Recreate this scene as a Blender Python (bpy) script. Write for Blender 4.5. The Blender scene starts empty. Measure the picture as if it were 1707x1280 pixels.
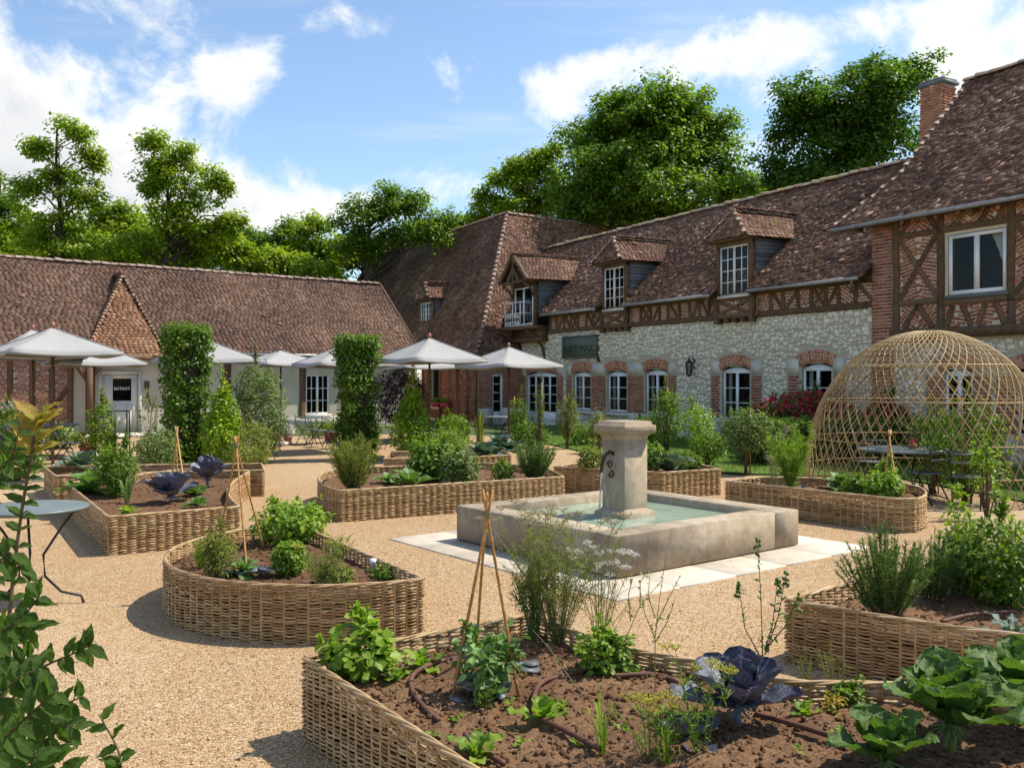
import bpy, math, random
import numpy as np
from mathutils import Vector, Matrix
random.seed(7)
rng = np.random.default_rng(11)
PI = math.pi
SC = bpy.context.scene
COL = SC.collection
R = math.radians

# ------------------------------------------------------------------ camera, sky, sun, exposure
FPX, CXP, HYP, EYE = 1524.0, 853.5, 630.0, 1.86       # focal length in photo pixels, principal column, horizon row, eye height (m)
cd = bpy.data.cameras.new('camera'); cam = bpy.data.objects.new('camera', cd); COL.objects.link(cam)
cam.location = (0, 0, EYE); cam.rotation_euler = (PI / 2, 0, 0)
cd.sensor_width = 36.0; cd.lens = 36.0 * FPX / 1707.0; cd.shift_y = -10.0 / 1707.0
cd.clip_start = 0.05; cd.clip_end = 2000
SC.camera = cam
SUN_AZ_VEC = Vector((0.96, 0.26, 0)).normalized(); SUN_EL = R(56.5)
sd = bpy.data.lights.new('sun', 'SUN'); sun = bpy.data.objects.new('sun', sd); COL.objects.link(sun)
sd.energy = 4.9; sd.angle = R(0.55); sd.color = (1.0, 0.925, 0.80)
sun_dir = Vector((SUN_AZ_VEC.x * math.cos(SUN_EL), SUN_AZ_VEC.y * math.cos(SUN_EL), math.sin(SUN_EL)))
sun.rotation_euler = sun_dir.to_track_quat('Z', 'Y').to_euler()
sun.location = sun_dir * 60
W = bpy.data.worlds.new('World'); SC.world = W; W.use_nodes = True
SC.view_settings.view_transform = 'Standard'; SC.view_settings.look = 'None'
SC.view_settings.exposure = 0.42; SC.view_settings.gamma = 1.0; SC.view_settings.use_curve_mapping = False
SC.cycles.use_denoising = True
SC.cycles.max_bounces = 7; SC.cycles.diffuse_bounces = 3; SC.cycles.glossy_bounces = 3
SC.cycles.transmission_bounces = 5; SC.cycles.transparent_max_bounces = 6
SC.cycles.caustics_reflective = False; SC.cycles.caustics_refractive = False

def build_world():
    nt = W.node_tree; N = nt.nodes; L = nt.links
    N.clear()
    out = N.new('ShaderNodeOutputWorld'); bg = N.new('ShaderNodeBackground'); bg.inputs['Strength'].default_value = 0.148
    L.new(bg.outputs[0], out.inputs[0])
    sky = N.new('ShaderNodeTexSky'); sky.sky_type = 'NISHITA'; sky.sun_disc = False
    sky.sun_elevation = SUN_EL; sky.sun_rotation = math.atan2(SUN_AZ_VEC.x, SUN_AZ_VEC.y)
    sky.air_density = 1.0; sky.dust_density = 0.5; sky.ozone_density = 1.2; sky.altitude = 100
    tc = N.new('ShaderNodeTexCoord')
    def vm(op, a, b=None):
        n = N.new('ShaderNodeVectorMath'); n.operation = op
        for i, x in enumerate((a, b)):
            if x is None: continue
            if isinstance(x, (tuple, list, Vector)): n.inputs[i].default_value = x
            else: L.new(x, n.inputs[i])
        return n.outputs['Value'] if op in ('DOT_PRODUCT', 'LENGTH', 'DISTANCE') else n.outputs[0]
    def m(op, a, b=None, clamp=False):
        n = N.new('ShaderNodeMath'); n.operation = op; n.use_clamp = clamp
        for i, x in enumerate((a, b)):
            if x is None: continue
            if isinstance(x, (int, float)): n.inputs[i].default_value = x
            else: L.new(x, n.inputs[i])
        return n.outputs[0]
    d = vm('NORMALIZE', tc.outputs['Generated'])
    sep = N.new('ShaderNodeSeparateXYZ'); L.new(d, sep.inputs[0])
    zz = m('ADD', m('MAXIMUM', sep.outputs['Z'], 0.0), 0.16)
    cmb = N.new('ShaderNodeCombineXYZ')
    L.new(m('DIVIDE', sep.outputs['X'], zz), cmb.inputs[0]); L.new(m('DIVIDE', sep.outputs['Y'], zz), cmb.inputs[1])
    def noise(vec, scale, det, rough, off=(0, 0, 0), dist=0.0):
        n = N.new('ShaderNodeTexNoise'); n.inputs['Scale'].default_value = scale; n.inputs['Detail'].default_value = det
        n.inputs['Roughness'].default_value = rough; n.inputs['Distortion'].default_value = dist
        L.new(vm('ADD', vec, off), n.inputs['Vector']); return n.outputs['Fac']
    P = cmb.outputs[0]
    n1 = noise(P, 0.85, 9, 0.58, (3.1, 1.7, 0.4), 0.15)
    n2 = noise(d, 7.5, 11, 0.66, (0.3, 2.2, 1.1), 0.25)
    dens = m('ADD', m('MULTIPLY', n1, 0.66), m('MULTIPLY', n2, 0.95))
    # cloud banks: heaped clouds at their places in the sky (azimuth from +Y, elevation, size)
    def bank(u, v, ru, rv, amp):
        c = Vector(((u - CXP) / FPX, 1, (HYP - v) / FPX)).normalized()
        dv = vm('SUBTRACT', d, c); sc_ = vm('MULTIPLY', dv, (FPX / ru, FPX / ru, FPX / rv))
        l = vm('LENGTH', sc_)
        n = N.new('ShaderNodeMapRange'); n.interpolation_type = 'SMOOTHSTEP'; n.inputs[1].default_value = 1.15; n.inputs[2].default_value = 0.0
        n.inputs[3].default_value = 0; n.inputs[4].default_value = amp; L.new(l, n.inputs[0]); return n.outputs[0]
    tot = dens
    for b in ((50, 255, 300, 150, .30), (320, 330, 290, 90, .30), (560, 355, 190, 50, .22), (415, 120, 85, 75, .17), (700, 320, 110, 50, .11), (570, 30, 130, 45, .13),
              (930, 150, 140, 80, .20), (1090, 110, 170, 55, .16), (1330, 50, 240, 60, .22), (1630, 70, 230, 110, .25), (-500, 250, 420, 160, .25), (2350, 200, 420, 190, .25)):
        tot = m('ADD', tot, bank(*b))
    mr = N.new('ShaderNodeMapRange'); mr.interpolation_type = 'SMOOTHSTEP'
    mr.inputs[1].default_value = 0.84; mr.inputs[2].default_value = 1.06; L.new(tot, mr.inputs[0])
    # thin high haze streaks
    n3 = noise(vm('MULTIPLY', P, (0.5, 1.6, 1)), 1.6, 6, 0.6, (7.1, 0.2, 0))
    hz = N.new('ShaderNodeMapRange'); hz.interpolation_type = 'SMOOTHSTEP'; hz.inputs[1].default_value = 0.5; hz.inputs[2].default_value = 0.8
    hz.inputs[4].default_value = 0.5; L.new(n3, hz.inputs[0])
    fac = m('MAXIMUM', mr.outputs[0], hz.outputs[0])
    # cloud shade: thick bellies greyer
    sh = N.new('ShaderNodeMapRange'); sh.inputs[1].default_value = 0.98; sh.inputs[2].default_value = 1.28; L.new(tot, sh.inputs[0])
    n4 = noise(d, 9.0, 5, 0.55, (1.3, 5.2, 0.7))
    shade = m('MULTIPLY', sh.outputs[0], m('MULTIPLY', n4, 1.9), True)
    cr = N.new('ShaderNodeMixRGB'); cr.inputs[1].default_value = (5.8, 5.75, 5.6, 1); cr.inputs[2].default_value = (3.7, 3.85, 4.1, 1); L.new(shade, cr.inputs[0])
    tint = N.new('ShaderNodeMixRGB'); tint.blend_type = 'MULTIPLY'; tint.inputs[0].default_value = 1.0; tint.inputs[2].default_value = (1.0, 1.04, 1.05, 1)
    L.new(sky.outputs[0], tint.inputs[1])
    mx = N.new('ShaderNodeMixRGB'); L.new(fac, mx.inputs[0]); L.new(tint.outputs[0], mx.inputs[1]); L.new(cr.outputs[0], mx.inputs[2])
    L.new(mx.outputs[0], bg.inputs['Color'])
build_world()

# ------------------------------------------------------------------ measuring helpers (pinhole model of the photograph)
def G(u, v, z=0.0):
    """ground (or level z) point seen at photo pixel u, v"""
    Y = FPX * (EYE - z) / (v - HYP); return Vector(((u - CXP) / FPX * Y, Y, z))
def at(u, v, Y):
    return Vector(((u - CXP) / FPX * Y, Y, EYE + (HYP - v) / FPX * Y))
class Frame:
    def __init__(s, o, deg):
        s.o = Vector((o[0], o[1], 0)); s.a = R(deg); s.x = Vector((math.cos(s.a), math.sin(s.a), 0)); s.y = Vector((-s.x.y, s.x.x, 0))
    def p(s, u, v, c=0.0):
        r = Vector(((u - CXP) / FPX, 1, 0)); t = (s.o.dot(s.y) + c) / r.dot(s.y); P = r * t - s.o
        return P.dot(s.x), EYE + (HYP - v) / FPX * t
    def w(s, x, y, z=0.0):
        q = s.o + s.x * x + s.y * y; return Vector((q.x, q.y, z))
    def loc(s, P):
        q = Vector((P[0], P[1], 0)) - s.o; return q.dot(s.x), q.dot(s.y)

# ------------------------------------------------------------------ object helpers
def prop(o, label=None, cat=None, group=None, kind=None):
    if label: o['label'] = label
    if cat: o['category'] = cat
    if group: o['group'] = group
    if kind: o['kind'] = kind
    return o
def thing(name, label, cat, loc=(0, 0, 0), rz=0.0, group=None):
    o = bpy.data.objects.new(name, None); COL.objects.link(o); o.empty_display_size = 0.2
    o.location = loc; o.rotation_euler = (0, 0, rz); return prop(o, label, cat, group)
def link(name, me, parent=None, mat=None, kind=None):
    if mat is not None:
        me.materials.clear(); me.materials.append(mat)
    o = bpy.data.objects.new(name, me); COL.objects.link(o); o.parent = parent
    if kind: o['kind'] = kind
    return o
def inst(name, me, parent, M, kind=None):
    o = bpy.data.objects.new(name, me); COL.objects.link(o); o.parent = parent; o.matrix_local = M
    return o
def copy_tree(o, parent=None):
    c = o.copy(); COL.objects.link(c); c.parent = parent
    for ch in o.children:
        copy_tree(ch, c)
    return c

class MB:
    """collects uniform blocks of faces (triangles or quads) in numpy"""
    def __init__(s): s.V = []; s.F = []; s.n = 0
    def add(s, V, F):
        V = np.asarray(V, float).reshape(-1, 3)
        s.V.append(V)
        for f in F: s.F.append([i + s.n for i in f])
        s.n += len(V)
    def addnp(s, V, Fs):
        """V (n,3), Fs array (m,k)"""
        s.V.append(np.asarray(V, float).reshape(-1, 3)); s.F.append(np.asarray(Fs, np.int64) + s.n); s.n += len(s.V[-1])
    def box(s, c, size, ex=(1, 0, 0), ey=(0, 1, 0), ez=(0, 0, 1), taper=1.0):
        c = np.array(c, float); ex = np.array(ex, float) * size[0] / 2; ey = np.array(ey, float) * size[1] / 2; ez = np.array(ez, float) * size[2] / 2
        V = []
        for k in (-1, 1):
            t = 1 if k < 0 else taper
            for i, j in ((-1, -1), (1, -1), (1, 1), (-1, 1)): V.append(c + ex * i * t + ey * j * t + ez * k)
        s.add(V, [(3, 2, 1, 0), (4, 5, 6, 7), (0, 1, 5, 4), (1, 2, 6, 5), (2, 3, 7, 6), (3, 0, 4, 7)])
    def bb(s, x0, x1, y0, y1, z0, z1): s.box(((x0 + x1) / 2, (y0 + y1) / 2, (z0 + z1) / 2), (abs(x1 - x0), abs(y1 - y0), abs(z1 - z0)))
    def quad(s, a, b, c, d): s.add([a, b, c, d], [(0, 1, 2, 3)])
    def bar(s, a, b, w, h, up=(0, 0, 1)):
        a = Vector(a); b = Vector(b); d = (b - a); L = d.length; d.normalize(); up = Vector(up)
        sx = d.cross(up)
        if sx.length < 1e-4: sx = d.cross(Vector((0, 1, 0)))
        sx.normalize(); u2 = sx.cross(d)
        s.box((a + b) / 2, (L, w, h), d, sx, u2)
    def tube(s, pts, rad, sides=6, cap=True):
        pts = np.asarray([tuple(p) for p in pts], float); n = len(pts)
        rad = np.full(n, rad) if np.isscalar(rad) else np.asarray(rad, float)
        T = np.gradient(pts, axis=0); T /= (np.linalg.norm(T, axis=1, keepdims=True) + 1e-12)
        ref = np.array([0, 0, 1.0]) if abs(T[0][2]) < 0.9 else np.array([1.0, 0, 0])
        A = np.cross(T, ref); A /= (np.linalg.norm(A, axis=1, keepdims=True) + 1e-9); Bv = np.cross(T, A)
        th = np.arange(sides) * 2 * PI / sides
        V = pts[:, None] + rad[:, None, None] * (np.cos(th)[None, :, None] * A[:, None] + np.sin(th)[None, :, None] * Bv[:, None])
        i = np.arange(n - 1)[:, None] * sides; j = np.arange(sides)[None]; j2 = (j + 1) % sides
        F = np.stack([i + j, i + j2, i + sides + j2, i + sides + j], -1).reshape(-1, 4)
        base = s.n; s.addnp(V.reshape(-1, 3), F)
        if cap:
            s.F.append([base + k for k in range(sides)][::-1]); s.F.append([base + (n - 1) * sides + k for k in range(sides)])
    def lathe(s, prof, c=(0, 0, 0), sides=16):
        V = []
        for r, z in prof:
            for k in range(sides):
                t = 2 * PI * k / sides; V.append((c[0] + r * math.cos(t), c[1] + r * math.sin(t), c[2] + z))
        F = []
        for i in range(len(prof) - 1):
            for k in range(sides): F.append((i * sides + k, i * sides + (k + 1) % sides, (i + 1) * sides + (k + 1) % sides, (i + 1) * sides + k))
        s.add(V, F)
    def extrude(s, poly, vec):
        """poly: list of 3D points, extruded along vec (closed solid)"""
        p = [Vector(q) for q in poly]; v = Vector(vec); n = len(p)
        s.add([tuple(q) for q in p] + [tuple(q + v) for q in p], [tuple(range(n))[::-1], tuple(range(n, 2 * n))] + [(i, (i + 1) % n, n + (i + 1) % n, n + i) for i in range(n)])
    def mesh(s, name, smooth=False):
        me = bpy.data.meshes.new(name)
        V = np.concatenate(s.V) if s.V else np.zeros((0, 3))
        starts = []; loops = []; pos = 0; tot = []
        for f in s.F:
            if isinstance(f, np.ndarray):
                m_, k = f.shape; loops.append(f.reshape(-1)); tot.append(np.full(m_, k)); starts.append(pos + np.arange(m_) * k); pos += m_ * k
            else:
                loops.append(np.asarray(f)); tot.append(np.array([len(f)])); starts.append(np.array([pos])); pos += len(f)
        me.vertices.add(len(V)); me.vertices.foreach_set('co', V.astype(np.float32).reshape(-1))
        if loops:
            lo = np.concatenate(loops).astype(np.int32); st = np.concatenate(starts).astype(np.int32); to = np.concatenate(tot).astype(np.int32)
            me.loops.add(len(lo)); me.loops.foreach_set('vertex_index', lo)
            me.polygons.add(len(st)); me.polygons.foreach_set('loop_start', st); me.polygons.foreach_set('loop_total', to)
            if smooth: me.polygons.foreach_set('use_smooth', np.ones(len(st), bool))
        me.update(calc_edges=True); me.validate()
        return me
    def obj(s, name, mat, parent=None, smooth=False, kind=None): return link(name, s.mesh(name, smooth), parent, mat, kind)

def batch(mb, TV, TF, P, X, Y, Z):
    """copies of a template (TV verts, TF faces (m,k)) at points P with scaled axes X, Y, Z (n,3 each)"""
    TV = np.asarray(TV, float); TF = np.asarray(TF); n = len(P); k = len(TV)
    V = P[:, None] + TV[None, :, 0:1] * X[:, None] + TV[None, :, 1:2] * Y[:, None] + TV[None, :, 2:3] * Z[:, None]
    F = (TF[None] + (np.arange(n) * k)[:, None, None]).reshape(-1, TF.shape[1])
    mb.addnp(V.reshape(-1, 3), F)
BOXV = np.array([(i, j, k) for k in (-.5, .5) for i, j in ((-.5, -.5), (.5, -.5), (.5, .5), (-.5, .5))])
BOXF = np.array([(3, 2, 1, 0), (4, 5, 6, 7), (0, 1, 5, 4), (1, 2, 6, 5), (2, 3, 7, 6), (3, 0, 4, 7)])
def unit(a): return a / (np.linalg.norm(a, axis=-1, keepdims=True) + 1e-9)
def rdir(n):
    return unit(rng.normal(size=(n, 3)))
def in_poly(P, poly):
    x, y = P[:, 0], P[:, 1]; c = np.zeros(len(P), bool); n = len(poly)
    for i in range(n):
        x1, y1 = poly[i][:2]; x2, y2 = poly[(i + 1) % n][:2]
        t = ((y1 > y) != (y2 > y)) & (x < (x2 - x1) * (y - y1) / (y2 - y1 + 1e-12) + x1); c ^= t
    return c
_T = rng.random((64, 64))
def vnoise(x, y):
    x = np.asarray(x, float); y = np.asarray(y, float); xi = np.floor(x).astype(int); yi = np.floor(y).astype(int); fx = x - xi; fy = y - yi
    fx = fx * fx * (3 - 2 * fx); fy = fy * fy * (3 - 2 * fy); a = _T[xi % 64, yi % 64]; b = _T[(xi + 1) % 64, yi % 64]; c = _T[xi % 64, (yi + 1) % 64]; d = _T[(xi + 1) % 64, (yi + 1) % 64]
    return (a * (1 - fx) + b * fx) * (1 - fy) + (c * (1 - fx) + d * fx) * fy
def fbm(x, y, o=4):
    s = 0; a = 1; t = 0
    for i in range(o): s = s + a * vnoise(x * 2 ** i + 17 * i, y * 2 ** i + 5 * i); t += a; a *= .5
    return s / t
# ------------------------------------------------------------------ materials (all procedural)
def newmat(name):
    m = bpy.data.materials.new(name); m.use_nodes = True; nt = m.node_tree; nt.nodes.clear()
    o = nt.nodes.new('ShaderNodeOutputMaterial'); b = nt.nodes.new('ShaderNodeBsdfPrincipled'); nt.links.new(b.outputs[0], o.inputs[0])
    return m, nt, b, o
def ramp(nt, fac, stops):
    r = nt.nodes.new('ShaderNodeValToRGB'); e = r.color_ramp.elements
    while len(e) < len(stops): e.new(0.5)
    for i, (p, c) in enumerate(stops): e[i].position = p; e[i].color = (*c, 1)
    nt.links.new(fac, r.inputs[0]); return r.outputs[0]
def tex(nt, kind, scale, detail=4, rough=.55, coord='Object', stretch=None, **kw):
    tc = nt.nodes.new('ShaderNodeTexCoord'); v = tc.outputs[coord]
    if stretch:
        mp = nt.nodes.new('ShaderNodeMapping'); mp.inputs['Scale'].default_value = stretch; nt.links.new(v, mp.inputs[0]); v = mp.outputs[0]
    t = nt.nodes.new('ShaderNodeTex' + kind); t.inputs['Scale'].default_value = scale
    if kind == 'Noise': t.inputs['Detail'].default_value = detail; t.inputs['Roughness'].default_value = rough
    nt.links.new(v, t.inputs['Vector']); return t
def mix(nt, fac, a, b, mode='MIX'):
    n = nt.nodes.new('ShaderNodeMixRGB'); n.blend_type = mode
    for i, x in ((0, fac), (1, a), (2, b)):
        if isinstance(x, (int, float)): n.inputs[i].default_value = x
        elif isinstance(x, (tuple, list)): n.inputs[i].default_value = (*x, 1)
        else: nt.links.new(x, n.inputs[i])
    return n.outputs[0]
def rng_map(nt, x, a, b, c, d):
    n = nt.nodes.new('ShaderNodeMapRange'); nt.links.new(x, n.inputs[0])
    for i, v in enumerate((a, b, c, d)): n.inputs[i + 1].default_value = v
    return n.outputs[0]
def island(nt): return nt.nodes.new('ShaderNodeNewGeometry').outputs['Random Per Island']
def objrand(nt): return nt.nodes.new('ShaderNodeObjectInfo').outputs['Random']
def bump(nt, b, h, strength=.3, dist=.01):
    n = nt.nodes.new('ShaderNodeBump'); n.inputs['Strength'].default_value = strength; n.inputs['Distance'].default_value = dist
    nt.links.new(h, n.inputs['Height']); nt.links.new(n.outputs[0], b.inputs['Normal'])
def addrand(nt):
    a = nt.nodes.new('ShaderNodeMath'); a.operation = 'ADD'; nt.links.new(island(nt), a.inputs[0]); nt.links.new(objrand(nt), a.inputs[1])
    f = nt.nodes.new('ShaderNodeMath'); f.operation = 'FRACT'; nt.links.new(a.outputs[0], f.inputs[0]); return f.outputs[0]
def simple(name, stops, nscale=6, rough=.8, bstr=0.2, bdist=.01, rand=0.5, stretch=None, spec=.3, metal=0, detail=6, nr=.6):
    """colour ramp driven by noise plus a per-piece random share"""
    m, nt, b, o = newmat(name)
    t = tex(nt, 'Noise', nscale, detail, nr, stretch=stretch)
    if rand:
        r = addrand(nt); x = nt.nodes.new('ShaderNodeMixRGB'); x.inputs[0].default_value = rand; nt.links.new(rng_map(nt, t.outputs['Fac'], .25, .75, 0, 1), x.inputs[1]); nt.links.new(r, x.inputs[2]); f = x.outputs[0]
    else: f = rng_map(nt, t.outputs['Fac'], .28, .72, 0, 1)
    nt.links.new(ramp(nt, f, stops), b.inputs['Base Color'])
    b.inputs['Roughness'].default_value = rough; b.inputs['Specular IOR Level'].default_value = spec; b.inputs['Metallic'].default_value = metal
    if bstr: bump(nt, b, t.outputs['Fac'], bstr, bdist)
    return m
def leafmat(name, cols, trans=0.35, rough=.45, tcol=None, spec=.35, vein=False):
    m, nt, b, o = newmat(name)
    n = len(cols); r = addrand(nt)
    t = tex(nt, 'Noise', 1.3, 3)
    x = nt.nodes.new('ShaderNodeMixRGB'); x.inputs[0].default_value = .6; nt.links.new(rng_map(nt, t.outputs['Fac'], .3, .7, 0, 1), x.inputs[1]); nt.links.new(r, x.inputs[2])
    c = ramp(nt, x.outputs[0], [(i / (n - 1), q) for i, q in enumerate(cols)])
    if vein:                                               # midrib and side veins laid out along the leaf's own length
        tc = nt.nodes.new('ShaderNodeTexCoord'); sp = nt.nodes.new('ShaderNodeSeparateXYZ'); nt.links.new(tc.outputs['Object'], sp.inputs[0])
        def mm(op, a_, b_=0.0):
            q = nt.nodes.new('ShaderNodeMath'); q.operation = op
            for i_, v_ in enumerate((a_, b_)):
                if isinstance(v_, (int, float)): q.inputs[i_].default_value = v_
                else: nt.links.new(v_, q.inputs[i_])
            return q.outputs[0]
        ax_ = mm('ABSOLUTE', sp.outputs['X']); fr = mm('FRACT', mm('SUBTRACT', mm('ADD', mm('MULTIPLY', sp.outputs['Y'], 7.5), mm('MULTIPLY', tex(nt, 'Noise', 5, 3).outputs['Fac'], 2.2)), mm('MULTIPLY', ax_, 5.5)))
        side = mm('ABSOLUTE', mm('SUBTRACT', fr, .5)); line = rng_map(nt, side, .0, .11, 1.0, 0.0); rib_ = rng_map(nt, ax_, .008, .035, 1.0, 0.0); vv = mm('MAXIMUM', mm('MULTIPLY', line, .4), rib_)
        t2 = tex(nt, 'Noise', 22, 6, .65); c = mix(nt, rng_map(nt, t2.outputs['Fac'], .35, .7, 0, .5), c, cols[-1]); c = mix(nt, mm('MULTIPLY', vv, vein), c, tuple(min(1, q * 1.9 + .03) for q in cols[-1]))
        hh_ = mm('ADD', mm('MULTIPLY', line, -.25), t2.outputs['Fac']); bump(nt, b, hh_, .4, .012)
    nt.links.new(c, b.inputs['Base Color']); b.inputs['Roughness'].default_value = rough; b.inputs['Specular IOR Level'].default_value = spec
    tr = nt.nodes.new('ShaderNodeBsdfTranslucent'); tm = mix(nt, 1.0, c, tcol or (1.5, 1.7, .6), 'MULTIPLY'); nt.links.new(tm, tr.inputs[0])
    ms = nt.nodes.new('ShaderNodeMixShader'); ms.inputs[0].default_value = trans
    nt.links.new(b.outputs[0], ms.inputs[1]); nt.links.new(tr.outputs[0], ms.inputs[2]); nt.links.new(ms.outputs[0], o.inputs[0])
    return m
M = {}
def tile_mat(name, stops, moss):
    m, nt, b, o = newmat(name)
    r = addrand(nt); big = tex(nt, 'Noise', .45, 4); x = nt.nodes.new('ShaderNodeMixRGB'); x.inputs[0].default_value = .55
    nt.links.new(rng_map(nt, big.outputs['Fac'], .3, .7, 0, 1), x.inputs[1]); nt.links.new(r, x.inputs[2])
    c = ramp(nt, x.outputs[0], stops)
    f = tex(nt, 'Noise', 9, 6, .65); c = mix(nt, rng_map(nt, f.outputs['Fac'], .5, .75, 0, .55), c, (.36, .27, .20))
    f2 = tex(nt, 'Noise', 2.2, 6, .7); c = mix(nt, rng_map(nt, f2.outputs['Fac'], .52, .7, 0, .6), c, (.055, .038, .026))
    if moss:
        f3 = tex(nt, 'Noise', 1.1, 7, .7); c = mix(nt, rng_map(nt, f3.outputs['Fac'], .60, .70, 0, moss), c, (.17, .14, .03))
    nt.links.new(c, b.inputs['Base Color']); b.inputs['Roughness'].default_value = .82; b.inputs['Specular IOR Level'].default_value = .25
    g = tex(nt, 'Noise', 30, 4); bump(nt, b, g.outputs['Fac'], .35, .006); return m
M['tile'] = tile_mat('roof_tile', [(0, (.042, .023, .016)), (.35, (.110, .052, .033)), (.65, (.195, .098, .062)), (.85, (.31, .185, .125)), (1, (.48, .35, .26))], .55)
M['tile_left'] = tile_mat('roof_tile_pinkish', [(0, (.040, .022, .016)), (.35, (.090, .048, .033)), (.65, (.145, .080, .053)), (.88, (.22, .13, .088)), (1, (.34, .235, .17))], .0)
M['tile_gable'] = tile_mat('roof_tile_orange', [(0, (.12, .055, .030)), (.4, (.24, .12, .066)), (.75, (.35, .19, .11)), (1, (.48, .32, .21))], .0)
M['ridge'] = simple('ridge_tile', [(0, (.16, .09, .06)), (.4, (.36, .24, .17)), (.7, (.47, .37, .26)), (.86, (.45, .33, .08)), (1, (.40, .28, .05))], 3, .9, .4, .02, .6)
M['ridge_left'] = simple('ridge_tile_grey', [(0, (.16, .10, .08)), (.5, (.30, .21, .17)), (1, (.44, .36, .30))], 4, .9, .4, .02, .5)
M['brick'] = simple('brick', [(0, (.13, .040, .027)), (.35, (.26, .080, .046)), (.7, (.37, .135, .078)), (1, (.47, .24, .16))], 14, .88, .35, .006, .65)
M['brick_arch'] = simple('arch_brick', [(0, (.28, .098, .052)), (.5, (.46, .18, .095)), (1, (.55, .29, .175))], 14, .88, .3, .006, .65)
M['mortar'] = simple('mortar', [(0, (.50, .42, .31)), (1, (.68, .60, .47))], 20, .95, .4, .01, 0)
M['mortar_stone'] = simple('stone_mortar', [(0, (.36, .32, .245)), (1, (.54, .49, .39))], 14, .95, .5, .02, 0)
M['rubble'] = simple('rubble_stone', [(0, (.40, .35, .26)), (.2, (.60, .55, .43)), (.6, (.78, .73, .60)), (1, (.86, .82, .71))], 11, .9, .4, .012, .55)
M['limestone'] = simple('limestone', [(0, (.42, .38, .31)), (.5, (.60, .56, .48)), (1, (.72, .68, .60))], 5, .85, .25, .01, .3)
M['timber'] = simple('dark_timber', [(0, (.055, .033, .018)), (.5, (.13, .078, .042)), (1, (.22, .14, .08))], 7, .8, .45, .01, .4, stretch=(1, 1, 1))
M['timber_left'] = simple('brown_timber', [(0, (.06, .032, .020)), (.5, (.125, .068, .042)), (1, (.20, .118, .075))], 7, .8, .45, .01, .4)
M['white'] = simple('white_paint', [(0, (.76, .76, .76)), (1, (.86, .86, .86))], 5, .45, .05, .002, .2, spec=.5)
M['cream_paint'] = simple('cream_paint', [(0, (.56, .53, .46)), (1, (.70, .67, .60))], 4, .6, .05, .002, .1)
M['plaster'] = simple('cream_plaster', [(0, (.38, .33, .25)), (.5, (.50, .45, .36)), (1, (.59, .54, .45))], 1.4, .92, .2, .01, 0)
M['slate'] = simple('slate_cladding', [(0, (.055, .06, .068)), (.5, (.10, .11, .12)), (1, (.17, .18, .19))], 5, .6, .3, .008, .6)
M['zinc'] = simple('zinc_gutter', [(0, (.25, .24, .22)), (1, (.42, .41, .38))], 6, .45, .1, .003, 0, metal=.5)
M['iron'] = simple('black_iron', [(0, (.012, .012, .013)), (1, (.035, .033, .032))], 20, .5, .1, .002, 0, spec=.4)
M['rust'] = simple('rusty_iron', [(0, (.03, .02, .015)), (1, (.10, .055, .03))], 15, .7, .2, .003, 0)
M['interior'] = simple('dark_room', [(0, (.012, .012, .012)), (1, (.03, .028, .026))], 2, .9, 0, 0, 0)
M['curtain'] = simple('curtain_cloth', [(0, (.5, .48, .44)), (1, (.66, .64, .6))], 8, .9, .1, .004, 0)
M['signgreen'] = simple('green_sign_paint', [(0, (.095, .118, .094)), (1, (.135, .16, .13))], 3, .6, .08, .003, 0)
M['letters'] = simple('dark_lettering', [(0, (.012, .020, .016)), (1, (.022, .032, .026))], 3, .6, 0, 0, 0)
M['white_print'] = simple('white_lettering', [(0, (.8, .82, .84)), (1, (.85, .86, .87))], 3, .6, 0, 0, 0)
M['canvas'] = simple('canvas', [(0, (.29, .285, .28)), (1, (.385, .378, .365))], 1.6, .92, .35, .03, .12)
M['copper'] = simple('copper_finial', [(0, (.25, .10, .07)), (1, (.40, .18, .12))], 9, .5, .1, .002, 0, metal=.4)
M['bamboo'] = simple('bamboo_cane', [(0, (.24, .115, .028)), (.5, (.43, .22, .065)), (1, (.56, .34, .13))], 9, .55, .2, .003, .4, stretch=(1, 1, .25))
M['lattice'] = simple('split_bamboo', [(0, (.20, .125, .05)), (.5, (.37, .26, .12)), (1, (.52, .40, .22))], 5, .6, .2, .003, .6)
M['wicker'] = simple('willow_wicker', [(0, (.18, .096, .036)), (.3, (.32, .195, .084)), (.65, (.47, .31, .15)), (1, (.61, .455, .265))], 16, .62, .3, .003, .7, stretch=(1, 1, .4))
M['wicker_rim'] = simple('willow_rim', [(0, (.26, .16, .07)), (.5, (.45, .315, .17)), (1, (.61, .48, .31))], 12, .65, .3, .004, .6)
def soil_mat():
    m, nt, b, o = newmat('brown_soil')
    t = tex(nt, 'Noise', 45, 9, .72); r = addrand(nt); x = nt.nodes.new('ShaderNodeMixRGB'); x.inputs[0].default_value = .3; nt.links.new(rng_map(nt, t.outputs['Fac'], .25, .75, 0, 1), x.inputs[1]); nt.links.new(r, x.inputs[2])
    c = ramp(nt, x.outputs[0], [(0, (.060, .028, .013)), (.4, (.145, .078, .041)), (.7, (.235, .135, .074)), (1, (.38, .235, .14))])
    t2 = tex(nt, 'Noise', 2.6, 5, .6); c = mix(nt, rng_map(nt, t2.outputs['Fac'], .42, .68, 0, .55), c, (.085, .042, .021))
    t3 = tex(nt, 'Noise', 14, 6, .7); c = mix(nt, rng_map(nt, t3.outputs['Fac'], .58, .74, 0, .5), c, (.36, .23, .14))
    nt.links.new(c, b.inputs['Base Color']); b.inputs['Roughness'].default_value = .96; b.inputs['Specular IOR Level'].default_value = .15; bump(nt, b, t.outputs['Fac'], .9, .02); return m
M['soil'] = soil_mat()
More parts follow.
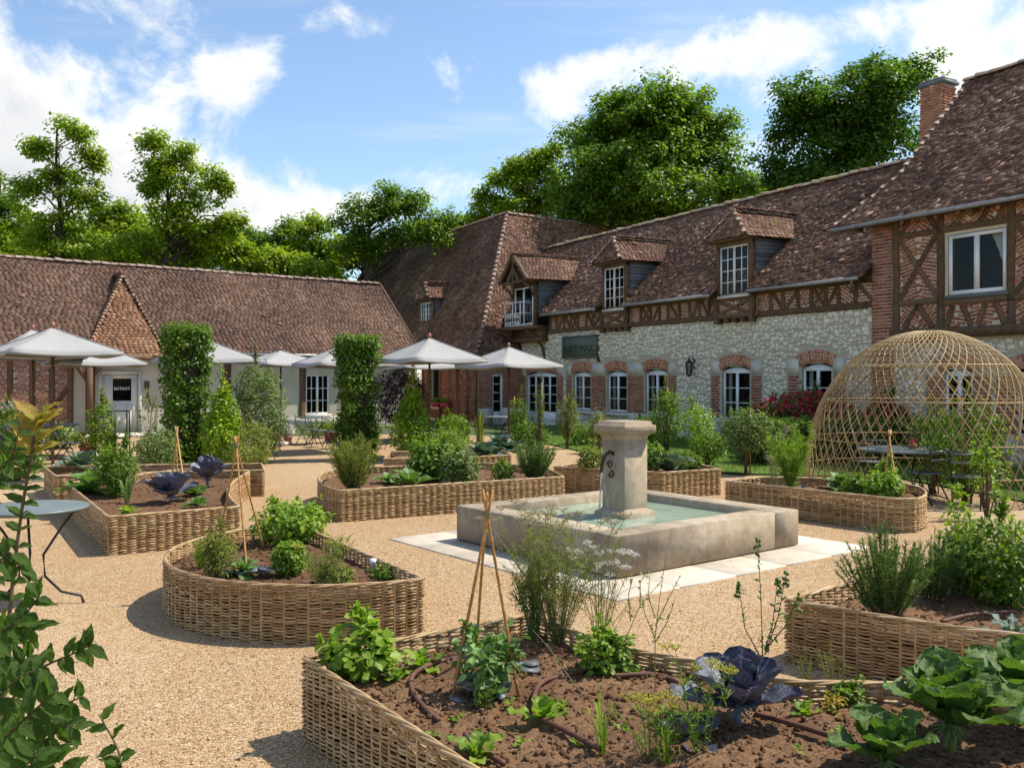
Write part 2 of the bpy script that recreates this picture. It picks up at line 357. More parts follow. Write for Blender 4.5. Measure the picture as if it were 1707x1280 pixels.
M['hose'] = simple('brown_hose', [(0, (.075, .032, .020)), (1, (.16, .075, .05))], 12, .6, .1, .003, 0)
M['slatechip'] = simple('slate_shard', [(0, (.07, .085, .095)), (1, (.20, .22, .235))], 7, .45, .2, .004, .5)
M['terracotta'] = simple('terracotta', [(0, (.26, .10, .055)), (1, (.42, .19, .11))], 7, .85, .2, .004, .2)
M['tabletop'] = simple('grey_green_metal', [(0, (.10, .125, .12)), (1, (.17, .20, .19))], 3, .42, .05, .002, 0, spec=.5)
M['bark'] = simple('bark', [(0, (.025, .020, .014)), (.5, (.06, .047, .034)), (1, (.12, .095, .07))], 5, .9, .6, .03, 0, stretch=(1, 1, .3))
M['twig'] = simple('twig', [(0, (.06, .042, .022)), (1, (.15, .11, .06))], 9, .85, .2, .004, 0)
M['greenstem'] = simple('green_stem', [(0, (.07, .11, .02)), (1, (.17, .22, .06))], 9, .6, .05, .002, .3)
M['drystem'] = simple('dry_stem', [(0, (.13, .12, .045)), (1, (.27, .25, .11))], 9, .7, .05, .002, .3)
M['rubber'] = simple('black_rubber', [(0, (.01, .01, .01)), (1, (.02, .02, .02))], 9, .7, 0, 0, 0)
M['plastic'] = simple('white_plastic', [(0, (.75, .76, .78)), (1, (.82, .82, .82))], 9, .4, 0, 0, 0)
M['hatpurple'] = simple('lavender_bloom', [(0, (.16, .12, .28)), (1, (.32, .26, .46))], 9, .8, 0, 0, .5)
# foliage
M['lf_tree'] = leafmat('oak_leaf', [(0.052, 0.096, 0.010), (0.098, 0.169, 0.015), (0.161, 0.248, 0.022), (0.233, 0.327, 0.032)], 0.5)
M['lf_dark'] = leafmat('dark_tree_leaf', [(0.036, 0.077, 0.012), (0.069, 0.133, 0.017), (0.109, 0.191, 0.023), (0.157, 0.253, 0.032)], 0.45)
M['lf_light'] = leafmat('light_tree_leaf', [(0.109, 0.149, 0.011), (0.185, 0.255, 0.018), (0.282, 0.351, 0.026), (0.393, 0.438, 0.039)], 0.5)
M['lf_horn'] = leafmat('hornbeam_leaf', [(0.041, 0.087, 0.011), (0.078, 0.145, 0.018), (0.131, 0.214, 0.024), (0.214, 0.300, 0.039)], 0.4, .4)
M['lf_bay'] = leafmat('glossy_yellow_green_leaf', [(0.065, 0.131, 0.011), (0.166, 0.277, 0.018), (0.332, 0.450, 0.028), (0.598, 0.641, 0.050)], 0.4, .35)
M['lf_sage'] = leafmat('grey_green_leaf', [(0.072, 0.108, 0.032), (0.113, 0.164, 0.045), (0.171, 0.228, 0.070), (0.265, 0.316, 0.110)], .35, .55)
M['lf_herb'] = leafmat('herb_leaf', [(0.049, 0.099, 0.012), (0.100, 0.172, 0.020), (0.167, 0.251, 0.028), (0.283, 0.356, 0.045)], 0.42, .5)
M['lf_lime'] = leafmat('lime_leaf', [(0.088, 0.162, 0.015), (0.150, 0.248, 0.022), (0.237, 0.335, 0.035), (0.338, 0.421, 0.060)], .40, .5)
M['lf_rose'] = leafmat('rosemary_needle', [(0.038, 0.084, 0.014), (0.075, 0.143, 0.024), (0.127, 0.203, 0.043), (0.203, 0.270, 0.073)], .22, .5)
M['lf_olive'] = leafmat('feathery_olive_leaf', [(0.083, 0.109, 0.020), (0.152, 0.181, 0.033), (0.235, 0.258, 0.055), (0.359, 0.361, 0.088)], .35, .6)
M['lf_purple'] = leafmat('dark_purple_leaf', [(.020, .012, .018), (.045, .024, .033), (.075, .04, .05), (.12, .07, .08)], .25, .45, (1.2, .8, .9))
M['lf_red'] = leafmat('red_flower_petal', [(0.253, 0.016, 0.036), (0.414, 0.026, 0.066), (0.575, 0.058, 0.108), (0.667, 0.156, 0.192)], .30, .6, (1.3, .7, .8))
M['cab_red'] = leafmat('red_cabbage_leaf', [(.018, .017, .030), (.034, .035, .058), (.060, .068, .10), (.13, .16, .21)], .12, .38, (1.2, .7, .9), .5, 0.5)
M['cab_green'] = leafmat('green_cabbage_leaf', [(.045, .10, .022), (.075, .15, .035), (.11, .20, .05), (.18, .28, .09)], .25, .42, None, .45, 0.6)
M['cab_blue'] = leafmat('blue_green_leaf', [(.035, .065, .045), (.06, .10, .07), (.09, .14, .10), (.14, .20, .15)], .15, .45, None, .4, 0.5)
M['kale'] = leafmat('dark_kale_leaf', [(0.026, 0.064, 0.011), (0.047, 0.102, 0.017), (0.081, 0.151, 0.027), (0.144, 0.221, 0.048)], 0.3, .48, None, .35, 0.25)
M['lf_near'] = leafmat('near_hornbeam_leaf', [(0.015, 0.041, 0.005), (0.029, 0.070, 0.009), (0.051, 0.107, 0.013), (0.094, 0.163, 0.022)], 0.45, .45, None, .25, 0.18)
M['lf_young'] = leafmat('young_yellow_red_leaf', [(.16, .20, .02), (.26, .30, .03), (.36, .33, .05), (.36, .19, .06)], .45, .45, (1.3, 1.2, .5), .4, 0.3)
M['petal_white'] = leafmat('white_petal', [(.6, .58, .52), (.72, .7, .66)], .3, .6, (1, 1, 1))
M['petal_pink'] = leafmat('pale_pink_petal', [(.5, .33, .33), (.62, .46, .46)], .3, .6, (1, .9, .9))
M['petal_yellow'] = leafmat('yellow_umbel', [(.35, .33, .03), (.5, .46, .07)], .3, .6, (1, 1, .6))
M['grass'] = leafmat('grass_blade', [(0.063, 0.133, 0.012), (0.105, 0.196, 0.017), (0.154, 0.252, 0.024), (0.224, 0.308, 0.048)], .35, .6)
M['petal_cream'] = leafmat('cream_seedhead', [(.30, .25, .14), (.46, .40, .26)], .3, .7, (1, 1, .8))
def glass_mat():
    m, nt, b, o = newmat('window_glass')
    nt.nodes.remove(b); g = nt.nodes.new('ShaderNodeBsdfGlossy'); g.inputs['Roughness'].default_value = .02; g.inputs[0].default_value = (.55, .57, .6, 1)
    t = nt.nodes.new('ShaderNodeBsdfTransparent'); t.inputs[0].default_value = (.72, .75, .76, 1)
    f = nt.nodes.new('ShaderNodeFresnel'); f.inputs[0].default_value = 1.16; ms = nt.nodes.new('ShaderNodeMixShader')
    a = nt.nodes.new('ShaderNodeMath'); a.operation = 'ADD'; a.inputs[1].default_value = .02; nt.links.new(f.outputs[0], a.inputs[0])
    nt.links.new(a.outputs[0], ms.inputs[0]); nt.links.new(t.outputs[0], ms.inputs[1]); nt.links.new(g.outputs[0], ms.inputs[2]); nt.links.new(ms.outputs[0], o.inputs[0]); return m
M['glass'] = glass_mat()
def water_mat():
    m, nt, b, o = newmat('pool_water')
    b.inputs['Base Color'].default_value = (.32, .45, .33, 1); b.inputs['Roughness'].default_value = .04; b.inputs['IOR'].default_value = 1.33
    b.inputs['Transmission Weight'].default_value = .35
    t = tex(nt, 'Noise', 7, 4, .55); t2 = tex(nt, 'Noise', 2.2, 3)
    c = ramp(nt, t2.outputs['Fac'], [(.3, (.33, .46, .34)), (.7, (.52, .64, .50))]); nt.links.new(c, b.inputs['Base Color'])
    bump(nt, b, t.outputs['Fac'], .32, .03); return m
M['water'] = water_mat()
def stream_mat():
    m, nt, b, o = newmat('falling_water'); b.inputs['Base Color'].default_value = (.85, .9, .92, 1); b.inputs['Roughness'].default_value = .08; b.inputs['Transmission Weight'].default_value = .8; b.inputs['IOR'].default_value = 1.2
    return m
M['stream'] = stream_mat()
def fountain_mat():
    m, nt, b, o = newmat('weathered_sandstone')
    t = tex(nt, 'Noise', 2.6, 8, .65); c = ramp(nt, rng_map(nt, t.outputs['Fac'], .3, .7, 0, 1), [(0, (.21, .155, .098)), (.45, (.32, .25, .168)), (1, (.44, .365, .265))])
    t2 = tex(nt, 'Noise', 4.5, 8, .75, stretch=(1, 1, .35)); c = mix(nt, rng_map(nt, t2.outputs['Fac'], .52, .75, 0, .75), c, (.17, .12, .072))
    t4 = tex(nt, 'Noise', 1.5, 6, .7); c = mix(nt, rng_map(nt, t4.outputs['Fac'], .55, .7, 0, .35), c, (.58, .52, .42))
    t5 = tex(nt, 'Noise', 13, 8, .75); c = mix(nt, rng_map(nt, t5.outputs['Fac'], .48, .66, 0, .55), c, (.22, .165, .105)); c = mix(nt, rng_map(nt, t5.outputs['Fac'], .30, .44, .45, 0), c, (.60, .53, .42))
    t3 = tex(nt, 'Noise', 70, 5, .7); c = mix(nt, rng_map(nt, t3.outputs['Fac'], .55, .8, 0, .6), c, (.17, .125, .08))
    nt.links.new(c, b.inputs['Base Color']); b.inputs['Roughness'].default_value = .85; bump(nt, b, t3.outputs['Fac'], .35, .006); return m
M['fstone'] = fountain_mat()
M['slab'] = simple('pale_paving', [(0, (.38, .325, .25)), (.5, (.52, .455, .365)), (1, (.61, .55, .46))], 6, .85, .2, .006, .5)
def gravel_mat():
    m, nt, b, o = newmat('ochre_gravel')
    tc = nt.nodes.new('ShaderNodeTexCoord')
    def vor(scale):
        v = nt.nodes.new('ShaderNodeTexVoronoi'); v.inputs['Scale'].default_value = scale; nt.links.new(tc.outputs['Object'], v.inputs['Vector']); return v
    v1 = vor(88); v2 = vor(45)
    s = nt.nodes.new('ShaderNodeSeparateColor'); nt.links.new(v1.outputs['Color'], s.inputs[0])
    c = ramp(nt, s.outputs[0], [(0, (.13, .075, .036)), (.2, (.305, .19, .092)), (.5, (.42, .28, .145)), (.8, (.515, .365, .21)), (1, (.60, .49, .35))])
    big = tex(nt, 'Noise', .9, 6, .6); c = mix(nt, rng_map(nt, big.outputs['Fac'], .35, .7, 0, .35), c, (.40, .235, .11))
    tr_ = tex(nt, 'Noise', .28, 5, .55, stretch=(1, .45, 1)); c = mix(nt, rng_map(nt, tr_.outputs['Fac'], .48, .68, 0, .38), c, (.58, .45, .30))
    mid = tex(nt, 'Noise', 5, 6, .65); c = mix(nt, rng_map(nt, mid.outputs['Fac'], .5, .72, 0, .35), c, (.30, .165, .075))
    nt.links.new(c, b.inputs['Base Color']); b.inputs['Roughness'].default_value = .92; b.inputs['Specular IOR Level'].default_value = .2
    a = nt.nodes.new('ShaderNodeMath'); a.operation = 'SUBTRACT'; a.inputs[0].default_value = 1; nt.links.new(v1.outputs['Distance'], a.inputs[1])
    bump(nt, b, a.outputs[0], .8, .012); return m
M['gravel'] = gravel_mat()
M['pebble'] = simple('gravel_pebble', [(0, (.15, .09, .045)), (.25, (.36, .24, .13)), (.6, (.50, .355, .21)), (1, (.66, .55, .40))], 30, .9, .1, .002, .85)
M['ground'] = simple('meadow_ground', [(0, (.05, .075, .018)), (1, (.10, .12, .04))], .8, .95, .3, .05, 0)
M['lawn'] = simple('lawn_turf', [(0, (.055, .10, .014)), (.5, (.085, .145, .02)), (1, (.14, .18, .035))], 5, .95, .5, .03, 0)
# ------------------------------------------------------------------ ground sheets
GA = R(38.0)                                             # the garden's grid direction
ga = Vector((math.cos(GA), math.sin(GA), 0)); gb = Vector((-math.sin(GA), math.cos(GA), 0))
RB = Frame(G(1190, 733), -61.3)                          # long wing on the right: x along its wall towards the viewer, y into the house
LB = Frame(G(200, 725), 38.5)                            # low range on the left
MC = Vector((-1.35, 36.5, 0))                           # corner of the tall block between them
MBf = Frame(MC, 38.5)                                    # its wall facing the garden
MA = Frame(MC, -61.3)                                    # its wall facing the left court (local x < 0 runs away)

def sheet(name, poly, z, mat, kind='structure'):
    mb = MB(); mb.add([(p[0], p[1], z) for p in poly], [tuple(range(len(poly)))]); return prop(mb.obj(name, mat), kind=kind)
sheet('ground', [(-400, -60), (400, -60), (400, 700), (-400, 700)], -0.012, M['ground'])
gp = [(-40, -20), (40, -20), (40, 9), (20, 12.5)] + [tuple(G(u, v)[:2]) for u, v in ((1707, 838), (1500, 800), (1215, 792), (1105, 772), (960, 752), (850, 728), (700, 722), (560, 727), (440, 727), (240, 728), (60, 732), (0, 736))] + [(-22, 24)]
sheet('gravel_court', gp, 0.0, M['gravel'])

# ------------------------------------------------------------------ roof tiles, bricks, stones
def lay_tiles(mb, poly, e, w=.165, ex=.115, th=.027, jit=1.0, seed=0, roll=.0):
    """rows of flat tiles over a planar polygon; e = direction of the eaves"""
    P = [Vector(p) for p in poly]; e = Vector(e).normalized()
    n = Vector((0, 0, 0))
    for i in range(len(P)): n += P[i].cross(P[(i + 1) % len(P)])
    n.normalize()
    if n.z < 0: n = -n
    s = n.cross(e)
    if s.z < 0: s = -s
    o = P[0]; q = [((p - o).dot(e), (p - o).dot(s)) for p in P]
    a0 = min(x for x, y in q); a1 = max(x for x, y in q); b0 = min(y for x, y in q); b1 = max(y for x, y in q)
    ny = int((b1 - b0) / ex) + 2; nx = int((a1 - a0) / w) + 3
    jj, ii = np.meshgrid(np.arange(ny), np.arange(nx), indexing='ij')
    X = a0 + (ii - .5 + rng.random((ny, 1)) + rng.normal(0, .05, jj.shape)) * w; Yv = b0 + jj * ex
    X = X.reshape(-1); Yv = Yv.reshape(-1)
    ok = in_poly(np.stack([X, np.clip(Yv + ex * .3, b0 + .005, b1 - .005)], 1), q); X = X[ok]; Yv = Yv[ok]; N = len(X)
    sag = .09 * (fbm(X * .35 + seed, Yv * .35, 2) - .5); jit = jit * .5
    e_, s_, n_ = (np.array(v) for v in (e, s, n))
    ang = rng.normal(0, .035 * jit, N); til = .11 + rng.normal(0, .035 * jit, N)
    ev = e_[None] * np.cos(ang)[:, None] + s_[None] * np.sin(ang)[:, None]; sv = s_[None] * np.cos(ang)[:, None] - e_[None] * np.sin(ang)[:, None]
    yv = sv * np.cos(til)[:, None] - n_[None] * np.sin(til)[:, None]; nv = np.cross(ev, yv); rl = rng.normal(0, 1, N)[:, None] * roll; ev, nv = ev * np.cos(rl) + nv * np.sin(rl), nv * np.cos(rl) - ev * np.sin(rl)
    lift = .024 + np.abs(rng.normal(0, .006 * jit, N)) + sag; odd = rng.random(N) < .012; lift = lift + odd * rng.random(N) * .03; ang = ang + 0 * odd; slip = rng.normal(0, .008 * jit, N) - odd * rng.random(N) * .05
    Pc = np.array(o)[None] + e_[None] * X[:, None] + s_[None] * (Yv + ex * .62 + slip)[:, None] + n_[None] * lift[:, None]
    ww = w * (1.0 + rng.normal(0, .006, N)); L = ex * 1.5
    batch(mb, BOXV, BOXF, Pc, ev * ww[:, None], yv * L, nv * th)
    return n
def deck(mb, poly, n, t=.02):
    P = [Vector(p) - Vector(n) * t for p in poly]; mb.add([tuple(p) for p in P], [tuple(range(len(P)))])
_rt = MB()
for k in range(2):
    for i in range(7):
        t = PI * i / 6; r = .115 if k == 0 else .09
        _rt.V.append(np.array([[-.2 + .4 * k, math.cos(t) * r, math.sin(t) * r * .8]]))
_rt.n = 14; _rt.F = [(i, i + 1, i + 8, i + 7) for i in range(6)] + [(0, 1, 2, 3, 4, 5, 6), (13, 12, 11, 10, 9, 8, 7)]
RIDGE = {}
def ridge_line(parent, A, B, mat, step=.33, name='ridge_tile', scale=1.0, crest=True):
    if mat.name not in RIDGE:
        RIDGE[mat.name] = _rt.mesh('ridge_tile', True); RIDGE[mat.name].materials.append(mat)
    A = Vector(A); B = Vector(B); d = (B - A); L = d.length; d.normalize(); n = max(1, int(L / step))
    up = Vector((0, 0, 1)); y = up.cross(d)
    if y.length < .1: y = Vector((0, 1, 0))
    y.normalize(); z = d.cross(y)
    for i in range(n):
        p = A + d * (L * (i + .5) / n) + z * random.uniform(.0, .03)
        k = scale * random.uniform(.92, 1.1)
        mt = Matrix((d * k * step / .36, y * k, z * k)).transposed().to_4x4(); mt = mt @ Matrix.Rotation(random.uniform(-.06, .10), 4, 'Y'); mt.translation = p
        inst(name, RIDGE[mat.name], parent, mt)

class Bricks:
    """bricks of one building: the nearest 300 become parts of their own, the rest one joined part"""
    def __init__(s, mat): s.items = []; s.mat = mat
    def one(s, P, x, y, z, size): s.items.append((np.array(P, float), np.array(x, float), np.array(y, float), np.array(z, float), size))
    def finish(s, parent, most, name='brick', rest='brickwork', world=None):
        if not s.items: return
        key = lambda it: (Vector(it[0]) if world is None else world(it[0])).length / max(it[4][0], it[4][2])
        s.items.sort(key=key)
        me = _brickmesh.copy(); me.materials.append(s.mat)
        for P, x, y, z, sz in s.items[:most]:
            mt = Matrix((Vector(x) * sz[0], Vector(y) * sz[1], Vector(z) * sz[2])).transposed().to_4x4(); mt.translation = Vector(P); inst(name, me, parent, mt)
        rr = s.items[most:]
        if rr:
            mb = MB(); P, X, Y, Z = (np.array([r[i] for r in rr]) for i in range(4)); S = np.array([r[4] for r in rr])
            batch(mb, BKV, BKF, P, X * S[:, :1], Y * S[:, 1:2], Z * S[:, 2:]); mb.obj(rest, s.mat, parent, kind='stuff')
# a brick with a worn front: eight corners plus inset front
BKV = np.array([(-.5, .5, -.5), (.5, .5, -.5), (.5, .5, .5), (-.5, .5, .5), (-.5, -.4, -.5), (.5, -.4, -.5), (.5, -.4, .5), (-.5, -.4, .5), (-.47, -.5, -.43), (.47, -.5, -.43), (.47, -.5, .43), (-.47, -.5, .43)])
BKF = np.array([(0, 1, 5, 4), (1, 2, 6, 5), (2, 3, 7, 6), (3, 0, 4, 7), (4, 5, 9, 8), (5, 6, 10, 9), (6, 7, 11, 10), (7, 4, 8, 11), (8, 9, 10, 11)])
_b = MB(); _b.addnp(BKV, BKF); _brickmesh = _b.mesh('brick')
def course(bk, x0, x1, z0, z1, c, bl=.210, bh=.058, j=.024, keep=None, depth=.10, jag=0):
    """running bond on the plane y = c (front face towards -y)"""
    rows = max(1, int(round((z1 - z0) / (bh + j)))); h = (z1 - z0) / rows
    for r in range(rows):
        off = (bl + j) / 2 if r % 2 else 0; xa = x0 - off * 0
        x = x0 - off
        while x < x1 - .02:
            a = max(x, x0); b = min(x + bl, x1)
            if b - a > .04:
                p = ((a + b) / 2, c + depth / 2 + random.uniform(-.004, .004), z0 + (r + .5) * h)
                if keep is None or keep(p[0], p[2]): bk.one(p, (1, 0, 0), (0, 1, 0), (0, 0, 1), (b - a, depth, h - j))
            x += bl + j
def slanted(bk, poly, ang, c, bl=.185, bh=.046, j=.034, depth=.06):
    """bricks laid at a slant inside a panel polygon (x, z)"""
    ca, sa = math.cos(ang), math.sin(ang); q = [(x * ca + z * sa, -x * sa + z * ca) for x, z in poly]
    a0 = min(p[0] for p in q); a1 = max(p[0] for p in q); b0 = min(p[1] for p in q); b1 = max(p[1] for p in q)
    pts = []; r = 0; y = b0
    while y < b1:
        x = a0 - (bl / 2 if r % 2 else 0)
        while x < a1 + bl: pts.append((x + bl / 2, y + bh / 2)); x += bl + j
        y += bh + j; r += 1
    if not pts: return
    P = np.array(pts); ok = in_poly(P, q)
    for x, y in P[ok]:
        bk.one((x * ca - y * sa, c + depth / 2 + random.uniform(-.004, .004), x * sa + y * ca), (ca, 0, sa), (0, 1, 0), (-sa, 0, ca), (bl, depth, bh))
def arch(bk, x0, x1, zs, rise, c, th=.30, depth=.12, nb=None, mort=None):
    """segmental arch of bricks on edge"""
    w = (x1 - x0) / 2; xc = (x0 + x1) / 2; Rr = (w * w + rise * rise) / (2 * rise); zc = zs + rise - Rr; a = math.asin(min(1, w / Rr))
    nb = nb or int(2 * a * Rr / .088)
    for i in range(nb):
        cut = (.36, .64) if i % 2 else (.64, .36)
        for lay in range(2):
            t = -a + (i + .5) * 2 * a / nb; r0 = Rr + th * (cut[0] / 2 if lay == 0 else cut[0] + cut[1] / 2)
            ex = (math.cos(t), 0, -math.sin(t)); ez = (math.sin(t), 0, math.cos(t))
            bk.one((xc + r0 * ez[0], c + depth / 2 + random.uniform(-.004, .004), zc + r0 * ez[2]), ex, (0, 1, 0), ez, (2 * a * r0 / nb - .026, depth, th * cut[lay] - .02))
    if mort is not None:
        n = 14; tt = [-a + 2 * a * i / n for i in range(n + 1)]
        mort.extrude([(xc + (Rr + .01) * math.sin(q), c + .014, zc + (Rr + .01) * math.cos(q)) for q in tt] + [(xc + (Rr + th - .01) * math.sin(q), c + .014, zc + (Rr + th - .01) * math.cos(q)) for q in tt[::-1]], (0, .08, 0))
def wall_holes(mb, x0, x1, z0, z1, holes, c, reveal=.22):
    """flat wall with real rectangular openings and reveals"""
    xs = sorted({x0, x1, *[h[0] for h in holes], *[h[1] for h in holes]}); zs = sorted({z0, z1, *[h[2] for h in holes], *[h[3] for h in holes]})
    xs = [x for x in xs if x0 <= x <= x1]; zs = [z for z in zs if z0 <= z <= z1]
    for i in range(len(xs) - 1):
        for k in range(len(zs) - 1):
            cx = (xs[i] + xs[i + 1]) / 2; cz = (zs[k] + zs[k + 1]) / 2
            if any(h[0] < cx < h[1] and h[2] < cz < h[3] for h in holes): continue
            mb.quad((xs[i], c, zs[k]), (xs[i + 1], c, zs[k]), (xs[i + 1], c, zs[k + 1]), (xs[i], c, zs[k + 1]))
    for a, b, z, y in holes:
        for p, q in (((a, z), (b, z)), ((b, z), (b, y)), ((b, y), (a, y)), ((a, y), (a, z))):
            mb.quad((p[0], c, p[1]), (q[0], c, q[1]), (q[0], c + reveal, q[1]), (p[0], c + reveal, p[1]))
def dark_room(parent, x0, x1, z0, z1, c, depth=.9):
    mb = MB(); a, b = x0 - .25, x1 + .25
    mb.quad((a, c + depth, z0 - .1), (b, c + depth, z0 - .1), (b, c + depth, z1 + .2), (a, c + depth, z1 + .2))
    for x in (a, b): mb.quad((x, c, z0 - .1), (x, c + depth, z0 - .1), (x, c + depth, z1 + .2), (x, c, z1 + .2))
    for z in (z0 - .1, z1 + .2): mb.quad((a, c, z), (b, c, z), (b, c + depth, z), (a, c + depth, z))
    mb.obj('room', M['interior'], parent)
def window(parent, x0, x1, z0, z1, c, cols=2, rows=3, leaves=2, fw=.05, mat='white', rise=0.0, panel=0.0, name='window'):
    """casement window: frame with mullions, each pane a sub-part; rise = height of a curved head; panel = solid lower part"""
    mb = MB(); d0, d1 = c - .03, c + .03
    mb.bb(x0, x0 + fw, d0, d1, z0, z1); mb.bb(x1 - fw, x1, d0, d1, z0, z1); mb.bb(x0 + fw, x1 - fw, d0, d1, z0, z0 + fw * 1.2); mb.bb(x0 + fw, x1 - fw, d0, d1, z1 - fw, z1)
    if panel: mb.bb(x0 + fw, x1 - fw, c - .02, c + .02, z0 + fw * 1.2, z0 + panel)
    zb = z0 + max(fw * 1.2, panel); zt = z1 - fw
    W_ = (x1 - x0 - 2 * fw); lw = W_ / leaves
    for l in range(1, leaves): mb.bb(x0 + fw + l * lw - fw * .75, x0 + fw + l * lw + fw * .75, d0 - .012, d1, zb, zt)
    if rise:
        n = 10; top = [(x0 + (x1 - x0) * i / n, z1 + rise * (1 - (2 * i / n - 1) ** 2)) for i in range(n + 1)]
        mb.extrude([(x, d0 + .004, z) for x, z in [(x0, z1 - .001)] + top[1:-1] + [(x1, z1 - .001)]][::-1], (0, .05, 0))
    panes = []
    for l in range(leaves):
        a = x0 + fw + l * lw + (fw * .75 if l else 0); b = x0 + fw + (l + 1) * lw - (fw * .75 if l < leaves - 1 else 0)
        nc = max(1, cols // leaves)
        for k in range(1, nc): xm = a + (b - a) * k / nc; mb.bb(xm - .012, xm + .012, c - .02, c + .02, zb, zt)
        for k in range(1, rows): zm = zb + (zt - zb) * k / rows; mb.bb(a, b, c - .018, c + .018, zm - .012, zm + .012)
        for i in range(nc):
            for k in range(rows): panes.append((a + (b - a) * i / nc, a + (b - a) * (i + 1) / nc, zb + (zt - zb) * k / rows, zb + (zt - zb) * (k + 1) / rows))
    f = mb.obj(name, M[mat], parent)
    for a, b, z, y in panes:
        g = MB(); t = random.uniform(-.004, .004); g.quad((a, c + t, z), (b, c - t, z), (b, c - t, y), (a, c + t, y)); g.obj('pane', M['glass'], f)
    return f
_sv = []
for k in range(14):
    n = 8; r_ = rng.uniform(.82, 1.08, n); th = np.arange(n) * 2 * PI / n + rng.uniform(-.25, .25, n)
    px = np.sign(np.cos(th)) * np.abs(np.cos(th)) ** .62 * .5 * r_; pz = np.sign(np.sin(th)) * np.abs(np.sin(th)) ** .62 * .5 * r_
    V = np.concatenate([np.stack([px, np.full(n, .5), pz], 1), np.stack([px * .96, np.full(n, -.1), pz * .96], 1), np.stack([px * .70, np.full(n, -.5) + rng.uniform(-.1, .1, n), pz * .70], 1), [[0, -.56, 0]]])
    F4 = [(i, (i + 1) % n, n + (i + 1) % n, n + i) for i in range(n)] + [(n + i, n + (i + 1) % n, 2 * n + (i + 1) % n, 2 * n + i) for i in range(n)]
    F3 = [(2 * n + i, 2 * n + (i + 1) % n, 3 * n) for i in range(n)]
    _sv.append((V, np.array(F4), np.array(F3)))
def rubble(parent, x0, x1, z0, z1, c, free, most, world, mat):
    """rubble facing: uneven stones in rough courses"""
    items = []; z = z0
    while z < z1 - .05:
        h = random.uniform(.085, .145); h = min(h, z1 - z); x = x0 + random.uniform(-.1, 0)
        while x < x1:
            w = random.uniform(.09, .22) * (1.0 if random.random() < .85 else 1.45); hh = h * random.uniform(.72, 1.4)
            p = (x + w / 2, z + h / 2 + random.uniform(-.045, .045))
            if free(p[0] - w * .42, p[1]) and free(p[0] + w * .42, p[1]) and free(p[0], p[1] + hh * .4) and free(p[0], p[1] - hh * .4) and x + w < x1 + .06:
                items.append((p[0], p[1], w - .012, hh - .010, random.uniform(.05, .095), random.uniform(-.35, .35), random.randrange(14)))
            x += w
        z += h
    items.sort(key=lambda t: world((t[0], c, t[1])).length / max(t[2], t[3]))
    meshes = []
    for V, F4, F3 in _sv:
        mb = MB(); mb.addnp(V, F4); mb.F.append(F3); me = mb.mesh('stone', False); me.materials.append(mat); meshes.append(me)
    for x, z, w, h, d, r, k in items[:most]:
        mt = Matrix.Translation((x, c, z)) @ Matrix.Rotation(r, 4, 'Y') @ Matrix.Diagonal((w, d, h, 1)); inst('stone', meshes[k], parent, mt)
    mb = MB()
    for k, (V, F4, F3) in enumerate(_sv):
        it = [t for t in items[most:] if t[6] == k]
        if not it: continue
        A = np.array([t[:6] for t in it]); n = len(A); cr, sr = np.cos(A[:, 5]), np.sin(A[:, 5]); o = np.zeros(n)
        P = np.stack([A[:, 0], np.full(n, c), A[:, 1]], 1); X = np.stack([cr, o, -sr], 1) * A[:, 2:3]; Z = np.stack([sr, o, cr], 1) * A[:, 3:4]; Yv = np.stack([o, A[:, 4], o], 1)
        b0 = mb.n; batch(mb, V, F4, P, X, Yv, Z)
        mb.F.append((F3[None] + (np.arange(n) * len(V))[:, None, None]).reshape(-1, 3) + b0)
    mb.obj('rubble_stones', mat, parent, kind='stuff')
def beam(parent, pts, c, w, d=.10, mat='timber', name='beam', proud=.03, wob=.012):
    """a timber lying in the wall face from (x, z) to (x, z), slightly crooked"""
    (xa, za), (xb, zb) = pts; mb = MB(); L = math.hypot(xb - xa, zb - za); ux, uz = (xb - xa) / L, (zb - za) / L; nx, nz = -uz, ux; n = 4; V = []
    for i in range(n + 1):
        t = i / n; o = random.uniform(-wob, wob) if 0 < i < n else 0; ww = w / 2 * random.uniform(.9, 1.08)
        cx, cz = xa + (xb - xa) * t + nx * o, za + (zb - za) * t + nz * o
        for s, y in ((-1, c - proud), (1, c - proud), (1, c + d), (-1, c + d)): V.append((cx + nx * s * ww, y, cz + nz * s * ww))
    F = [(0, 1, 2, 3), (4 * n + 3, 4 * n + 2, 4 * n + 1, 4 * n)] + [(4 * i + k, 4 * i + (k + 1) % 4, 4 * i + 4 + (k + 1) % 4, 4 * i + 4 + k) for i in range(n) for k in range(4)]
    mb.add(V, F); return mb.obj(name, M[mat], parent)
def block(parent, x0, x1, z0, z1, c, d=.12, mat='limestone', name='quoin', out=.02):
    mb = MB(); mb.box(((x0 + x1) / 2, c + d / 2 - out, (z0 + z1) / 2), (x1 - x0 - .008, d, z1 - z0 - .008)); return mb.obj(name, M[mat], parent)

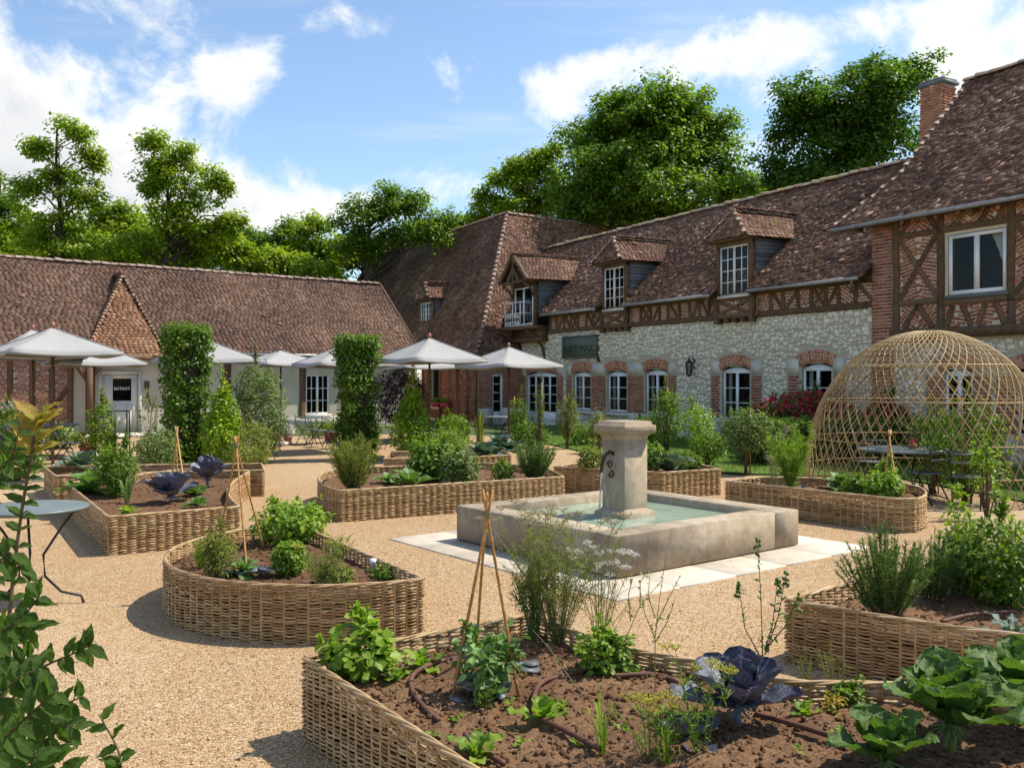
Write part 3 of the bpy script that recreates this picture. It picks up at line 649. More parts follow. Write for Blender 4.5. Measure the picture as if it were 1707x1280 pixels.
def dormer(parent, xc, hw, z0, zw, ze, za, c0, cb, over=.18, front=.35, tiles='tile', panes=(4, 4), zmain=None, win=True, hip=.35, ridge_m='ridge'):
    """dormer: posts, window, slate cheeks, hipped tile roof running back into the main slope"""
    rt = MB(); dk = MB(); rw = hw + over
    cr = c0 + hip - front if hip else c0 - front          # where the ridge starts
    cf = c0 - front; slope_z = lambda c: zmain(c)
    def back(z):                                             # depth at which height z meets the main roof
        lo, hi = cf, 8.0
        for _ in range(40):
            m_ = (lo + hi) / 2
            if zmain(m_) < z: lo = m_
            else: hi = m_
        return lo
    be, ba = back(ze), back(za)
    for s in (-1, 1):
        poly = [(xc + s * rw, cf, ze), (xc + s * rw, be + .15, ze), (xc, ba + .1, za), (xc, cr, za)]
        n = lay_tiles(rt, poly, (0, 1, 0), ex=.12); deck(dk, poly, n)
    if hip:
        poly = [(xc - rw, cf, ze), (xc + rw, cf, ze), (xc, cr, za)]; n = lay_tiles(rt, poly, (1, 0, 0), ex=.12); deck(dk, poly, n)
    dk.bb(xc - rw + .02, xc + rw - .02, cf + .02, c0 + .2, ze - .05, ze - .02)
    ro = dk.obj('dormer_roof', M['timber'], parent); rt.obj('dormer_tiles', M[tiles], ro, kind='stuff')
    ridge_line(ro, (xc, cr - .05, za + .02), (xc, ba, za + .02), M[ridge_m], .3, scale=.85)
    for s in (-1, 1):
        if hip: ridge_line(ro, (xc + s * rw, cf, ze + .03), (xc, cr, za + .02), M[ridge_m], .3, scale=.6)
    for s in (-1, 1):                                        # posts and slate cheeks
        pb = MB(); pb.bb(xc + s * hw - .07, xc + s * hw + .07, c0 - .01, c0 + .13, z0, ze); pb.obj('post', M['timber'], parent)
        ck = MB(); k = 0; z = z0 - .1
        while z < ze - .02:
            bz = back(z + .06) + .05
            if bz > c0 + .1: ck.box((xc + s * (hw + .03 + .006 * (k % 2)), (c0 + .12 + bz) / 2, z + .06), (.03, bz - c0 - .12, .125))
            z += .115; k += 1
        ck.obj('slate_cheek', M['slate'], parent)
    hb = MB(); hb.bb(xc - hw - .07, xc + hw + .07, c0 - .03, c0 + .12, ze - .16, ze - .02); hb.obj('lintel', M['timber'], parent)
    if win:
        window(parent, xc - hw + .08, xc + hw - .08, z0 + .02, ze - .17, c0 + .05, panes[0], panes[1], 2, .045)
        sl = MB(); sl.bb(xc - hw + .02, xc + hw - .02, c0 - .06, c0 + .1, z0 - .05, z0 + .015); sl.obj('sill', M['white'], parent)
        rm = MB(); rm.quad((xc - hw, c0 + .6, z0), (xc + hw, c0 + .6, z0), (xc + hw, c0 + .6, ze), (xc - hw, c0 + .6, ze)); rm.obj('room', M['interior'], parent)
# ------------------------------------------------------------------ the long stone and timber wing on the right
def right_wing():
    t = thing('stone_house', 'long stone and half-timbered house with dormers and brown tiled roof, on the right', 'house', RB.o, RB.a)
    X = lambda u, v=620, c=0: RB.p(u, v, c)[0]
    wp = lambda P: RB.w(P[0], P[1], P[2]) - Vector((0, 0, EYE))
    bk = Bricks(M['brick']); ba = Bricks(M['brick_arch'])
    ZE, ZR, CE, CR = 4.33, 7.87, -.38, 3.5
    zmain = lambda c: ZE + (c - CE) * (ZR - ZE) / (CR - CE)
    xl, xr = -12.0, 5.8
    # openings: (arch from, to, sill, spring, columns, rows)
    wins = [(X(953), X(987), .66, 1.98, 2, 3), (X(1009), X(1047.5), .66, 1.99, 2, 3), (X(1072), X(1115), .66, 2.02, 2, 3), (X(1199), X(1254), .62, 2.07, 2, 3), (X(1331), X(1392), .62, 2.12, 2, 3)]
    door = (X(876), X(930), -.0, 1.98, 4, 4)
    holes = [(a + .1, b - .1, z, y + .12) for a, b, z, y, _, _ in wins + [door]]
    mb = MB(); wall_holes(mb, xl, xr, -.05, 3.66, holes, 0.0); mb.obj('wall', M['mortar_stone'], t)
    zones = []
    for i, (a, b, z, y, nc, nr) in enumerate(wins + [door]):
        isd = i == len(wins); lo, hi = a + .1, b - .1
        ws = MB(); n = 8
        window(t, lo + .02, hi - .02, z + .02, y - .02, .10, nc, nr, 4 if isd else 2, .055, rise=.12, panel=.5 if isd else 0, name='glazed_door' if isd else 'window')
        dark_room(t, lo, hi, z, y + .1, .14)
        if not isd:
            for s, x in ((1, lo + .06), (-1, hi - .06)): cb = MB(); cb.bb(x, x + s * .14, .22, .25, z + .1, y); cb.obj('curtain', M['curtain'], t)
            block(t, lo - .14, hi + .14, z - .13, z, 0, .2, out=.07, name='sill')
        am = MB(); arch(ba, lo - .04, hi + .04, y + .02, .13, -.03, .34, mort=am); am.obj('arch_mortar', M['mortar'], t)
        zones += [(lo - .06, hi + .06, z - .14, y + .50)]
    # brick jambs between and beside the openings, limestone blocks at the springing and the foot
    jm = [(X(930) - .06, X(939)), (X(944), X(953) + .06), (X(987) - .06, X(1009) + .06), (X(1047.5) - .06, X(1072) + .06), (X(1115) - .06, X(1128)), (X(1185), X(1199) + .06), (X(1254) - .06, X(1271)), (X(1313), X(1331) + .06), (X(1392) - .06, X(1411)), (X(868), X(876) + .06)]
    for i, (a, b) in enumerate(jm):
        course(bk, a + .03, b - .03, .68, 1.93, -.02)
        zones.append((a, b, .60, 2.42))
        block(t, a + .02, b - .02, 1.95, 2.36, 0, .14, out=.03, name='impost_block'); block(t, a - .04, b + .04, -.02, .66, 0, .14, out=.035)
        zones.append((a - .06, b + .06, -.05, .68))
    sg = (X(942), X(998), 2.62, 3.40)
    zones.append((sg[0] + .05, sg[1] - .05, sg[2] + .03, sg[3] - .03))
    free = lambda x, z: not any(a < x < b and c < z < d for a, b, c, d in zones)
    rubble(t, xl + .05, xr - .05, 0, 3.6, 0.0, free, 300, wp, M['rubble'])
    # timber band under the eaves
    beam(t, ((-9.55, 3.66), (xr, 3.66)), -.02, .17, wob=.01, name='sill_beam')
    beam(t, ((-9.55, 4.27), (xr, 4.27)), -.02, .12, wob=.0, name='wall_plate')
    bw = MB(); bw.quad((-9.6, .0, 3.6), (xr, .0, 3.6), (xr, .0, 4.35), (-9.6, .0, 4.35)); bw.obj('band_wall', M['mortar'], t)
    x = -9.45; k = 0; seqs = ['|', '/', '\\', 'X', '|', '\\', '/', '|', 'X', '/', '|', '\\']; rr = random.Random(4)
    dspan = [(-5.75, -4.1), (.25, 1.9)]
    while x < 5.3:
        wd = rr.uniform(.42, .62)
        if any(a - .1 < x + wd / 2 < b + .1 for a, b in dspan): x += wd; continue
        s = seqs[k % len(seqs)]; k += 1; a, b = x + .09, x + wd - .05
        beam(t, ((x, 3.74), (x + rr.uniform(-.05, .05), 4.22)), -.02, .105, name='stud')
        if s == '/': beam(t, ((a, 3.74), (b, 4.22)), -.014, .09, name='brace')
        if s == '\\': beam(t, ((a, 4.22), (b, 3.74)), -.014, .09, name='brace')
        if s == 'X': beam(t, ((a, 3.74), (b, 4.22)), -.014, .08, name='brace'); beam(t, ((a, 4.22), (b, 3.74)), -.008, .08, name='brace')
        slanted(bk, [(x, 3.72), (x + wd, 3.72), (x + wd, 4.24), (x, 4.24)], rr.choice((-.6, .6, 0, .5)), -.02, bl=.17)
        x += wd
    # jettied panels under the two hipped dormers
    for xc in (-4.93, 1.08):
        a, b = xc - .80, xc + .80
        pb = MB(); pb.bb(a, b, -.17, .0, 3.62, 4.2); pb.obj('jetty_panel', M['mortar'], t)
        slanted(bk, [(a, 3.62), (xc, 3.62), (xc, 4.2), (a, 4.2)], -.55, -.19, bl=.16); slanted(bk, [(xc, 3.62), (b, 3.62), (b, 4.2), (xc, 4.2)], .55, -.19, bl=.16)
        for p in (((a, 3.66), (b, 3.66)), ((a, 4.16), (b, 4.16))): beam(t, p, -.19, .13, name='jetty_beam')
        for p in (((a + .06, 3.45), (a + .06, 4.2)), ((b - .06, 3.45), (b - .06, 4.2))): beam(t, p, -.20, .14, proud=.06, name='post')
        beam(t, ((a + .15, 3.72), (b - .15, 4.1)), -.185, .10, name='brace'); beam(t, ((a + .15, 4.1), (b - .15, 3.72)), -.18, .10, name='brace')
        for i in range(5):
            cb = MB(); xx = a + .1 + i * (b - a - .2) / 4; cb.bb(xx - .06, xx + .06, -.24, .02, 3.47, 3.58); cb.obj('corbel', M['timber'], t)
    # main roof
    rt = MB(); dk = MB()
    front = [(-20, CE, ZE)]
    for xa, xb, cb in ((-11.85, -9.75, .1), (-4.93 - .74, -4.93 + .74, -.08), (1.08 - .74, 1.08 + .74, -.08)): front += [(xa, CE, ZE), (xa, cb, zmain(cb)), (xb, cb, zmain(cb)), (xb, CE, ZE)]
    front += [(xr, CE, ZE), (xr, CR, ZR), (-20, CR, ZR)]
    n = lay_tiles(rt, front, (1, 0, 0), seed=3, jit=1.9, roll=.075); deck(dk, front, n)
    rear = [(-20, 2 * CR - CE, ZE), (xr, 2 * CR - CE, ZE), (xr, CR, ZR), (-20, CR, ZR)]; dk.add([Vector(p) for p in rear], [(0, 1, 2, 3)])
    dk.quad((xr - .01, 0, 3.5), (xr - .01, 7, 3.5), (xr - .01, 7, 4.4), (xr - .01, 0, 4.4)); dk.quad((xl, CE + .05, ZE - .03), (xr, CE + .05, ZE - .03), (xr, .02, ZE + .0), (xl, .02, ZE + .0))
    ro = dk.obj('roof', M['timber'], t); rt.obj('roof_tiles', M['tile'], ro, kind='stuff')
    ridge_line(ro, (-16.3, CR, ZR + .03), (xr, CR, ZR + .03), M['ridge'], .36, scale=1.3)
    for a, b in ((-9.6, -5.75), (-4.1, .3), (1.86, xr - .1)):
        g = MB(); g.tube([(a, CE - .05, ZE - .03), (b, CE - .05, ZE - .03)], .05, 8); g.obj('gutter', M['zinc'], t)
    for x in (-5.85, .2, 5.55):
        g = MB(); g.tube([(x, CE - .04, ZE - .02), (x - .05, CE - .02, ZE - .08), (x - .32, -.12, ZE - .32)], .035, 6); g.obj('gutter_outlet', M['zinc'], t)
    for xc in (-4.93, 1.08): dormer(t, xc, .67, 4.24, 5.7, 5.86, 6.66, -.2, 2.2, zmain=zmain)
    # balcony dormer: open gable truss, glazed door, wrought balcony
    xc = -10.85; dormer(t, xc, .86, 3.95, 5.6, 5.72, 6.75, -.45, 2.2, over=.30, front=.55, zmain=zmain, win=False, hip=0)
    for s in (-1, 1):
        beam(t, ((xc + s * 1.16, 5.70), (xc, 6.76)), -.98, .13, name='barge_board', proud=.05); beam(t, ((xc + s * .5, 5.66), (xc, 6.25)), -.95, .09, name='truss_strut', proud=.03)
        mb = MB(); mb.tube([(xc + s * .86, -.48, 5.1), (xc + s * .88, -.62, 5.4), (xc + s * .88, -.95, 5.62)], .05, 5); mb.obj('bracket', M['timber'], t)
    beam(t, ((xc - .9, 5.66), (xc + .9, 5.66)), -.95, .11, name='tie_beam', proud=.04); beam(t, ((xc, 5.5), (xc, 6.7)), -.97, .10, name='king_post', proud=.02)
    fl = MB(); fl.add([(xc - .84, -.6, 5.7), (xc + .84, -.6, 5.7), (xc, -.6, 6.7)], [(0, 1, 2)]); fl.obj('gable_infill', M['timber'], t)
    window(t, xc - .74, xc + .74, 3.98, 5.5, -.42, 2, 1, 2, .06, name='balcony_door'); rm = MB(); rm.quad((xc - .8, .2, 3.9), (xc + .8, .2, 3.9), (xc + .8, .2, 5.6), (xc - .8, .2, 5.6)); rm.obj('room', M['interior'], t)
    fb = MB(); fb.bb(xc - 1.15, xc + 1.25, -.95, .02, 3.78, 3.92); fb.bb(xc - 1.1, xc + 1.2, -.5, .0, 3.3, 3.46); fb.obj('balcony_floor', M['timber'], t)
    pn = MB(); pn.bb(xc - 1.0, xc + 1.2, -.42, -.02, 3.46, 3.78); pn.obj('jetty_panel', M['timber'], t)
    for x in (xc - .95, xc + .95):
        mb = MB(); mb.tube([(x, -.02, 2.6), (x, -.15, 3.1), (x, -.5, 3.5), (x, -.9, 3.72)], .06, 6); mb.obj('bracket', M['timber'], t)
    br = MB(); bx0, bx1, bc = xc - .62, xc + .62, -.96
    for z in (4.86, 4.42, 3.94):
        br.bar((bx0, bc, z), (bx1, bc, z), .03, .03)
        for x in (bx0, bx1): br.bar((x, bc, z), (x, -.46, z), .03, .03)
    for x in (bx0, (bx0 + bx1) / 2, bx1): br.bar((x, bc, 3.92), (x, bc, 4.87), .03, .03)
    for s in (-1, 1):
        for x in (bx0 + .18, bx0 + .42):
            xx = xc + s * (x - xc)
            sp = [(xx + s * .10 * math.cos(a) * (1 - a / 14), bc, 4.28 + .10 * math.sin(a) * (1 - a / 14)) for a in np.linspace(0, 8, 18)]
            br.tube(sp, .017, 5); sp = [(xx - s * .09 * math.cos(a) * (1 - a / 14), bc, 4.06 - .09 * math.sin(a) * (1 - a / 14)) for a in np.linspace(0, 8, 18)]; br.tube(sp, .017, 5)
            br.tube([(xx, bc, 3.95), (xx + .08, bc, 4.1), (xx - .08, bc, 4.25), (xx, bc, 4.42)], .018, 5)
    br.obj('balcony_railing', M['white'], t)
    # the taller part at the right end: brick pier, half-timbered storey, big roof
    wx0, wx1 = 5.8, 14.5
    course(bk, 5.80, 6.43, 0, 5.55, -.06, keep=None)
    pm = MB(); pm.bb(5.79, 6.44, -.035, .3, 0, 5.58); pm.obj('pier', M['mortar'], t)
    low = [(X(1572, c=0), X(1622, c=0), .62, 2.05), (X(1692, c=0), X(1692, c=0) + 1.1, .62, 2.05)]
    mb = MB(); wall_holes(mb, 6.43, wx1, -.05, 2.95, low, 0.0); mb.obj('wall', M['mortar_stone'], t)
    zz = []
    for a, b, z, y in low:
        window(t, a + .02, b - .02, z, y - .1, .1, 2, 3, 2, .06, rise=.1); dark_room(t, a, b, z, y, .14); am = MB(); arch(ba, a - .05, b + .05, y - .08, .13, -.03, .32, mort=am); am.obj('arch_mortar', M['mortar'], t)
        for p, q in ((a - .42, a), (b, b + .42)):
            course(bk, p, q, .68, 1.9, -.02); zz.append((p, q, .6, 2.3)); block(t, p, q, -.02, .66, 0, .14, out=.03)
        zz.append((a - .05, b + .05, z - .1, y + .45))
    free = lambda x, z: not any(a < x < b and c < z < d for a, b, c, d in zz)
    rubble(t, 6.46, wx1, 0, 2.72, 0, free, 0, wp, M['rubble'])
    up = MB(); whole = (X(1584, 440), X(1684, 440), 3.66, 5.06)
    wall_holes(up, 6.43, wx1, 2.8, 5.62, [whole], -.08); up.obj('upper_wall', M['mortar'], t)
    beam(t, ((6.43, 2.88), (wx1, 2.88)), -.10, .24, proud=.10, name='jetty_beam', wob=0)
    pu = [6.55, X(1573, 440), X(1691, 440), 11.2, 12.6]
    for x in pu: beam(t, ((x, 3.0), (x, 5.58)), -.10, .17, name='post')
    B = lambda p, w=.11, nm='brace': beam(t, p, -.10, w, name=nm)
    r1 = pu[1]; xm = (6.55 + r1) / 2
    B(((6.6, 3.62), (r1, 3.62)), .14, 'rail'); B(((6.6, 5.2), (wx1, 5.2)), .13, 'rail'); B(((r1, 3.56), (wx1, 3.56)), .13, 'rail')
    B(((6.65, 3.7), (r1 - .1, 5.12))); beam(t, ((6.65, 5.12), (r1 - .1, 3.7)), -.094, .11, name='brace')
    B(((xm, 3.56), (6.75, 3.02))); B(((xm, 3.56), (r1 - .2, 3.02)))
    B(((6.7, 5.26), (6.9, 5.56))); B(((r1 - .1, 5.26), (r1 - .3, 5.56)))
    for i, x in enumerate(np.linspace(r1 + .25, pu[2] - .25, 4)): B(((x + (.1 if i % 2 else -.1), 3.02), (x - (.1 if i % 2 else -.05), 3.48)), .12)
    for x in (8.1, 8.7, 9.1): B(((x, 5.26), (x + .2, 5.56)))
    B(((pu[2] + .1, 3.65), (10.7, 5.1))); B(((pu[2] + .1, 5.1), (10.7, 3.65))); B(((pu[2] + .2, 3.02), (10.3, 3.5)))
    pan = [((6.62, xm), .6), ((xm, r1 - .05), -.6)]
    for (a, b), an in pan:
        slanted(bk, [(a, 3.66), (b, 3.66), (b, 5.16), (a, 5.16)], an * .4, -.115); slanted(bk, [(a, 3.0), (b, 3.0), (b, 3.58), (a, 3.58)], -an, -.115); slanted(bk, [(a, 5.25), (b, 5.25), (b, 5.58), (a, 5.58)], an, -.115)
    xs = np.linspace(r1 + .05, pu[2] - .05, 6)
    for i in range(5):
        slanted(bk, [(xs[i], 3.0), (xs[i + 1], 3.0), (xs[i + 1], 3.52), (xs[i], 3.52)], .2 * (-1) ** i, -.115); slanted(bk, [(xs[i], 5.25), (xs[i + 1], 5.25), (xs[i + 1], 5.58), (xs[i], 5.58)], .6 * (-1) ** i, -.115)
    slanted(bk, [(pu[2] + .05, 3.0), (11.1, 3.0), (11.1, 5.58), (pu[2] + .05, 5.58)], .5, -.115)
    a, b, z, y = whole
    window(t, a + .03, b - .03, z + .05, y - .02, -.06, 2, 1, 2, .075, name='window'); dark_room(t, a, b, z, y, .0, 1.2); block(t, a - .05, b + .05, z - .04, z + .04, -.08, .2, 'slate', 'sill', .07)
    cu = MB(); n = 12
    V = []
    for i in range(n + 1):
        f = i / n; V.append((b - .08 - .02 * (i % 2), .08 + .03 * (i % 2), z + .1 + (y - z - .15) * f)); V.append((b - .12 - .36 * f ** 1.6, .10 - .03 * (i % 2), z + .1 + (y - z - .15) * f))
    cu.add(V, [(2 * i, 2 * i + 1, 2 * i + 3, 2 * i + 2) for i in range(n)]); cu.obj('curtain', M['curtain'], t)
    rt = MB(); dk = MB(); we, wz, wr, wrz = -.45, 5.6, 3.5, 9.6
    fz = lambda c: wz + (c - we) * (wrz - wz) / (wr - we)
    front = [(5.0, we, wz), (wx1, we, wz), (wx1, wr, wrz), (5.95, wr, wrz), (5.95, .8, fz(.8)), (5.55, .2, fz(.2))]
    n = lay_tiles(rt, front, (1, 0, 0), seed=9, jit=1.9, roll=.075); deck(dk, front, n); deck(dk, front, n, .14)
    dk.add([(5.95, wr, wrz), (wx1, wr, wrz), (wx1, 7.5, 5.6), (5.95, 7.5, 5.6)], [(0, 1, 2, 3)])
    dk.add([(5.95, .8, fz(.8) - .02), (5.95, wr, wrz - .02), (5.95, 7.4, 5.65), (5.95, .8, 4.6)], [(0, 1, 2, 3)])
    dk.quad((5.82, .0, 4.2), (5.82, 7, 4.2), (5.82, 7, 6.0), (5.82, .0, 6.0)); dk.quad((5.0, we, wz - .02), (5.55, .2, fz(.2) - .02), (5.55, .2, fz(.2) - .14), (5.0, we, wz - .14)); dk.quad((5.55, .2, fz(.2) - .02), (5.95, .8, fz(.8) - .02), (5.95, .8, fz(.8) - .14), (5.55, .2, fz(.2) - .14))
    dk.quad((5.05, we + .03, wz - .03), (wx1, we + .03, wz - .03), (wx1, 0, wz - .02), (5.05, 0, wz - .02))
    ro = dk.obj('roof', M['timber'], t); rt.obj('roof_tiles', M['tile'], ro, kind='stuff')
    ridge_line(ro, (5.9, wr, wrz + .04), (wx1, wr, wrz + .04), M['ridge'], .36, scale=1.3)
    for p, q in (((5.0, we, wz + .03), (5.55, .2, fz(.2) + .03)), ((5.55, .2, fz(.2) + .03), (5.95, .8, fz(.8) + .03)), ((5.95, .8, fz(.8) + .03), (5.93, wr, wrz + .04))): ridge_line(ro, p, q, M['ridge_left'], .26, scale=.72, name='verge_tile')
    vb = MB(); vb.bar((5.93, .8, fz(.8) - .08), (5.93, wr, wrz - .08), .05, .2); vb.obj('verge_board', M['timber'], t)
    g = MB(); g.tube([(4.95, we - .05, wz - .05), (wx1, we - .05, wz - .05)], .055, 8); g.obj('gutter', M['zinc'], t)
    for x in (5.5, 8.6, 10.4): mb = MB(); mb.bb(x - .05, x + .05, we + .05, .0, wz - .14, wz - .05); mb.obj('rafter_end', M['timber'], t)
    # chimney
    ch = MB(); ch.bb(4.14, 4.80, 3.96, 4.52, 6.8, 10.0); co = ch.obj('chimney', M['mortar'], t)
    cbk = Bricks(M['brick_arch'])
    course(cbk, 4.12, 4.82, 7.2, 9.98, 3.93, depth=.06)
    for it in range(int(2.78 / .076)):
        z = 7.24 + it * .076
        for j in range(3): cbk.one((4.805, 4.055 + j * .185 + (.04 if it % 2 else 0), z), (0, 1, 0), (-1, 0, 0), (0, 0, 1), (.165, .05, .06))
    cbk.finish(co, 0, world=wp)
    cp = MB(); cp.bb(4.06, 4.88, 3.88, 4.60, 10.0, 10.09); cp.bb(4.10, 4.84, 3.92, 4.56, 10.09, 10.16); cp.obj('chimney_cap', M['slate'], co)
    bk.finish(t, 300, world=wp); ba.finish(t, 0, rest='brick_arches', world=wp)
    return t, sg
stone_house, SIGN = right_wing()
# sign board on the rubble wall
def text_mesh(s, size, mat, parent, loc, rot, ext=.004, name='lettering', align='CENTER'):
    cu = bpy.data.curves.new(name, 'FONT'); cu.body = s; cu.size = size; cu.extrude = ext; cu.align_x = align; cu.align_y = 'CENTER'; cu.resolution_u = 2
    tmp = bpy.data.objects.new(name, cu); COL.objects.link(tmp); dg = bpy.context.evaluated_depsgraph_get(); me = bpy.data.meshes.new_from_object(tmp.evaluated_get(dg))
    bpy.data.objects.remove(tmp); me.materials.clear(); me.materials.append(mat)
    o = link(name, me, parent); o.location = loc; o.rotation_euler = rot; return o
sx0, sx1, sz0, sz1 = SIGN
sb = thing('sign_board', 'green painted board with dark lettering on the stone wall above small windows', 'sign', RB.w((sx0 + sx1) / 2, -.09, (sz0 + sz1) / 2), RB.a)
hw, hh = (sx1 - sx0) / 2, (sz1 - sz0) / 2
mb = MB(); mb.bb(-hw, hw, -.02, .03, -hh, hh); mb.obj('board', M['signgreen'], sb)
mb = MB()
for z in (-hh, hh): mb.bb(-hw - .03, hw + .03, -.04, .03, z - .03, z + .03)
for x in (-hw, hw): mb.bb(x - .03, x + .03, -.04, .03, -hh + .03, hh - .03)
mb.obj('frame', M['signgreen'], sb)
tx = text_mesh('EARTHMAX', .38, M['letters'], sb, (-.06, -.024, -.07), (PI / 2, 0, 0))
# lantern and round vent on the wall
x, z = RB.p(1158, 615); la = thing('wall_lantern', 'black iron lantern on the stone wall between brick window frames', 'lantern', RB.w(x, -.22, z), RB.a)
mb = MB(); mb.lathe([(.0, .34), (.03, .33), (.03, .28), (.11, .20), (.13, .19), (.11, .17)], sides=6)
for k in range(6):
    a = PI / 3 * k; mb.bar((.11 * math.cos(a), .11 * math.sin(a), .18), (.075 * math.cos(a), .075 * math.sin(a), -.16), .014, .014)
mb.lathe([(.08, -.16), (.085, -.19), (.03, -.22), (.0, -.26)], sides=6); mb.obj('cage', M['iron'], la)
mb = MB(); mb.lathe([(.098, .16), (.07, -.15)], sides=6); mb.obj('lantern_glass', M['glass'], la)
mb = MB(); mb.tube([(0, 0, .34), (0, .02, .42), (0, .12, .40), (0, .20, .25), (0, .21, .1)], .014, 6); mb.bb(-.04, .04, .19, .21, .02, .32); mb.obj('bracket', M['iron'], la)
x, z = RB.p(999, 599); v = thing('wall_vent', 'small round dark iron vent between the sign and a brick arch', 'vent', RB.w(x, -.03, z), RB.a)
mb = MB(); n = 14
for k in range(n):
    a0, a1 = 2 * PI * k / n, 2 * PI * (k + 1) / n
    mb.add([(r * math.cos(a), y, r * math.sin(a)) for a in (a0, a1) for r, y in ((.05, -.03), (.09, -.03), (.09, .04), (.05, .04))], [(0, 1, 5, 4), (1, 2, 6, 5), (3, 0, 4, 7)])
mb.obj('ring', M['iron'], v)
# ------------------------------------------------------------------ the tall block in the corner
def corner_block():
    t = thing('corner_house', 'tall corner house with steep hipped tile roof and small dormer, between the two ranges', 'house', (0, 0, 0))
    ax = Vector((-.24, 42.9, 0)); ZA, ZE = 9.52, 2.74
    a, b = MBf.x, MBf.y; d, nA = -MA.x, MA.y
    oc = MC - b * .35 - nA * .35                        # eaves corner
    P = lambda v, z: (v.x, v.y, z)
    rt = MB(); dk = MB()
    oc2 = oc + (ax - oc) * .16; z2 = ZE + (ZA - ZE) * .125   # slight kick at the eaves
    for e, L in ((a, 16.0), (d, 19.0)):
        lo = [P(oc, ZE), P(oc + e * (L + 3), ZE), P(oc2 + e * (L + 3), z2), P(oc2, z2)]
        hi = [P(oc2, z2), P(oc2 + e * (L + 3), z2), P(ax + e * L, ZA), P(ax, ZA)]
        for q in (lo, hi):
            n = lay_tiles(rt, q, e, seed=5, jit=2.0, roll=.06); deck(dk, q, n, .03)
    for q in ([P(ax, ZA), P(ax + a * 16, ZA), P(ax + a * 16 + b * 4.2, ZE), P(ax + b * 4.2 + d * 3, ZE)], [P(ax, ZA), P(ax + d * 19, ZA), P(ax + d * 19 + nA * 4.2, ZE), P(ax + nA * 4.2, ZE)]): dk.add(q, [(0, 1, 2, 3)])
    ro = dk.obj('roof', M['timber'], t); rt.obj('roof_tiles', M['tile'], ro, kind='stuff')
    up = Vector((0, 0, .03))
    ridge_line(ro, Vector(P(ax, ZA)) + up, Vector(P(ax + a * 15, ZA)) + up, M['ridge_left']); ridge_line(ro, Vector(P(ax, ZA)) + up, Vector(P(ax + d * 15.5, ZA)) + up, M['ridge_left'])
    ridge_line(ro, Vector(P(oc, ZE)) + up, Vector(P(oc2, z2)) + up, M['ridge_left'], .3, scale=.75, name='hip_tile'); ridge_line(ro, Vector(P(oc2, z2)) + up, Vector(P(ax, ZA)) + up, M['ridge_left'], .3, scale=.75, name='hip_tile')
    # garden-facing wall with a tall narrow window
    g = bpy.data.objects.new('garden_wall', None)
    def framed(fr, build):
        e = MB(); build(e); V = np.concatenate(e.V); W_ = np.array(fr.o)[None] + V[:, :1] * np.array(fr.x)[None] + V[:, 1:2] * np.array(fr.y)[None] + V[:, 2:] * np.array((0, 0, 1.0)); e.V = [W_]; return e
    wl = MBf.p(821, 650)[0]; wr = MBf.p(838, 650)[0]
    e = framed(MBf, lambda m: wall_holes(m, .0, 9, -.05, 2.9, [(wl, wr, .05, 2.0)], 0)); e.obj('wall', M['mortar'], t)
    bk = Bricks(M['brick'])
    def tob(bk2, fr):
        for p, x, y, z, s in bk2.items:
            f = lambda v: v[0] * np.array(fr.x) + v[1] * np.array(fr.y) + v[2] * np.array((0, 0, 1.)); bk.one(np.array(fr.o) + f(p), f(x), f(y), f(z), s)
    b2 = Bricks(None); course(b2, .02, wl, .65, 2.5, -.03); course(b2, wr, 2.6, .65, 2.5, -.03); course(b2, wl, wr, 2.02, 2.5, -.03); tob(b2, MBf)
    e = framed(MBf, lambda m: (m.bb(.0, wl - .01, -.03, .1, 0, .63), m.bb(wr + .01, 2.6, -.03, .1, 0, .63))); e.obj('stone_base', M['limestone'], t)
    def win(m):
        m.bb(wl, wl + .07, .03, .1, .05, 2.0); m.bb(wr - .07, wr, .03, .1, .05, 2.0); m.bb(wl + .07, wr - .07, .03, .1, .05, .5); m.bb(wl + .07, wr - .07, .03, .1, 1.92, 2.0)
        for z in (.9, 1.25, 1.6): m.bb(wl + .07, wr - .07, .04, .08, z, z + .03)
    wo = framed(MBf, win).obj('window', M['white'], t); framed(MBf, lambda m: m.quad((wl, .08, .5), (wr, .08, .5), (wr, .08, 1.95), (wl, .08, 1.95))).obj('pane', M['glass'], wo)
    framed(MBf, lambda m: m.bb(wl - .3, wr + .3, .28, .5, -.1, 2.3)).obj('room', M['interior'], t)
    # court-facing wall: posts, slanted brick panels, dark openings
    L = -11.5; ops = [(-7.0, -5.6, .5, 2.3), (-4.9, -3.7, .75, 2.35)]
    e = framed(MA, lambda m: wall_holes(m, L, -.01, -.05, 2.9, ops, 0)); e.obj('wall', M['mortar'], t)
    for (x0, x1, z0, z1) in ops: framed(MA, lambda m: m.quad((x0, .8, z0), (x1, .8, z0), (x1, .8, z1), (x0, .8, z1))).obj('room', M['interior'], t)
    b2 = Bricks(None); posts = [L, -9.6, -8.3, -7.08, -5.52, -4.98, -3.62, -2.7, -1.8, -.9, -.1]
    for i in range(len(posts) - 1):
        x0, x1 = posts[i], posts[i + 1]; z1 = .5 if any(abs(x0 + .08 - o[0]) < .12 for o in ops) else 2.35
        slanted(b2, [(x0, .1), (x1, .1), (x1, z1), (x0, z1)], .6 if i % 2 else -.6, -.03)
    tob(b2, MA)
    for x in posts: framed(MA, lambda m: m.bb(x - .09, x + .09, -.06, .1, 0, 2.5)).obj('post', M['timber_left'], t)
    framed(MA, lambda m: m.bb(L, 0, -.065, .1, 2.37, 2.6)).obj('wall_plate', M['timber_left'], t)
    bk.finish(t, 0, world=lambda P_: Vector(P_))
    # small dormer in the court-facing slope
    dx, dz = MA.p(709, 545, .9)
    de = bpy.data.objects.new('dormer', None)
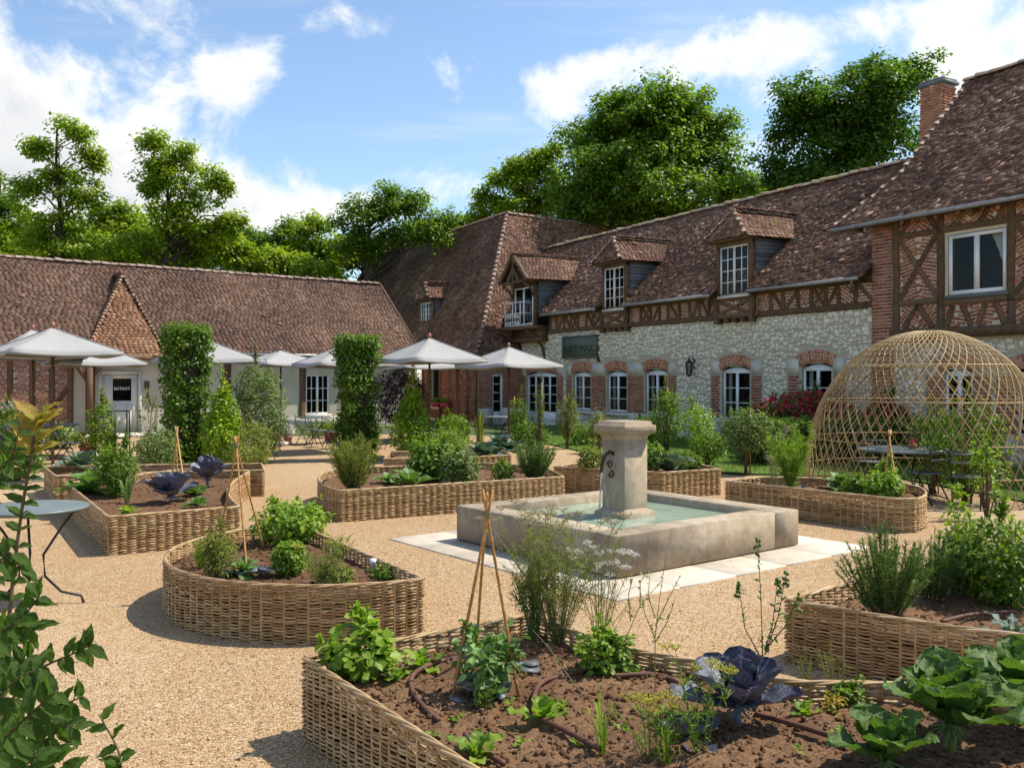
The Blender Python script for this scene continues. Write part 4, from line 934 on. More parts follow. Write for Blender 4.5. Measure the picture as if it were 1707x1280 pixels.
    sl = (ZA - z2) / ((ax - oc2).dot(nA)); cz = (oc2 - MC).dot(nA)
    zm = lambda c: z2 + (c - cz) * sl
    dm = bpy.data.objects.new('dormer', None); COL.objects.link(dm); dm.parent = t; dm.location = MA.o; dm.rotation_euler = (0, 0, MA.a)
    c0 = .95; x0 = MA.p(700, 530, c0)[0]; x1 = MA.p(719, 530, c0)[0]; zb = MA.p(709, 546, c0)[1]; zt = MA.p(709, 503, c0)[1]
    # (the dormer's own parts hang under the roof's dormer group)
    dormer(dm, (x0 + x1) / 2, (x1 - x0) / 2 + .02, zb, zt, zt + .12, zt + .80, c0, 3, over=.16, front=.25, zmain=zm, panes=(4, 4), hip=.25, ridge_m='ridge_left')
    return t
corner_house = corner_block()
# red window boxes on the court wall
for k, (u, lab) in enumerate(((729, 'red window box nearer the light umbrella pole, on the dark timbered wall'), (744, 'red window box further right on the dark timbered wall, beside a brown post'))):
    p = MA.p(u, 685, -.2); bx = thing('window_box', lab, 'planter', MA.w(p[0], -.25, .62), MA.a, 'red window boxes')
    mb = MB(); mb.box((0, 0, .09), (.62, .2, .2), taper=1.12); mb.obj('box', M['lf_red'], bx)
    lv = MB(); n = 160; P = rng.uniform((-.3, -.1, .18), (.3, .1, .36), (n, 3)); D = rdir(n); U = rdir(n)
    batch(lv, [(-.5, 0, 0), (.5, 0, 0), (.5, 1, 0), (-.5, 1, 0)], np.array([(0, 1, 2, 3)]), P, U * .04, D * .07, U); lv.obj('foliage', M['lf_herb'], bx, kind='stuff')

# ------------------------------------------------------------------ the low range on the left
def left_range():
    t = thing('low_range', 'low plastered and half-timbered range with long pinkish tile roof, on the left', 'house', LB.o, LB.a)
    X = lambda u, v=640, c=0: LB.p(u, v, c)[0]
    wp = lambda P: LB.w(P[0], P[1], P[2]) - Vector((0, 0, EYE))
    x0, x1 = -9.5, 11.45; ZE, CE, ZR, CR = 2.72, -.38, 5.84, 3.0
    d0, d1 = X(163), X(235); w0, w1 = X(510), X(549)
    holes = [(d0 + .1, d1 - .04, .0, 2.02), (w0, w1, .5, 1.98)]
    mb = MB(); wall_holes(mb, x0, x1, -.05, 2.8, holes, 0); mb.obj('wall', M['plaster'], t)
    mb = MB(); mb.quad((x1 - .01, 0, 0), (x1 - .01, 6, 0), (x1 - .01, 6, 2.8), (x1 - .01, 0, 2.8)); mb.add([(x1 - .01, 0, 2.8), (x1 - .01, 6, 2.8), (x1 - .01, 3, 5.75)], [(0, 1, 2)]); mb.obj('gable_wall', M['plaster'], t)
    # door: pale, plank lower half, square pane
    dk = MB(); dk.bb(d0, d0 + .12, -.06, .08, 0, 2.1); dk.bb(d1 - .1, d1, -.06, .08, 0, 2.1); dk.bb(d0 + .12, d1 - .1, -.06, .08, 1.98, 2.1); dk.obj('door_frame', M['cream_paint'], t)
    a, b = d0 + .13, d1 - .11; dd = MB(); wz0, wz1, wx0, wx1 = LB.p(206, 668)[1], LB.p(206, 631)[1], X(188), X(219)
    for q in ((a, wx0, .02, 1.97), (wx1, b, .02, 1.97), (wx0, wx1, .02, wz0), (wx0, wx1, wz1, 1.97)): dd.bb(q[0], q[1], .0, .05, q[2], q[3])
    for i in range(6): xx = a + .05 + i * (b - a - .1) / 5.5; dd.bb(xx, xx + .12, -.012, .0, .12, wz0 - .12)
    do = dd.obj('door', M['cream_paint'], t)
    gm = MB(); gm.quad((wx0, .02, wz0), (wx1, .02, wz0), (wx1, .02, wz1), (wx0, .02, wz1)); gm.obj('pane', M['glass'], do)
    hm = MB(); hm.tube([(a + .1, -.02, .98), (a + .1, -.06, .98), (a + .24, -.06, .98)], .012, 6); hm.obj('door_handle', M['iron'], do)
    text_mesh('BISTROT', .13, M['white_print'], do, ((wx0 + wx1) / 2, .014, (wz0 + wz1) / 2 + .03), (PI / 2, 0, 0), .001)
    dark_room(t, d0 + .1, d1 - .1, 0, 2.0, .1)
    window(t, w0, w1, .5, 1.98, .06, 4, 3, 2, .055); dark_room(t, w0, w1, .5, 2, .12); block(t, w0 - .08, w1 + .08, .40, .5, 0, .15, 'cream_paint', 'sill', .05)
    for xx in (X(504), 3.6): beam(t, ((xx, 0), (xx, 2.7)), 0, .26, mat='timber_left', name='post')
    st = MB(); st.bb(5.6, 9.5, -.05, .05, 0, .42); st.obj('stone_plinth', M['limestone'], t)
    # half-timbered part at the left
    bk = Bricks(M['brick']); us = [X(-30), X(12), X(20), X(50), X(58), X(82), X(88), X(113), X(120)]
    pm = MB(); pm.bb(x0, X(118), -.02, .02, .35, 2.5); pm.obj('infill', M['mortar'], t)
    px = [X(-40), X(17), X(54), X(86), X(117)]
    for i, xx in enumerate(px): beam(t, ((xx, .3), (xx, 2.6)), -.03, .17, mat='timber_left', name='post')
    for i in range(4): slanted(bk, [(px[i] + .08, .42), (px[i + 1] - .08, .42), (px[i + 1] - .08, 2.45), (px[i] + .08, 2.45)], (-.42, .35, -.35, .4)[i], -.045)
    course(bk, x0, px[0] - .1, .42, 2.45, -.045)
    beam(t, ((x0, .35), (px[4], .35)), -.03, .14, mat='timber_left', name='sill_beam'); beam(t, ((x0, 2.55), (X(150), 2.55)), -.03, .2, mat='timber_left', name='wall_plate'); beam(t, ((px[3] + .05, .95), (px[4] - .05, 1.55)), -.032, .14, mat='timber_left', name='brace')
    pl = MB(); pl.bb(x0, px[4] + .1, -.06, .02, -.05, .28); pl.obj('plinth', M['limestone'], t)
    # porch post with brace beside the door
    for (u, zt) in ((150, 2.6),):
        q = MB(); xx = X(u, c=-.5); q.bb(xx - .11, xx + .11, -.61, -.39, 0, 2.62); q.obj('porch_post', M['timber_left'], t)
        q = MB(); q.tube([(xx + .05, -.5, 1.9), (xx + .25, -.5, 2.2), (xx + .62, -.5, 2.55)], [.07, .08, .08], 5); q.obj('brace', M['timber_left'], t)
        q = MB(); q.tube([(xx - .05, -.5, 1.75), (xx - .25, -.5, 2.05), (xx - .5, -.5, 2.5)], [.07, .08, .08], 5); q.obj('brace', M['timber_left'], t)
    q = MB(); q.bb(X(105, c=-.5), X(252, c=-.5), -.62, -.40, 2.44, 2.62); q.obj('porch_beam', M['timber_left'], t)
    lm = MB(); xx = X(244); lm.bb(xx - .06, xx + .06, -.1, 0, 1.5, 1.75); lm.obj('wall_lamp', M['rust'], t)
    # roof
    rt = MB(); dk = MB(); fr = [(x0, CE, ZE), (x1, CE, ZE), (x1, CR, ZR), (x0, CR, ZR)]
    n = lay_tiles(rt, fr, (1, 0, 0), seed=21, jit=.35); deck(dk, fr, n); dk.add([(x0, CR, ZR - .02), (x1, CR, ZR - .02), (x1, 6.4, ZE), (x0, 6.4, ZE)], [(0, 1, 2, 3)])
    dk.quad((x0, CE + .04, ZE - .04), (x1, CE + .04, ZE - .04), (x1, 0, ZE + .0), (x0, 0, ZE + .0))
    ro = dk.obj('roof', M['timber_left'], t); rt.obj('roof_tiles', M['tile_left'], ro, kind='stuff')
    ridge_line(ro, (x0, CR, ZR + .03), (x1, CR, ZR + .03), M['ridge_left'], .3)
    vb = MB(); vb.bar((x1 + .03, CE, ZE + .0), (x1 + .03, CR, ZR + .0), .05, .16); vb.obj('verge_board', M['timber_left'], t)
    for i in range(28):
        xx = X(165) + .35 * i - .6
        if -.8 < xx < x1: q = MB(); q.bar((xx, CE + .02, ZE - .06), (xx, .0, ZE + .26), .07, .10); q.obj('rafter_end', M['timber_left'], t)
    g = MB(); g.tube([(1.6, CE - .05, ZE - .03), (x1, CE - .05, ZE - .03)], .05, 8); g.obj('gutter', M['zinc'], t)
    # steep tile-hung gablet over the door
    gc, ac, zb = -.55, 1.72, 2.56; gx, gz = LB.p(204, 464, ac); fl, fr_ = LB.p(146, 575, gc)[0] - .02, LB.p(274, 575, gc)[0] + .02
    gt = MB(); gd = MB(); gp_ = [(fl, gc, zb), (fr_, gc, zb), (gx, ac, gz)]
    nn = lay_tiles(gt, gp_, (1, 0, 0), ex=.115, w=.16); 
    gd.add([(fl, gc + .05, zb), (fr_, gc + .05, zb), (gx, ac + .05, gz)], [(0, 1, 2)])
    for s, fx in ((-1, fl), (1, fr_)):
        pl = [(fx + s * .08, gc - .06, zb - .06), (gx, ac - .06, gz + .04), (gx, 2.5, gz + .04), (fx + s * .08, -.1, zb - .06)]
        n = lay_tiles(gt, pl, (0, 1, 0), ex=.115); deck(gd, pl, n, .03)
    go = gd.obj('gablet', M['timber_left'], t); gt.obj('gablet_tiles', M['tile_gable'], go, kind='stuff')
    for s, fx in ((-1, fl), (1, fr_)): ridge_line(go, (fx + s * .08, gc - .08, zb - .02), (gx, ac - .05, gz + .08), M['ridge'], .16, scale=.5, name='verge_tile')
    ridge_line(go, (gx, ac - .05, gz + .08), (gx, 2.4, gz + .08), M['ridge_left'], .3, scale=.7)
    bk.finish(t, 300, world=wp)
    return t
low_range = left_range()
# stone steps before the door
sp = thing('door_step', 'low stone step and flags before the pale bistro door', 'step', LB.w(.1, -.9, 0), LB.a)
for k in range(5):
    for j in range(2): mb = MB(); mb.box((-1.2 + k * .62 + random.uniform(-.03, .03), -.3 + j * .5, .04), (.6, .47, .10), taper=.96); mb.obj('flagstone', M['limestone'], sp)
# ------------------------------------------------------------------ fountain
FC = G(1030, 968); FA = GA
S1, S2, FH, FT = 2.78, 2.60, .41, .30
ft = thing('fountain', 'square stone fountain basin with a spouting pillar in the middle of the garden', 'fountain', FC, FA)
# local x runs to the right-hand corner, local y to the left-hand corner
def bev_box(x0, x1, y0, y1, z0, z1, mat, name, parent, b=.012):
    mb = MB(); ring = lambda x0, x1, y0, y1, z: [(x0, y0, z), (x1, y0, z), (x1, y1, z), (x0, y1, z)]
    V = ring(x0 + b, x1 - b, y0 + b, y1 - b, z0) + ring(x0, x1, y0, y1, z0 + b) + ring(x0, x1, y0, y1, z1 - b) + ring(x0 + b, x1 - b, y0 + b, y1 - b, z1)
    F = [(3, 2, 1, 0), (12, 13, 14, 15)] + [(4 * k + i, 4 * k + (i + 1) % 4, 4 * k + 4 + (i + 1) % 4, 4 * k + 4 + i) for k in range(3) for i in range(4)]
    mb.add(V, F); return mb.obj(name, M[mat], parent)
jx = 2.36
for x0, x1, y0, y1 in ((0, jx - .004, 0, FT), (jx + .004, S1, 0, FT), (0, FT, FT + .006, S2), (FT + .006, S1, S2 - FT, S2), (S1 - FT, S1, FT + .006, S2 - FT - .006)):
    bev_box(x0, x1, y0, y1, .02, FH, 'fstone', 'basin_wall', ft)
mb = MB(); mb.quad((FT - .01, FT - .01, .06), (S1 - FT + .01, FT - .01, .06), (S1 - FT + .01, S2 - FT + .01, .06), (FT - .01, S2 - FT + .01, .06)); mb.obj('basin_floor', M['slab'], ft)
# rippled water
n = 60; gx, gy = np.meshgrid(np.linspace(FT - .01, S1 - FT + .01, n), np.linspace(FT - .01, S2 - FT + .01, n), indexing='ij')
pcx, pcy = S1 / 2 + .02, S2 / 2 + .02
SPX = [(pcx - .44, pcy - .02), (pcx + .02, pcy + .44)]
gz = np.full(gx.shape, .315)
for sx, sy in SPX:
    rr = np.hypot(gx - sx, gy - sy); gz += .006 * np.sin(rr * 42) * np.exp(-rr * 3.2)
gz += .003 * (fbm(gx * 6, gy * 6, 3) - .5)
i, j = np.meshgrid(np.arange(n - 1), np.arange(n - 1), indexing='ij'); i = i.reshape(-1); j = j.reshape(-1)
mb = MB(); mb.addnp(np.stack([gx, gy, gz], -1).reshape(-1, 3), np.stack([i * n + j, (i + 1) * n + j, (i + 1) * n + j + 1, i * n + j + 1], 1)); mb.obj('water', M['water'], ft, True)
# pillar
def sq_prof(prof, cham=0.0):
    m_ = MB(); V = []; F = []
    for h, z in prof:
        c = min(h * cham, h * .9) if cham else 0
        ring = [(-h, -h), (h, -h), (h, h), (-h, h)] if not cham else [(-h + c, -h), (h - c, -h), (h, -h + c), (h, h - c), (h - c, h), (-h + c, h), (-h, h - c), (-h, -h + c)]
        V += [(pcx + x, pcy + y, z) for x, y in ring]
    k = len(ring)
    for a in range(len(prof) - 1): F += [(a * k + q, a * k + (q + 1) % k, (a + 1) * k + (q + 1) % k, (a + 1) * k + q) for q in range(k)]
    F.append(tuple(range((len(prof) - 1) * k, len(prof) * k))); m_.add(V, F); return m_
sq_prof([(.245, .25), (.245, .36), (.225, .375), (.19, .395), (.178, .41)], .05).obj('pillar_base', M['fstone'], ft)
sq_prof([(.178, .40), (.178, 1.19)], .018).obj('shaft', M['fstone'], ft)
sq_prof([(.178, 1.17), (.184, 1.205), (.204, 1.232), (.236, 1.246), (.248, 1.250), (.248, 1.325), (.243, 1.331), (.218, 1.337), (.211, 1.370), (.203, 1.378)], .012).obj('capital', M['fstone'], ft)
for k, (dx, dy) in enumerate(((-1, 0), (0, 1))):
    def q(o, z): return (pcx + dx * o, pcy + dy * o, z)
    mb = MB(); mb.tube([q(.17, 1.02), q(.24, 1.04), q(.31, 1.0), q(.35, .92), q(.365, .82)], [.02, .022, .022, .02, .018], 8)
    sp = [(pcx + dx * (.235 + .04 * math.cos(a) * (1 - a / 12)), pcy + dy * (.235 + .04 * math.cos(a) * (1 - a / 12)), .90 + .05 * math.sin(a) * (1 - a / 12)) for a in np.linspace(0, 7.5, 20)]; mb.tube(sp, .009, 6)
    sp = [(pcx + dx * (.21 + .038 * math.cos(a) * (1 - a / 12)), pcy + dy * (.21 + .038 * math.cos(a) * (1 - a / 12)), .80 - .05 * math.sin(a) * (1 - a / 12)) for a in np.linspace(0, 7.5, 20)]; mb.tube(sp, .009, 6)
    mb.obj('spout', M['rust'], ft, True)
    mb = MB(); mb.tube([q(.365, .82), q(.375, .66), q(.395, .48), q(.41, .315)], [.008, .007, .006, .008], 6); mb.obj('water_jet', M['stream'], ft, True)
# pale paving frame round the basin
pv = thing('paving_frame', 'pale stone slabs framing the foot of the fountain basin', 'paving', FC, FA)
m0 = .56
def slabs(x0, x1, y0, y1, nx, ny):
    for a in range(nx):
        for b in range(ny):
            bev_box(x0 + (x1 - x0) * a / nx + .003, x0 + (x1 - x0) * (a + 1) / nx - .003, y0 + (y1 - y0) * b / ny + .003, y0 + (y1 - y0) * (b + 1) / ny - .003, -.05, .013 + random.uniform(-.0015, .0015), 'slab', 'slab', pv, .004)
slabs(-m0, S1 + m0, -m0, .03, 5, 1); slabs(-m0, S1 + m0, S2 - .03, S2 + m0, 5, 1); slabs(-m0, .03, .03, S2 - .03, 1, 4); slabs(S1 - .03, S1 + m0, .03, S2 - .03, 1, 4)

# ------------------------------------------------------------------ woven willow beds
BH = .405
def resample(poly, step):
    P = np.array(poly, float); P = np.vstack([P, P[:1]]); seg = np.linalg.norm(np.diff(P, axis=0), axis=1); s = np.concatenate([[0], np.cumsum(seg)]); L = s[-1]; n = max(8, int(round(L / step))); t = np.arange(n) * L / n
    return np.stack([np.interp(t, s, P[:, k]) for k in range(2)], 1), L
def wicker_bed(name, label, poly, rows=20, step=.085, sides=4, group='woven willow garden beds', soil_step=.07, soil_drop=.10, clods=0, bumpy=.03):
    c = np.mean(np.array(poly), 0); t = thing(name, label, 'planter', (c[0], c[1], 0), 0, group)
    poly = [(p[0] - c[0], p[1] - c[1]) for p in poly]
    area = sum(poly[i][0] * poly[(i + 1) % len(poly)][1] - poly[(i + 1) % len(poly)][0] * poly[i][1] for i in range(len(poly))) / 2
    if area < 0: poly = poly[::-1]
    st, L = resample(poly, step); ns = len(st); sub = 4
    fine, _ = resample(poly, L / (ns * sub)); nf = len(fine)
    T = np.roll(fine, -1, 0) - np.roll(fine, 1, 0); T = unit(T); Nn = np.stack([T[:, 1], -T[:, 0]], 1)
    mb = MB(); ph = np.arange(nf) * PI / sub; h = BH / rows
    for r in range(rows):
        z = (r + .5) * h; k0 = random.randrange(nf); pos = 0
        while pos < nf:
            ln = min(random.randint(int(.55 / (L / nf)), int(1.3 / (L / nf)) + 2), nf - pos); idx = (np.arange(ln + 2) + k0 + pos) % nf
            off = .0125 * np.cos(ph[idx] + PI * (r % 2)) + rng.normal(0, .0015, len(idx))
            zz = z + rng.normal(0, .0016, len(idx)) + .003 * np.sin(np.arange(len(idx)) * .11 + r)
            P = np.stack([fine[idx, 0] + Nn[idx, 0] * off, fine[idx, 1] + Nn[idx, 1] * off, zz], 1)
            m_ = len(P); hw_, vh = .0065, h * .64 * random.uniform(.86, 1.08)
            th = np.arange(sides) * 2 * PI / sides + PI / sides * 0
            V = P[:, None] + np.cos(th)[None, :, None] * hw_ * np.concatenate([Nn[idx], np.zeros((m_, 1))], 1)[:, None] + np.sin(th)[None, :, None] * vh * np.array([0, 0, 1.])[None, None]
            i = np.arange(m_ - 1)[:, None] * sides; j = np.arange(sides)[None]; j2 = (j + 1) % sides
            mb.addnp(V.reshape(-1, 3), np.stack([i + j, i + j2, i + sides + j2, i + sides + j], -1).reshape(-1, 4)); pos += ln
    for k in range(0, ns):
        x, y = fine[(k * sub + 2) % nf]; mb.tube([(x, y, 0), (x, y, BH - .005)], .009, 4, False)
    for k in range(int(L * 5)):                           # loose rod ends sticking out
        q = random.randrange(nf); z = random.uniform(.04, BH - .02); o = np.array([fine[q, 0], fine[q, 1], z]); nn_ = np.array([Nn[q, 0], Nn[q, 1], 0]); tt = np.array([T[q, 0], T[q, 1], 0]) * random.choice((-1, 1)); mb.tube([o, o + tt * .03 + nn_ * .012, o + tt * .06 + nn_ * random.uniform(.018, .032) + np.array([0, 0, random.uniform(-.006, .01)])], [.006, .0055, .004], 5)
    mb.obj('weave', M['wicker'], t, False, 'stuff')
    rm = MB()
    for q in range(3):
        a = ph * .35 + q * 2 * PI / 3; rx = .009 * np.cos(a); rz = .007 * np.sin(a)
        P = np.stack([fine[:, 0] + Nn[:, 0] * rx, fine[:, 1] + Nn[:, 1] * rx, np.full(nf, BH + .004) + rz], 1); P = np.vstack([P, P[:1]]); rm.tube(P, .0085, 5, False)
    rm.obj('rim', M['wicker_rim'], t, True)
    # liner and soil
    lm = MB(); inner = fine - Nn * .024; nn = len(inner); V = [(x, y, .02) for x, y in inner] + [(x, y, BH - .10) for x, y in inner]; lm.add(V, [(i, (i + 1) % nn, nn + (i + 1) % nn, nn + i) for i in range(nn)]); lm.obj('liner', M['rubber'], t)
    A = np.array(poly); x0, y0 = A.min(0); x1, y1 = A.max(0); gx = np.arange(x0, x1 + soil_step, soil_step); gy = np.arange(y0, y1 + soil_step, soil_step)
    XX, YY = np.meshgrid(gx, gy, indexing='ij'); ok = in_poly(np.stack([XX.reshape(-1), YY.reshape(-1)], 1), [tuple(p) for p in (fine + Nn * .0)]).reshape(XX.shape)
    f1 = fbm((XX + c[0]) * 3.1 + 9, (YY + c[1]) * 3.1, 3); f2 = fbm((XX + c[0]) * 13, (YY + c[1]) * 13, 4); f3 = fbm((XX + c[0]) * 37, (YY + c[1]) * 37, 2)
    ZZ = BH - soil_drop + bumpy * 1.6 * (f1 - .5) + bumpy * 1.3 * (f2 - .5) + bumpy * .7 * (f3 - .5)
    i, j = np.meshgrid(np.arange(len(gx) - 1), np.arange(len(gy) - 1), indexing='ij'); keep = ok[:-1, :-1] | ok[1:, :-1] | ok[:-1, 1:] | ok[1:, 1:]
    inall = ok[:-1, :-1] & ok[1:, :-1] & ok[:-1, 1:] & ok[1:, 1:]; i = i[inall]; j = j[inall]; m_ = len(gy)
    sm = MB(); sm.addnp(np.stack([XX, YY, ZZ], -1).reshape(-1, 3), np.stack([i * m_ + j, (i + 1) * m_ + j, (i + 1) * m_ + j + 1, i * m_ + j + 1], 1))
    bs = MB(); bs.add([(x, y, BH - soil_drop - bumpy * 1.6) for x, y in inner], [tuple(range(nn))]); so = sm.obj('soil', M['soil'], t, True); bs.obj('soil_base', M['soil'], so)
    if clods:
        P = rng.uniform((x0, y0), (x1, y1), (clods * 2, 2)); P = P[in_poly(P, [tuple(p) for p in (fine - Nn * .04)])][:clods]; n = len(P)
        s = .003 + .013 * rng.random(n) ** 3.4; ix = np.clip(((P[:, 0] - x0) / soil_step).astype(int), 0, len(gx) - 1); iy = np.clip(((P[:, 1] - y0) / soil_step).astype(int), 0, len(gy) - 1)
        z = ZZ[ix, iy] + s * .25; X = rdir(n); Yv = unit(np.cross(X, rdir(n))); Z = np.cross(X, Yv); sc_ = rng.uniform(.45, 1.5, (n, 3)) * s[:, None]
        cm = MB(); batch(cm, ROCKV, ROCKF, np.stack([P[:, 0], P[:, 1], z], 1), X * sc_[:, :1], Yv * sc_[:, 1:2], Z * sc_[:, 2:]); cm.obj('soil_clods', M['soil'], t, False, 'stuff')
        m_ = clods // 9; ii_ = rng.integers(0, n, m_); P3 = np.stack([P[ii_, 0], P[ii_, 1], z[ii_] + .008], 1); D3 = rdir(m_); D3[:, 2] *= .15; st_ = MB(); X3 = unit(np.cross(D3, np.array([0, 0, 1.]))); D3 = unit(D3)
        batch(st_, BOXV, BOXF, P3, D3 * rng.uniform(.015, .05, (m_, 1)), X3 * .0022, np.tile([0, 0, .0015], (m_, 1))); st_.obj('straw', M['petal_cream'], t, False, 'stuff')
    return t
_g = (1 + 5 ** .5) / 2
ROCKV = unit(np.array([(-1, _g, 0), (1, _g, 0), (-1, -_g, 0), (1, -_g, 0), (0, -1, _g), (0, 1, _g), (0, -1, -_g), (0, 1, -_g), (_g, 0, -1), (_g, 0, 1), (-_g, 0, -1), (-_g, 0, 1)]))
ROCKF = np.array([(0, 11, 5), (0, 5, 1), (0, 1, 7), (0, 7, 10), (0, 10, 11), (1, 5, 9), (5, 11, 4), (11, 10, 2), (10, 7, 6), (7, 1, 8), (3, 9, 4), (3, 4, 2), (3, 2, 6), (3, 6, 8), (3, 8, 9), (4, 9, 5), (2, 4, 11), (6, 2, 10), (8, 6, 7), (9, 8, 1)])
def gt(u, v): p = G(u, v, BH); return (p.x, p.y)
def curve(pts, n=6):
    """Catmull-Rom through pts"""
    out = []; P = [Vector(p) for p in pts]
    for i in range(len(P) - 1):
        p0, p1, p2, p3 = P[max(i - 1, 0)], P[i], P[i + 1], P[min(i + 2, len(P) - 1)]
        for k in range(n):
            t = k / n; out.append(tuple(.5 * ((2 * p1) + (p2 - p0) * t + (2 * p0 - 5 * p1 + 4 * p2 - p3) * t * t + (3 * p1 - p0 - 3 * p2 + p3) * t ** 3)))
    return out + [tuple(P[-1])]
def v2(u, v): return Vector(gt(u, v))
# foreground bed: straight left and rear sides, hollow curve towards the fountain
pa = [v2(508, 1097), v2(885, 1026), v2(1019, 1076), v2(1183, 1108), v2(1310, 1136), v2(1440, 1140), v2(1600, 1146)]
bedA = [pa[0], pa[1]] + [Vector(q) for q in curve(pa[1:], 6)[1:]]
bedA += [Vector((2.75, 3.9)), Vector((2.3, 2.9)), Vector((.6, 2.55)), pa[0] + (v2(785, 1280) - pa[0]).normalized() * 2.6]
wicker_bed('willow_bed', 'nearest willow bed with bare brown soil and red cabbages in the foreground', [tuple(p) for p in bedA], 38, .084, 5, soil_step=.022, clods=9000, bumpy=.036, soil_drop=.085)
# half-round bed on the left of the fountain
cB = Vector((-1.56, 8.70)) * .903; rB = 1.63 * .903; dB = Vector((-.52, .855)).normalized(); nB = Vector((-dB.y, dB.x))
bedB = [tuple(cB + dB * (-rB) + (dB * 2 * rB) * k / 5) for k in range(6)] + [tuple(cB + dB * rB * math.cos(a) + nB * rB * math.sin(a)) for a in np.linspace(0, PI, 40)[1:-1]]
wicker_bed('willow_bed', 'half-round willow bed casting a round shadow on the gravel, left of the fountain', bedB, 38, .086, 5, soil_step=.04, clods=2500)
# right-hand bed at the picture's edge
C_ = v2(1312, 1000); e2 = Vector((.777, .63))
arcR = [C_, v2(1385, 1013), v2(1461, 1026), v2(1595, 1046.5), v2(1707, 1059), Vector((3.45, 5.05)), Vector((4.0, 5.2)), Vector((4.45, 5.75)), Vector((4.6, 6.6)), Vector((4.5, 7.3)), C_ + e2 * 3.0]
wicker_bed('willow_bed', 'willow bed with rosemary and leafy greens cut by the right edge of the picture', curve(arcR, 5), 38, .085, 5, soil_step=.04, clods=2500)
wicker_bed('willow_bed', 'willow bed with red cabbages, sharp corner towards the viewer, on the left', curve([v2(399, 845), v2(383, 830), v2(380, 815), v2(394, 799), v2(416, 786)], 6) + [tuple(v2(300, 783)), tuple(v2(112, 806)), tuple(v2(180, 862))], 30, .095, 4, soil_step=.06, clods=1500)
wicker_bed('willow_bed', 'long willow bed with one rounded end, rosemary and cabbages, left behind the fountain', curve([v2(568, 818), v2(545, 812), v2(531, 800), v2(540, 788), v2(575, 781)], 6) + [tuple(v2(800, 772)), tuple(v2(905, 778)), tuple(v2(940, 795))], 28, .1, 4, soil_step=.07, clods=800)
wicker_bed('willow_bed', 'willow bed with pointed corner directly behind the fountain pillar', [tuple(v2(924, 778)), tuple(v2(1104, 788)), tuple(v2(1201, 782)), tuple(v2(1155, 772)), tuple(v2(1000, 768))], 26, .11, 4, soil_step=.09)
wicker_bed('willow_bed', 'long willow bed with rounded right end between fountain and dome trellis', [tuple(v2(1210, 802))] + curve([v2(1496, 832), v2(1528, 831), v2(1543, 824), v2(1535, 814), v2(1500, 805)], 6) + [tuple(v2(1390, 798)), tuple(v2(1270, 796))], 28, .1, 4, soil_step=.07, clods=800)
wicker_bed('willow_bed', 'narrow willow bed behind the sharp-cornered one, before the terrace tables', [tuple(v2(93, 794)), tuple(v2(230, 788)), tuple(v2(440, 784)), tuple(v2(436, 773)), tuple(v2(250, 775)), tuple(v2(74, 779))], 26, .11, 4, soil_step=.09)
wicker_bed('willow_bed', 'low far willow bed with yellow-green shrub, in front of the umbrellas', [tuple(v2(640, 765)), tuple(v2(722, 764)), tuple(v2(852, 759)), tuple(v2(840, 752)), tuple(v2(650, 753))], 24, .11, 4, soil_step=.1)
# ------------------------------------------------------------------ foliage helpers
LEAF4V = np.array([(0, 0, 0), (.5, .45, .10), (0, 1, -.04), (-.5, .45, .10)]); LEAF4F = np.array([(0, 1, 2), (0, 2, 3)])
LEAF6V = np.array([(0, 0, 0), (.38, .28, .06), (.46, .6, .05), (0, 1, -.08), (-.46, .6, .05), (-.38, .28, .06), (0, .45, -.03)])
LEAF6F = np.array([(0, 1, 6), (1, 2, 6), (2, 3, 6), (3, 4, 6), (4, 5, 6), (5, 0, 6)])
BLADEV = np.array([(-.5, 0, 0), (.5, 0, 0), (.3, .55, .04), (-.3, .55, .04), (0, 1, .0)]); BLADEF = np.array([(0, 1, 2), (0, 2, 3), (3, 2, 4)])
def leaves(mb, P, D, U, L, W, tpl='4'):
    n = len(P); D = unit(D); X = unit(np.cross(D, U)); Z = np.cross(X, D)
    L = np.broadcast_to(np.asarray(L, float), (n,)); W = np.broadcast_to(np.asarray(W, float), (n,))
    V, F = {'4': (LEAF4V, LEAF4F), '6': (LEAF6V, LEAF6F), 'b': (BLADEV, BLADEF)}[tpl]
    batch(mb, V, F, P, X * W[:, None], D * L[:, None], Z * L[:, None])
def clump_leaves(mb, C, r, k, L, W, up=.7, tpl='4', flat=.7, droop=.15, center=None, shell=.45, rough=.62):
    """k leaves round every clump centre C"""
    n = len(C); r = np.broadcast_to(np.asarray(r, float), (n,)); d = rdir(n * k); Cc = np.repeat(C, k, 0); rr = np.repeat(r, k)
    rad = rng.random(n * k) ** shell; off = d * (rr * rad)[:, None]; off[:, 2] *= flat
    P = Cc + off; U = unit(unit(off) * .75 + np.array([0, 0, up])[None] + rdir(n * k) * rough)
    if center is not None: U = unit(U + unit(P - center) * .35)
    out = np.cross(U, rdir(n * k)) + unit(off) * .35; out[:, 2] -= droop
    s = rng.uniform(.7, 1.25, n * k); leaves(mb, P, out, U, L * s, W * s, tpl)
